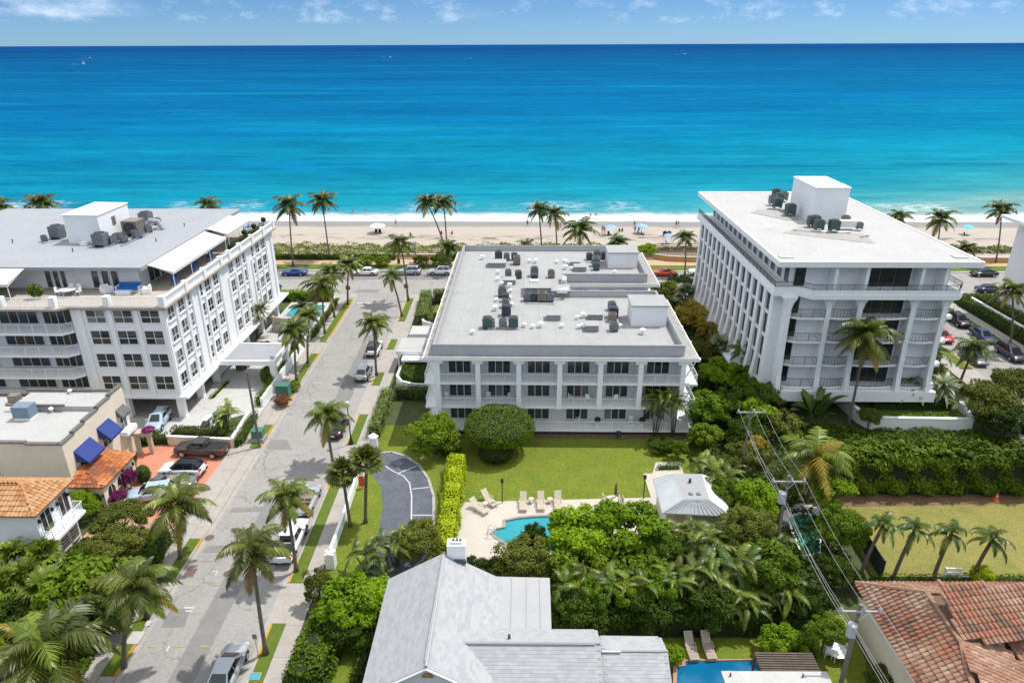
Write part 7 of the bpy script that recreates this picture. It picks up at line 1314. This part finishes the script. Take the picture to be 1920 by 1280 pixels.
# ---------------------------------------------------------------- people on the beach
def body_mesh(kind):
    me = bpy.data.meshes.new('person'); J = {'pel': (0, 0, .95), 'wst': (0, 0, 1.12), 'chs': (0, .01, 1.36), 'nek': (0, 0, 1.52), 'hed': (0, .02, 1.66), 'top': (0, .01, 1.76)}; E = [('pel', 'wst'), ('wst', 'chs'), ('chs', 'nek'), ('nek', 'hed'), ('hed', 'top')]; r_ = {'pel': .135, 'wst': .115, 'chs': .14, 'nek': .055, 'hed': .095, 'top': .06}
    st = {'stand': (0, 0), 'walk': (.24, .2), 'sit': (0, 0)}[kind]
    for s_, k in ((-1, 'l'), (1, 'r')):
        f = st[0] * s_; J['sh' + k] = (s_ * .18, 0, 1.43); J['el' + k] = (s_ * .25, -st[1] * s_ - .02, 1.14); J['ha' + k] = (s_ * .24, -st[1] * 1.5 * s_ + .08, .88); J['hi' + k] = (s_ * .09, 0, .88); J['kn' + k] = (s_ * .10, f * .7 + .03, .48); J['an' + k] = (s_ * .10, f * 1.1 - .05 * abs(f) * 4, .07); J['to' + k] = (s_ * .11, f * 1.1 + .14 - .05 * abs(f) * 4, .03)
        E += [('chs', 'sh' + k), ('sh' + k, 'el' + k), ('el' + k, 'ha' + k), ('pel', 'hi' + k), ('hi' + k, 'kn' + k), ('kn' + k, 'an' + k), ('an' + k, 'to' + k)]; r_.update({'sh' + k: .06, 'el' + k: .042, 'ha' + k: .035, 'hi' + k: .095, 'kn' + k: .06, 'an' + k: .042, 'to' + k: .03})
    if kind == 'sit':
        for k in J:
            if k[:2] in ('kn', 'an', 'to'): pass
        dz = -.78
        for k in list(J): J[k] = (J[k][0], J[k][1], J[k][2] + dz)
        for s_, k in ((-1, 'l'), (1, 'r')): J['hi' + k] = (s_ * .1, .04, .12); J['kn' + k] = (s_ * .14, .42, .42); J['an' + k] = (s_ * .14, .62, .06); J['to' + k] = (s_ * .14, .76, .04); J['el' + k] = (s_ * .26, .1, .42); J['ha' + k] = (s_ * .18, .34, .38)
        J['pel'] = (0, 0, .14); J['wst'] = (0, -.03, .32)
    names = list(J); me.from_pydata([J[k] for k in names], [(names.index(a), names.index(b)) for a, b in E], []); o = bpy.data.objects.new('person', me); COL.objects.link(o); m = o.modifiers.new('s', 'SKIN')
    for i, k in enumerate(names): v = me.skin_vertices[0].data[i]; v.radius = (r_[k], r_[k]); v.use_root = k == 'pel'
    o.modifiers.new('u', 'SUBSURF').levels = 1; dg = bpy.context.evaluated_depsgraph_get(); nm = bpy.data.meshes.new_from_object(o.evaluated_get(dg)); bpy.data.objects.remove(o); nm.name = 'person'; nm.materials.clear(); nm.materials.append(mat('light skin', (.52, .33, .23), .6, .05)); nm.polygons.foreach_set('use_smooth', [True] * len(nm.polygons)); return nm, J
BODY = {k: body_mesh(k) for k in ('stand', 'walk', 'sit')}
SKINS = [MATS['light skin'], mat('tanned skin', (.36, .20, .12), .6, .05), mat('brown skin', (.20, .11, .07), .6, .05)]
CLOTH = [mat('red swimwear', (.55, .04, .05), .8), mat('navy swimwear', (.02, .03, .10), .8), mat('white shirt', (.75, .75, .74), .8), mat('black swimwear', (.02, .02, .02), .8), mat('pink swimwear', (.65, .12, .25), .8), mat('teal swimwear', (.03, .30, .32), .8)]
HAIR = [mat('dark hair', (.03, .02, .015), .7), mat('fair hair', (.35, .24, .11), .7)]
def person(label, p, kind, cl, deg=0, shirt=None, z=None, skin=0, group='people on the beach'):
    me, J = BODY[kind]; zz = .45 if z is None else z; o = tag(link('person', me, None, (p[0], p[1], zz), (0, 0, R(deg))), label, 'person', group); remat(o, SKINS[skin]); h = J['hed']
    part('hair', MB().ell((h[0], h[1] - .025, h[2] + .04), .105, .115, .10, 9, 6), HAIR[(len(label)) % 2], o, True); pl_ = J['pel']
    s_ = MB()
    if kind == 'sit': s_.ell((0, .02, .15), .19, .20, .13, 10, 6)
    else: s_.lathe((0, 0, .74), [(.17, 0), (.185, .12), (.17, .30)], 12, sx=1.05, sy=.82)
    part('swimwear', s_, CLOTH[cl], o, True)
    if shirt is not None: part('shirt', MB().lathe((0, J['chs'][1] * .5, J['chs'][2] - .28), [(.15, 0), (.165, .12), (.185, .26), (.13, .34), (.07, .38)], 12, sx=1.1, sy=.8), CLOTH[shirt], o, True)
    return o
for lab, p, kind, cl, deg, sh in [('person in red walking along the wet sand right of the white umbrella', (-31.62, 165.83), 'walk', 0, 90, 0), ('person standing near the water left of the slim palms', (0.38, 166.58), 'stand', 3, 0, None), ('person in dark clothes behind the right slim palm', (5.75, 163.44), 'stand', 0, 20, 3), ('person standing left of the broad palm behind the central roof', (8.26, 162.43), 'walk', 4, 60, None), ('left person of the pair beside the blue canopy', (17.86, 159.47), 'stand', 0, 10, None), ('right person of the pair beside the blue canopy', (18.36, 159.48), 'stand', 4, -30, None), ('left seated person right of the blue canopy', (21.97, 160.50), 'sit', 3, 0, 3), ('right seated person right of the blue canopy', (22.66, 160.50), 'sit', 1, 10, 3),
                                  ('person in dark shirt at the waterline above the blue umbrella', (26.06, 164.62), 'walk', 3, 80, 3), ('person in white shirt at the waterline right of the blue umbrella', (28.08, 163.59), 'walk', 1, -70, 2), ('person standing left of the blue umbrella', (25.46, 159.53), 'stand', 0, 0, None), ('person standing under the edge of the blue umbrella', (26.26, 159.04), 'stand', 1, 40, 3), ('left walker of the couple near the right tower', (36.15, 165.22), 'walk', 3, 90, 3), ('right walker of the couple near the right tower', (36.66, 165.22), 'walk', 0, 90, None), ('person seated on the sand below the left end of the seaweed', (-26.61, 156.22), 'sit', 3, 0, 3), ('seated person between the tall palm pair', (-19.62, 157.73), 'sit', 1, 0, 3), ('second seated person right of the tall palm pair', (-17.13, 157.75), 'sit', 3, 30, 3)]:
    person(lab, p, kind, cl, deg, sh, None if p[1] < 166 else .2, (len(lab) % 3 != 0) * 1)
for lab, p in [('left bather standing in the shallow surf', (-45.82, 181.45)), ('right bather standing in the shallow surf', (-42.68, 183.38)), ('left bather in the surf behind the broad palm', (16.68, 178.08)), ('right bather in the surf behind the broad palm', (18.12, 178.70))]: person(lab, p, 'stand', 2, 0, None, -.75, 1, 'bathers in the surf')
def parasol(label, p, r_, m, h=2.2, name='beach_umbrella'):
    root = thing(name, label, 'umbrella', (p[0], p[1], .45)); part('pole', MB().tube([(0, 0, -.2), (0, 0, h)], .03, 6), WHITE2, root); part('canopy', MB().lathe((0, 0, h - .55), [(r_, 0), (r_ * .82, .22), (r_ * .45, .45), (.03, .56)], 10), m, root); return root
LBL = mat('light blue canvas', (.22, .40, .68), .7, .05)
parasol('white dome beach umbrella on the sand left of the tall palm pair', (-34.73, 159.10), 1.9, CANVAS); parasol('teal beach umbrella on the sand near the right tower', (101.49, 158.60), 1.3, mat('teal canvas', (.12, .50, .55), .7)); parasol('light blue beach umbrella beside a standing group', (26.88, 159.04), 1.5, LBL)
for lab, p, s_ in (('light blue square beach canopy on four poles', (19.51, 157.52), 2.4), ('small blue topped beach shelter near the boardwalk', (31.35, 149.75), 1.8)):
    t = thing('beach_canopy', lab, 'canopy', (p[0], p[1], .45), 0, 'canopies on the sand'); 
    for x in (-1, 1):
        for y in (-1, 1): part('pole', MB().box(x * s_ / 2 - .03, y * s_ / 2 - .03, -.1, x * s_ / 2 + .03, y * s_ / 2 + .03, 1.9), STEEL, t)
    part('canopy', MB().hull2([Vector((x * s_ / 1.9, y * s_ / 1.9, 1.85)) for x, y in ((-1, -1), (1, -1), (1, 1), (-1, 1))], [Vector((x * .2, y * .2, 2.35)) for x, y in ((-1, -1), (1, -1), (1, 1), (-1, 1))]), LBL, t)
def beach_chair(label, p, m, deg=0):
    t = thing('beach_chair', label, 'chair', (p[0], p[1], .5), R(deg), 'beach chairs on the sand'); part('seat', MB().box(-.3, -.3, .18, .3, .35, .24), m, t); part('backrest', MB().obox((0, .36, .2), .6, .06, .7, 0, tilt=R(-18)), m, t)
    for x in (-.27, .27):
        for y in (-.25, .3): part('leg', MB().box(x - .02, y - .02, -.1, x + .02, y + .02, .178), STEEL, t)
for i, (lab, p, m) in enumerate((('left dark chair under the white dome umbrella', (-35.13, 158.60), CLOTH[1]), ('right dark chair under the white dome umbrella', (-34.13, 158.61), CLOTH[3]), ('dark chair under the blue canopy', (19.34, 157.04), CLOTH[1]), ('teal chair below the blue umbrella', (26.29, 157.57), CLOTH[5]), ('green chair beside the teal chair', (27.15, 157.58), mat('dark green canvas', (.03, .10, .08), .8)), ('dark chair under the teal umbrella', (100.54, 157.15), CLOTH[1]), ('striped pale chair under the small blue shelter', (31.27, 149.31), CLOTH[5]))): beach_chair(lab, p, m, i * 17)
for lab, p in (('left bundle of dark beach rental gear above the blue topped shelter', (31.90, 156.65)), ('right bundle of dark beach rental gear above the blue topped shelter', (32.88, 156.66))):
    t = thing('beach_gear', lab, 'beach gear', (p[0], p[1], .45), 0, 'rental gear on the sand'); part('bundle', MB().lathe((0, 0, 0), [(.25, 0), (.45, .3), (.5, .9), (.2, 1.2)], 8), CLOTH[3], t); part('strap', MB().lathe((0, 0, .5), [(.5, 0), (.52, .08)], 8), CLOTH[1], t)
# ---------------------------------------------------------------- boats
for lab, p, s_, sail in (('white sailing boat at the far left of the sea', (-1082.80, 1804.23), 9, 1), ('white motor boat just right of the sailing boat', (-1604.92, 2722.58), 10, 0), ('small white boat left of centre near the horizon', (-491.03, 2690.31), 11, 0), ('tiny white boat right of centre near the horizon', (-177.70, 2383.23), 7, 0), ('white boat trailing wake near the horizon at right', (673.15, 3209.35), 14, 0)):
    t = thing('boat', lab, 'boat', (p[0], p[1], 0), R(10), 'boats on the horizon'); hl = [(-s_ / 2, -s_ * .14), (s_ * .25, -s_ * .15), (s_ / 2, 0), (s_ * .25, s_ * .15), (-s_ / 2, s_ * .14)]; part('hull', MB().hull2([Vector((x * .85, y * .6, -.3)) for x, y in hl], [Vector((x, y, s_ * .13)) for x, y in hl]), WHITE2, t); part('cabin', MB().box(-s_ * .2, -s_ * .09, s_ * .131, s_ * .15, s_ * .09, s_ * .26), WHITE2, t); part('cabin_window', MB().box(s_ * .151, -s_ * .08, s_ * .17, s_ * .156, s_ * .08, s_ * .23), GLD, t)
    if sail: part('sail', MB().hull2([Vector((-s_ * .35, -.05, s_ * .2)), Vector((s_ * .3, -.05, s_ * .2)), Vector((0, -.05, s_ * .95))], [Vector((-s_ * .35, .05, s_ * .2)), Vector((s_ * .3, .05, s_ * .2)), Vector((0, .05, s_ * .95))]), CANVAS, t)
    part('wake', MB().prism([(-s_ * .5, -.6), (-s_ * .5, .6), (-s_ * 3.0, s_ * .35), (-s_ * 3.2, -s_ * .35)], .05, .12), mat('wake foam', (.500, .560, .600), .8), t)
# ---------------------------------------------------------------- street furniture, poles, wires
def lamp(label, p, h=5.2):
    t = thing('street_lamp', label, 'street lamp', (p[0], p[1], .11), 0, 'street lamps on the verges'); part('base', MB().lathe((0, 0, 0), [(.26, 0), (.24, .25), (.14, .6), (.10, .9)], 10), BLACKM, t); part('post', MB().tube([(0, 0, .85), (0, 0, h - .45)], [.075, .055], 8), BLACKM, t); part('globe', MB().ell((0, 0, h - .2), .24, .24, .30, 12, 8), mat('white lamp globe', (.78, .78, .76), .3, .02), t, True); part('finial', MB().lathe((0, 0, h + .08), [(.07, 0), (.05, .08), (.01, .16)], 6), BLACKM, t)
lamp('black street lamp with white globe beside the black sedan', (-19.37, 66.32), 5.3); lamp('black street lamp behind the curved palm on the left verge', (-29.30, 40.51), 5.3)
for lab, p in (('slim black lamp post on the deck near the angled loungers', (-2.16, 55.71)), ('slim black lamp post on the deck near the pool house', (11.61, 56.52))):
    t = thing('garden_lamp', lab, 'lamp post', (p[0], p[1], .12), 0, 'garden lamp posts by the pool'); part('post', MB().tube([(0, 0, 0), (0, 0, 2.3)], .05, 7), BLACKM, t); part('lantern', MB().lathe((0, 0, 2.3), [(.08, 0), (.15, .08), (.13, .35), (.17, .38), (.03, .52)], 6), BLACKM, t)
def text_mesh(s_, size):
    cu = bpy.data.curves.new('t', 'FONT'); cu.body = s_; cu.size = size; cu.align_x = 'CENTER'; cu.align_y = 'CENTER'; cu.extrude = .004; o = bpy.data.objects.new('t', cu); COL.objects.link(o); me = bpy.data.meshes.new_from_object(o.evaluated_get(bpy.context.evaluated_depsgraph_get())); bpy.data.objects.remove(o); return me
STOPM = text_mesh('STOP', .27); STOPM.materials.clear(); STOPM.materials.append(PAINTW)
for lab, p in (('red octagonal stop sign at the left corner of the boulevard', (-30.60, 112.83)), ('red octagonal stop sign at the right corner of the boulevard', (-20.71, 113.76))):
    t = thing('stop_sign', lab, 'stop sign', (p[0], p[1], .1), 0, 'stop signs at the boulevard corner'); part('post', MB().tube([(0, .03, 0), (0, .03, 2.9)], .035, 6), STEEL, t); oc = lambda r_: [(r_ * math.cos(R(22.5 + 45 * k)), r_ * math.sin(R(22.5 + 45 * k))) for k in range(8)]
    part('plate', MB().hull2([Vector((x, .0, 2.5 + z)) for x, z in oc(.47)], [Vector((x, -.012, 2.5 + z)) for x, z in oc(.47)]), PAINTW, t); part('face', MB().hull2([Vector((x, -.012, 2.5 + z)) for x, z in oc(.43)], [Vector((x, -.017, 2.5 + z)) for x, z in oc(.43)]), mat('stop sign red', (.50, .018, .02), .5), t); o = part('lettering', STOPM, None, t, loc=(0, -.02, 2.5), rot=(R(90), 0, 0))
t = thing('parking_sign', 'small grey street sign on a thin post beside the bottom verge palm', 'sign', (*(-19.33, 37.04), .1)); part('post', MB().tube([(0, 0, 0), (0, 0, 2.1)], .03, 6), STEEL, t); part('plate', MB().box(-.16, -.02, 1.7, .16, .0, 2.15), mat('grey green sign', (.12, .20, .18), .5), t)
t = thing('estate_sign', 'small red board fixed beside the far pillar of the white curving wall', 'sign', (*(-16.34, 57.97), 0)); part('board', MB().box(-.28, -.03, .35, .28, .03, 1.5), mat('red board', (.55, .06, .03), .6), t); part('stake', MB().box(-.04, .03, 0, .04, .08, 1.3), WOOD, t)
t = thing('traffic_cone', 'orange traffic cone in front of the tall ficus hedge', 'traffic cone', (*(45.98, 57.04), 0)); part('cone', MB().lathe((0, 0, .05), [(.20, 0), (.05, .75), (.03, .8)], 10), mat('cone orange', (.75, .13, .03), .6), t); part('base', MB().box(-.28, -.28, 0, .28, .28, .05), MATS['cone orange'], t); part('white_collar', MB().lathe((0, 0, .45), [(.125, 0), (.10, .14)], 10), PAINTW, t)
t = thing('litter_bin', 'dark litter bin on the promenade between the bushes', 'litter bin', (-25.8, 135.4, .13)); part('body', MB().lathe((0, 0, 0), [(.28, 0), (.32, .9), (.3, .95)], 10), DARKM, t); part('lid', MB().lathe((0, 0, .95), [(.34, 0), (.2, .2), (.03, .24)], 10), DARKM, t)
t = thing('transformer_box', 'green utility cabinet on a pale base at the foot of the timber pole', 'utility box', (*(-29.98, 66.96), .06)); part('base', MB().box(-.75, -.65, 0, .75, .65, .5), CONC, t); part('cabinet', MB().box(-.6, -.5, .5, .6, .5, 1.35), mat('utility green', (.06, .16, .12), .5), t); part('lid', MB().box(-.64, -.54, 1.35, .64, .54, 1.42), MATS['utility green'], t)
t = thing('transformer_box', 'green utility cabinet behind the reddish croton bush', 'utility box', (*(-30.48, 77.09), .06)); part('cabinet', MB().box(-.8, -.3, 0, .8, .9, 1.75), MATS['utility green'], t); part('lid', MB().box(-.84, -.34, 1.75, .84, .94, 1.85), MATS['utility green'], t)
t = thing('meter_lid', 'teal utility lid set in the verge at the bottom edge', 'utility lid', (*(-18.99, 35.33), .11)); part('frame', MB().box(-.42, -.3, 0, .42, .3, .03), CONC, t); part('lid', MB().box(-.36, -.24, .03, .36, .24, .05), mat('teal lid', (.05, .28, .36), .5), t)
for lab, p in (('white concrete slab on the left verge under the curved palm', (-29.23, 38.61)), ('small white slab beside the left street lamp', (-28.94, 40.03))): t = thing('verge_slab', lab, 'concrete slab', (*p, .11), 0, 'pale slabs on the left verge'); part('slab', MB().box(-.5, -.6, 0, .5, .6, .03) if 'curved' in lab else MB().box(-.2, -.25, 0, .2, .25, .03), CONCW, t)
for lab, p in (('iron storm drain grate at the left kerb', (-28.27, 45.74)), ('round iron manhole lid in the street under the right palms', (-25.00, 45.66)), ('round manhole lid in the pale apron opposite the verge palm', (-28.53, 50.23))):
    t = thing('manhole', lab, 'manhole', (*p, .022), 0, 'iron lids in the street'); part('lid', MB().lathe((0, 0, 0), [(.42, 0), (.42, .012), (.30, .016), (.02, .018)], 16) if 'round' in lab else MB().box(-.45, -.5, 0, .45, .5, .012), mat('rusty iron', (.13, .09, .075), .8, .3, 6), t); part('ring', MB().lathe((0, 0, -.004), [(.50, 0), (.50, .010), (.43, .011)], 16) if 'round' in lab else MB().box(-.52, -.56, -.004, .52, .56, .004), CONC, t)
def pole(label, p, h, arm=None, mat_=WOOD, trans=False, r_=.15, arm_w=2.7, group='utility poles'):
    t = thing('utility_pole', label, 'utility pole', (p[0], p[1], -.02), 0, group); part('pole', MB().tube([(0, 0, 0), (0, 0, h)], [r_, r_ * .7], 9), mat_, t)
    if arm:
        part('crossarm', MB().box(-arm_w / 2, -.16, h - .55, arm_w / 2, -.06, h - .43), mat('grey crossarm', (.36, .36, .35), .7, .15, 3), t); part('brace', MB().tube([(-.6, -.14, h - .5), (0, -.13, h - 1.15), (.6, -.14, h - .5)], .03, 4), STEEL, t)
        for x in (-arm_w / 2 + .12, .25, arm_w / 2 - .12): part('insulator', MB().lathe((x, -.11, h - .43), [(.04, 0), (.09, .08), (.05, .14), (.09, .2), (.03, .3)], 8), mat('grey insulator', (.42, .43, .46), .3), t)
    if trans: part('transformer', MB().lathe((-.35, -.25, h - 2.4), [(.05, 0), (.30, .03), (.30, .95), (.22, 1.02), (.05, 1.06)], 12), mat('grey transformer', (.40, .42, .45), .4, .05), t); part('bracket', MB().box(-.2, -.2, h - 1.9, .05, -.1, h - 1.8), STEEL, t)
    return t
pole('bare greenish timber pole leaning over the white forecourt', (-29.40, 65.51), 9.3, mat_=mat('green grey timber', (.10, .125, .115), .85, .2, 3))
PN = (21.59, 34.66); PH = 7.98; pole('nearest utility pole with crossarm and grey transformer beside the weathered roof', PN, PH, True, trans=True, r_=.17)
PM = (21.04, 46.98); pole('middle utility pole with crossarm rising from the jungle', PM, 9.4, True, trans=True); PF = (21.69, 59.03); pole('farthest utility pole with crossarm above the trees', PF, 9.0, True)
def wire(root, a, b, sag, r_=.009):
    a = Vector(a); b = Vector(b); pts = []
    for i in range(15): t_ = i / 14; pts.append(a.lerp(b, t_) - Vector((0, 0, sag * 4 * t_ * (1 - t_))))
    part('wire', MB(root.location).tube(pts, r_, 4, cap=False), mat('bright aluminium wire', (.55, .56, .57), .4, .05), root)
for lab, A, ha, B_, hb in (('overhead wires between the nearest and middle utility poles', PN, PH, PM, 9.4), ('overhead wires between the middle and farthest utility poles', PM, 9.4, PF, 9.0), ('overhead wires running from the nearest pole out of the bottom of the photo', (PN[0] + 1.2, 8.0), 9.2, PN, PH)):
    t = thing('overhead_wire', lab, 'power line', (*A, 0), 0, 'overhead wires along the jungle')
    for x in (-1.23, .25, 1.23): wire(t, (A[0] + x, A[1] - .11, ha - .14), (B_[0] + x, B_[1] - .11, hb - .14), .45)
    for x in (-.1, .12): wire(t, (A[0] + x, A[1] - .2, ha - 2.4), (B_[0] + x, B_[1] - .2, hb - 2.4), .6, .011)
# ---------------------------------------------------------------- pool side furniture
LNG = mat('cream lounger sling', (.500, .430, .340), .6, .06, 3)
def lounger(label, p, deg, m=LNG, z=.12, group='cream pool loungers', s_=1.0):
    t = thing('sun_lounger', label, 'sun lounger', (p[0], p[1], z), R(deg), group); fr = MB()
    for y in (-.33, .33): fr.box(-1.0, y - .03, .30, .35, y + .03, .36)
    fr.box(-1.0, -.3, .30, -.95, .3, .36); part('frame', fr, m, t)
    for k in range(11): part('slat', MB().box(-.95 + k * .12, -.3, .361, -.86 + k * .12, .3, .385), m, t)
    M = MB()
    for k in range(6): a = .36 + k * .12; M.hull2([Vector((a, y, .385 + (a - .36) * .85)) for y in (-.33, .33)] + [Vector((a + .095, y, .385 + (a + .095 - .36) * .85)) for y in (.33, -.33)], [Vector((a, y, .42 + (a - .36) * .85)) for y in (-.33, .33)] + [Vector((a + .095, y, .42 + (a + .095 - .36) * .85)) for y in (.33, -.33)])
    o = part('backrest', M, m, t, stuff=True)
    for x in (-.85, .25):
        for y in (-.3, .3): part('leg', MB().box(x - .03, y - .03, 0, x + .03, y + .03, .298), m, t)
    for y in (-.36, .36): part('armrest', MB().box(-.15, y - .03, .52, .4, y + .03, .56), m, t)
for lab, p, d in (('left lounger of the three in a row on the far pool deck', (-0.13, 55.15), 90), ('middle lounger of the three in a row on the far pool deck', (1.57, 55.26), 90), ('right lounger of the three in a row on the far pool deck', (3.22, 55.37), 90), ('angled lounger nearest the lamp post', (-3.40, 55.69), 128), ('angled lounger in front, nearest the yellow hedge', (-4.31, 54.42), 138)): lounger(lab, p, d)
for lab, p in (('left slatted lounger on the grass by the lower pool', (12.24, 38.05)), ('right slatted lounger on the grass by the lower pool', (13.51, 38.17))): lounger(lab, p, 95, mat('pinkish cream slats', (.380, .310, .260), .6, .05), 0, 'slatted loungers by the lower pool')
for lab, p in (('near blue cushioned lounger by the left tower pool', (-37.8, 102.3)), ('far blue cushioned lounger by the left tower pool', (-37.4, 104.0))): lounger(lab, p, 170, mat('slate blue cushion', (.10, .17, .26), .7), .05, 'blue loungers by the left tower pool')
def table(name, label, p, z, r_, h, m, group=None):
    t = thing(name, label, 'table', (p[0], p[1], z), 0, group); part('top', MB().lathe((0, 0, h - .04), [(r_, 0), (r_, .04)], 14), m, t)
    for k in range(3): a = k * 2.09; part('leg', MB().tube([(r_ * .75 * math.cos(a), r_ * .75 * math.sin(a), 0), (r_ * .4 * math.cos(a), r_ * .4 * math.sin(a), h - .04)], .03, 5), m, t)
for lab, p in (('small side table between the left and middle loungers', (0.64, 55.76)), ('small side table between the middle and right loungers', (2.46, 55.78)), ('small side table between the two angled loungers', (-3.78, 55.01))): table('side_table', lab, p, .12, .28, .5, LNG, 'side tables by the pool')
table('patio_table', 'round cream patio table in front of the sea grape tree', (8.42, 55.53), .12, .6, .72, LNG); table('garden_table', 'white garden table on the lawn by the lower utility pole', (22.62, 37.74), 0, .75, .72, WHITE2); table('terrace_table', 'white dining table on the tower terrace', (-53.24, 75.49), 14.31, .9, .72, WHITE2)
def chair(label, p, z, deg, m, group, s_=1.0):
    t = thing('chair', label, 'chair', (p[0], p[1], z), R(deg), group); part('seat', MB().box(-.26, -.26, .40, .26, .26, .46), m, t); part('backrest', MB().box(-.26, .22, .46, .26, .28, .95), m, t)
    for x in (-.23, .23):
        for y in (-.22, .24): part('leg', MB().box(x - .025, y - .025, 0, x + .025, y + .025, .398), m, t)
        part('armrest', MB().box(x - .04, -.24, .62, x + .04, .22, .66), m, t)
for lab, p, d in (('patio chair left of the round cream table', (7.79, 55.86), 70), ('patio chair behind the round cream table', (8.96, 56.14), 0), ('patio chair right of the round cream table', (9.20, 55.55), -80)): chair(lab, p, .12, d, LNG, 'cream patio chairs')
for lab, p, d in (('left white chair at the garden table by the utility pole', (22.08, 37.83), 80), ('right white chair at the garden table by the utility pole', (23.28, 37.95), -80)): chair(lab, p, 0, d, WHITE2, 'white garden chairs')
t = thing('closed_parasol', 'furled brown parasol standing behind the patio table', 'parasol', (*(8.76, 55.79), .12)); part('pole', MB().tube([(0, 0, 0), (0, 0, 2.4)], .03, 6), WOOD, t); part('furled_canopy', MB().lathe((0, 0, .95), [(.06, 0), (.16, .2), (.09, 1.2), (.03, 1.4)], 8), mat('brown furled canvas', (.12, .07, .045), .8), t)
t = thing('pool_handrail', 'white looped handrail at the left end of the pool', 'handrail', (*(-3.01, 50.85), .12))
for y in (-.3, .3): part('rail', MB().tube([(-.3, y, 0), (-.3, y, .75), (.0, y, .95), (.45, y, .7), (.7, y, .05)], .03, 6), STEEL, t)
t = thing('firepit', 'dark dome grill against the base of the central building', 'grill', (*(10.52, 67.77), .05)); part('bowl', MB().lathe((0, 0, .45), [(.05, 0), (.3, .15), (.34, .3), (.3, .5), (.05, .65)], 12), BLACKM, t)
for k in range(3): a = k * 2.09; part('leg', MB().tube([(.3 * math.cos(a), .3 * math.sin(a), 0), (.15 * math.cos(a), .15 * math.sin(a), .5)], .025, 5), BLACKM, t)
# terrace of the left tower
BL_ = mat('bright blue cushion', (.03, .17, .48), .8, .08)
def sofa(label, p, z, deg, w_, m, group):
    t = thing('sofa', label, 'sofa', (p[0], p[1], z), R(deg), group); part('seat', MB().box(-w_ / 2, -.4, .18, w_ / 2, .35, .45), m, t); part('backrest', MB().box(-w_ / 2, .35, .18, w_ / 2, .55, .9), m, t)
    for x in (-1, 1): part('armrest', MB().box(x * w_ / 2, -.4, .1, x * (w_ / 2 + .14), .55, .65), WHITE2, t)
    part('base', MB().box(-w_ / 2 - .1, -.38, 0, w_ / 2 + .1, .5, .178), WHITE2, t)
p = (-46.97, 77.08); sofa('bright blue terrace sofa on the left tower', p, 14.31, 0, 2.6, BL_, 'blue terrace seats'); sofa('white armchair left of the blue terrace sofa', (p[0] - 2.3, p[1] - .6), 14.31, 60, .9, WHITE2, 'white terrace armchairs'); sofa('white armchair right of the blue terrace sofa', (p[0] + 2.4, p[1] - .7), 14.31, -70, .9, WHITE2, 'white terrace armchairs')
t = thing('coffee_table', 'low pale blue coffee table before the blue sofa', 'table', (p[0], p[1] - 1.3, 14.31)); part('top', MB().box(-.9, -.4, .36, .9, .4, .44), mat('pale blue table', (.50, .60, .72), .5), t); part('base', MB().box(-.8, -.3, 0, .8, .3, .36), WHITE2, t)
q = (-53.24, 75.49)
for i, (dx, dy, d) in enumerate(((-1.2, 0, 90), (1.2, 0, -90), (-.4, 1.1, 0), (.5, 1.1, 0))): chair(('left end', 'right end', 'far left', 'far right')[i] + ' white chair at the tower terrace dining table', (q[0] + dx, q[1] + dy), 14.31, d, WHITE2, 'white terrace dining chairs')
for i, y in enumerate((79.2, 81.2, 84.6, 87.0, 89.6, 91.6)): chair(('first', 'second', 'third', 'fourth', 'fifth', 'sixth')[i] + ' blue chair from the near end under the long white awning', (-42.6 - .8 * (i % 2), y), 14.31, 40 * i, BL_, 'blue chairs under the terrace awning')
for lab, p in (('dark potted topiary ball at the far end of the tower terrace', (-41.3, 107.0)), ('dark potted topiary ball second from the far end of the terrace', (-41.3, 102.8)), ('dark potted topiary ball third from the far end of the terrace', (-41.3, 99.0))):
    t = topiary(lab, (*p, 1.5), .42, .42, .42, LF_D, .05, .06, 90, name='potted_topiary'); t.location.z = 14.3; part('pot', MB().lathe((0, 0, 0), [(.25, 0), (.36, .55), (.33, .56)], 10), PALE, t)
h_ = hedge('dark planter hedge along the far half of the tower terrace', strip_poly(-41.5, 93.8, -41.5, 106.6, .6), 1.0, LF_D, s_=.1); h_.location.z = 14.3
sofa('blue lounge seat at the far end of the tower terrace', (-43.6, 105.6), 14.31, -60, 1.6, BL_, 'blue terrace seats')
t = topiary('leafy potted plant beside the left white awning', (*(-56.15, 74.17), 1.0), .9, .6, .8, LF_M, .06, .12, 40, name='potted_plant', cat='potted plant'); t.location.z = 14.3; part('pot', MB().lathe((0, 0, 0), [(.3, 0), (.42, .5), (.4, .52)], 10), PALE, t)
# balcony seats on the central building
for i, (x, f) in enumerate(((-4.2, 3.63), (-1.6, 3.63), (5.2, 3.63), (7.2, 3.63), (10.2, 3.63), (6.0, .68), (14.8, .68), (12.2, .68), (-8.9, 3.63))):
    lab = ('left chair on the second bay middle balcony', 'right chair on the second bay middle balcony', 'left seat on the fourth bay middle balcony', 'right seat on the fourth bay middle balcony', 'seat on the fifth bay middle balcony', 'seat on the ground terrace below the fourth bay', 'seat on the ground terrace by the areca palms', 'seat on the ground terrace below the fifth bay', 'chair on the first bay middle balcony')[i]; chair('white ' + lab + ' of the central building', (x, 70.2), f, (i * 50) % 360, WHITE2, 'white balcony chairs')
for lab, x in (('left round potted bush on the ground terrace', 8.3), ('right round potted bush on the ground terrace', 13.4)): t = topiary(lab + ' of the central building', (x, 69.6, .85), .38, .38, .35, LF_D, .04, .07, 90, name='potted_topiary'); t.location.z = .67; part('pot', MB().lathe((0, 0, 0), [(.22, 0), (.3, .5), (.28, .51)], 10), PALE, t)
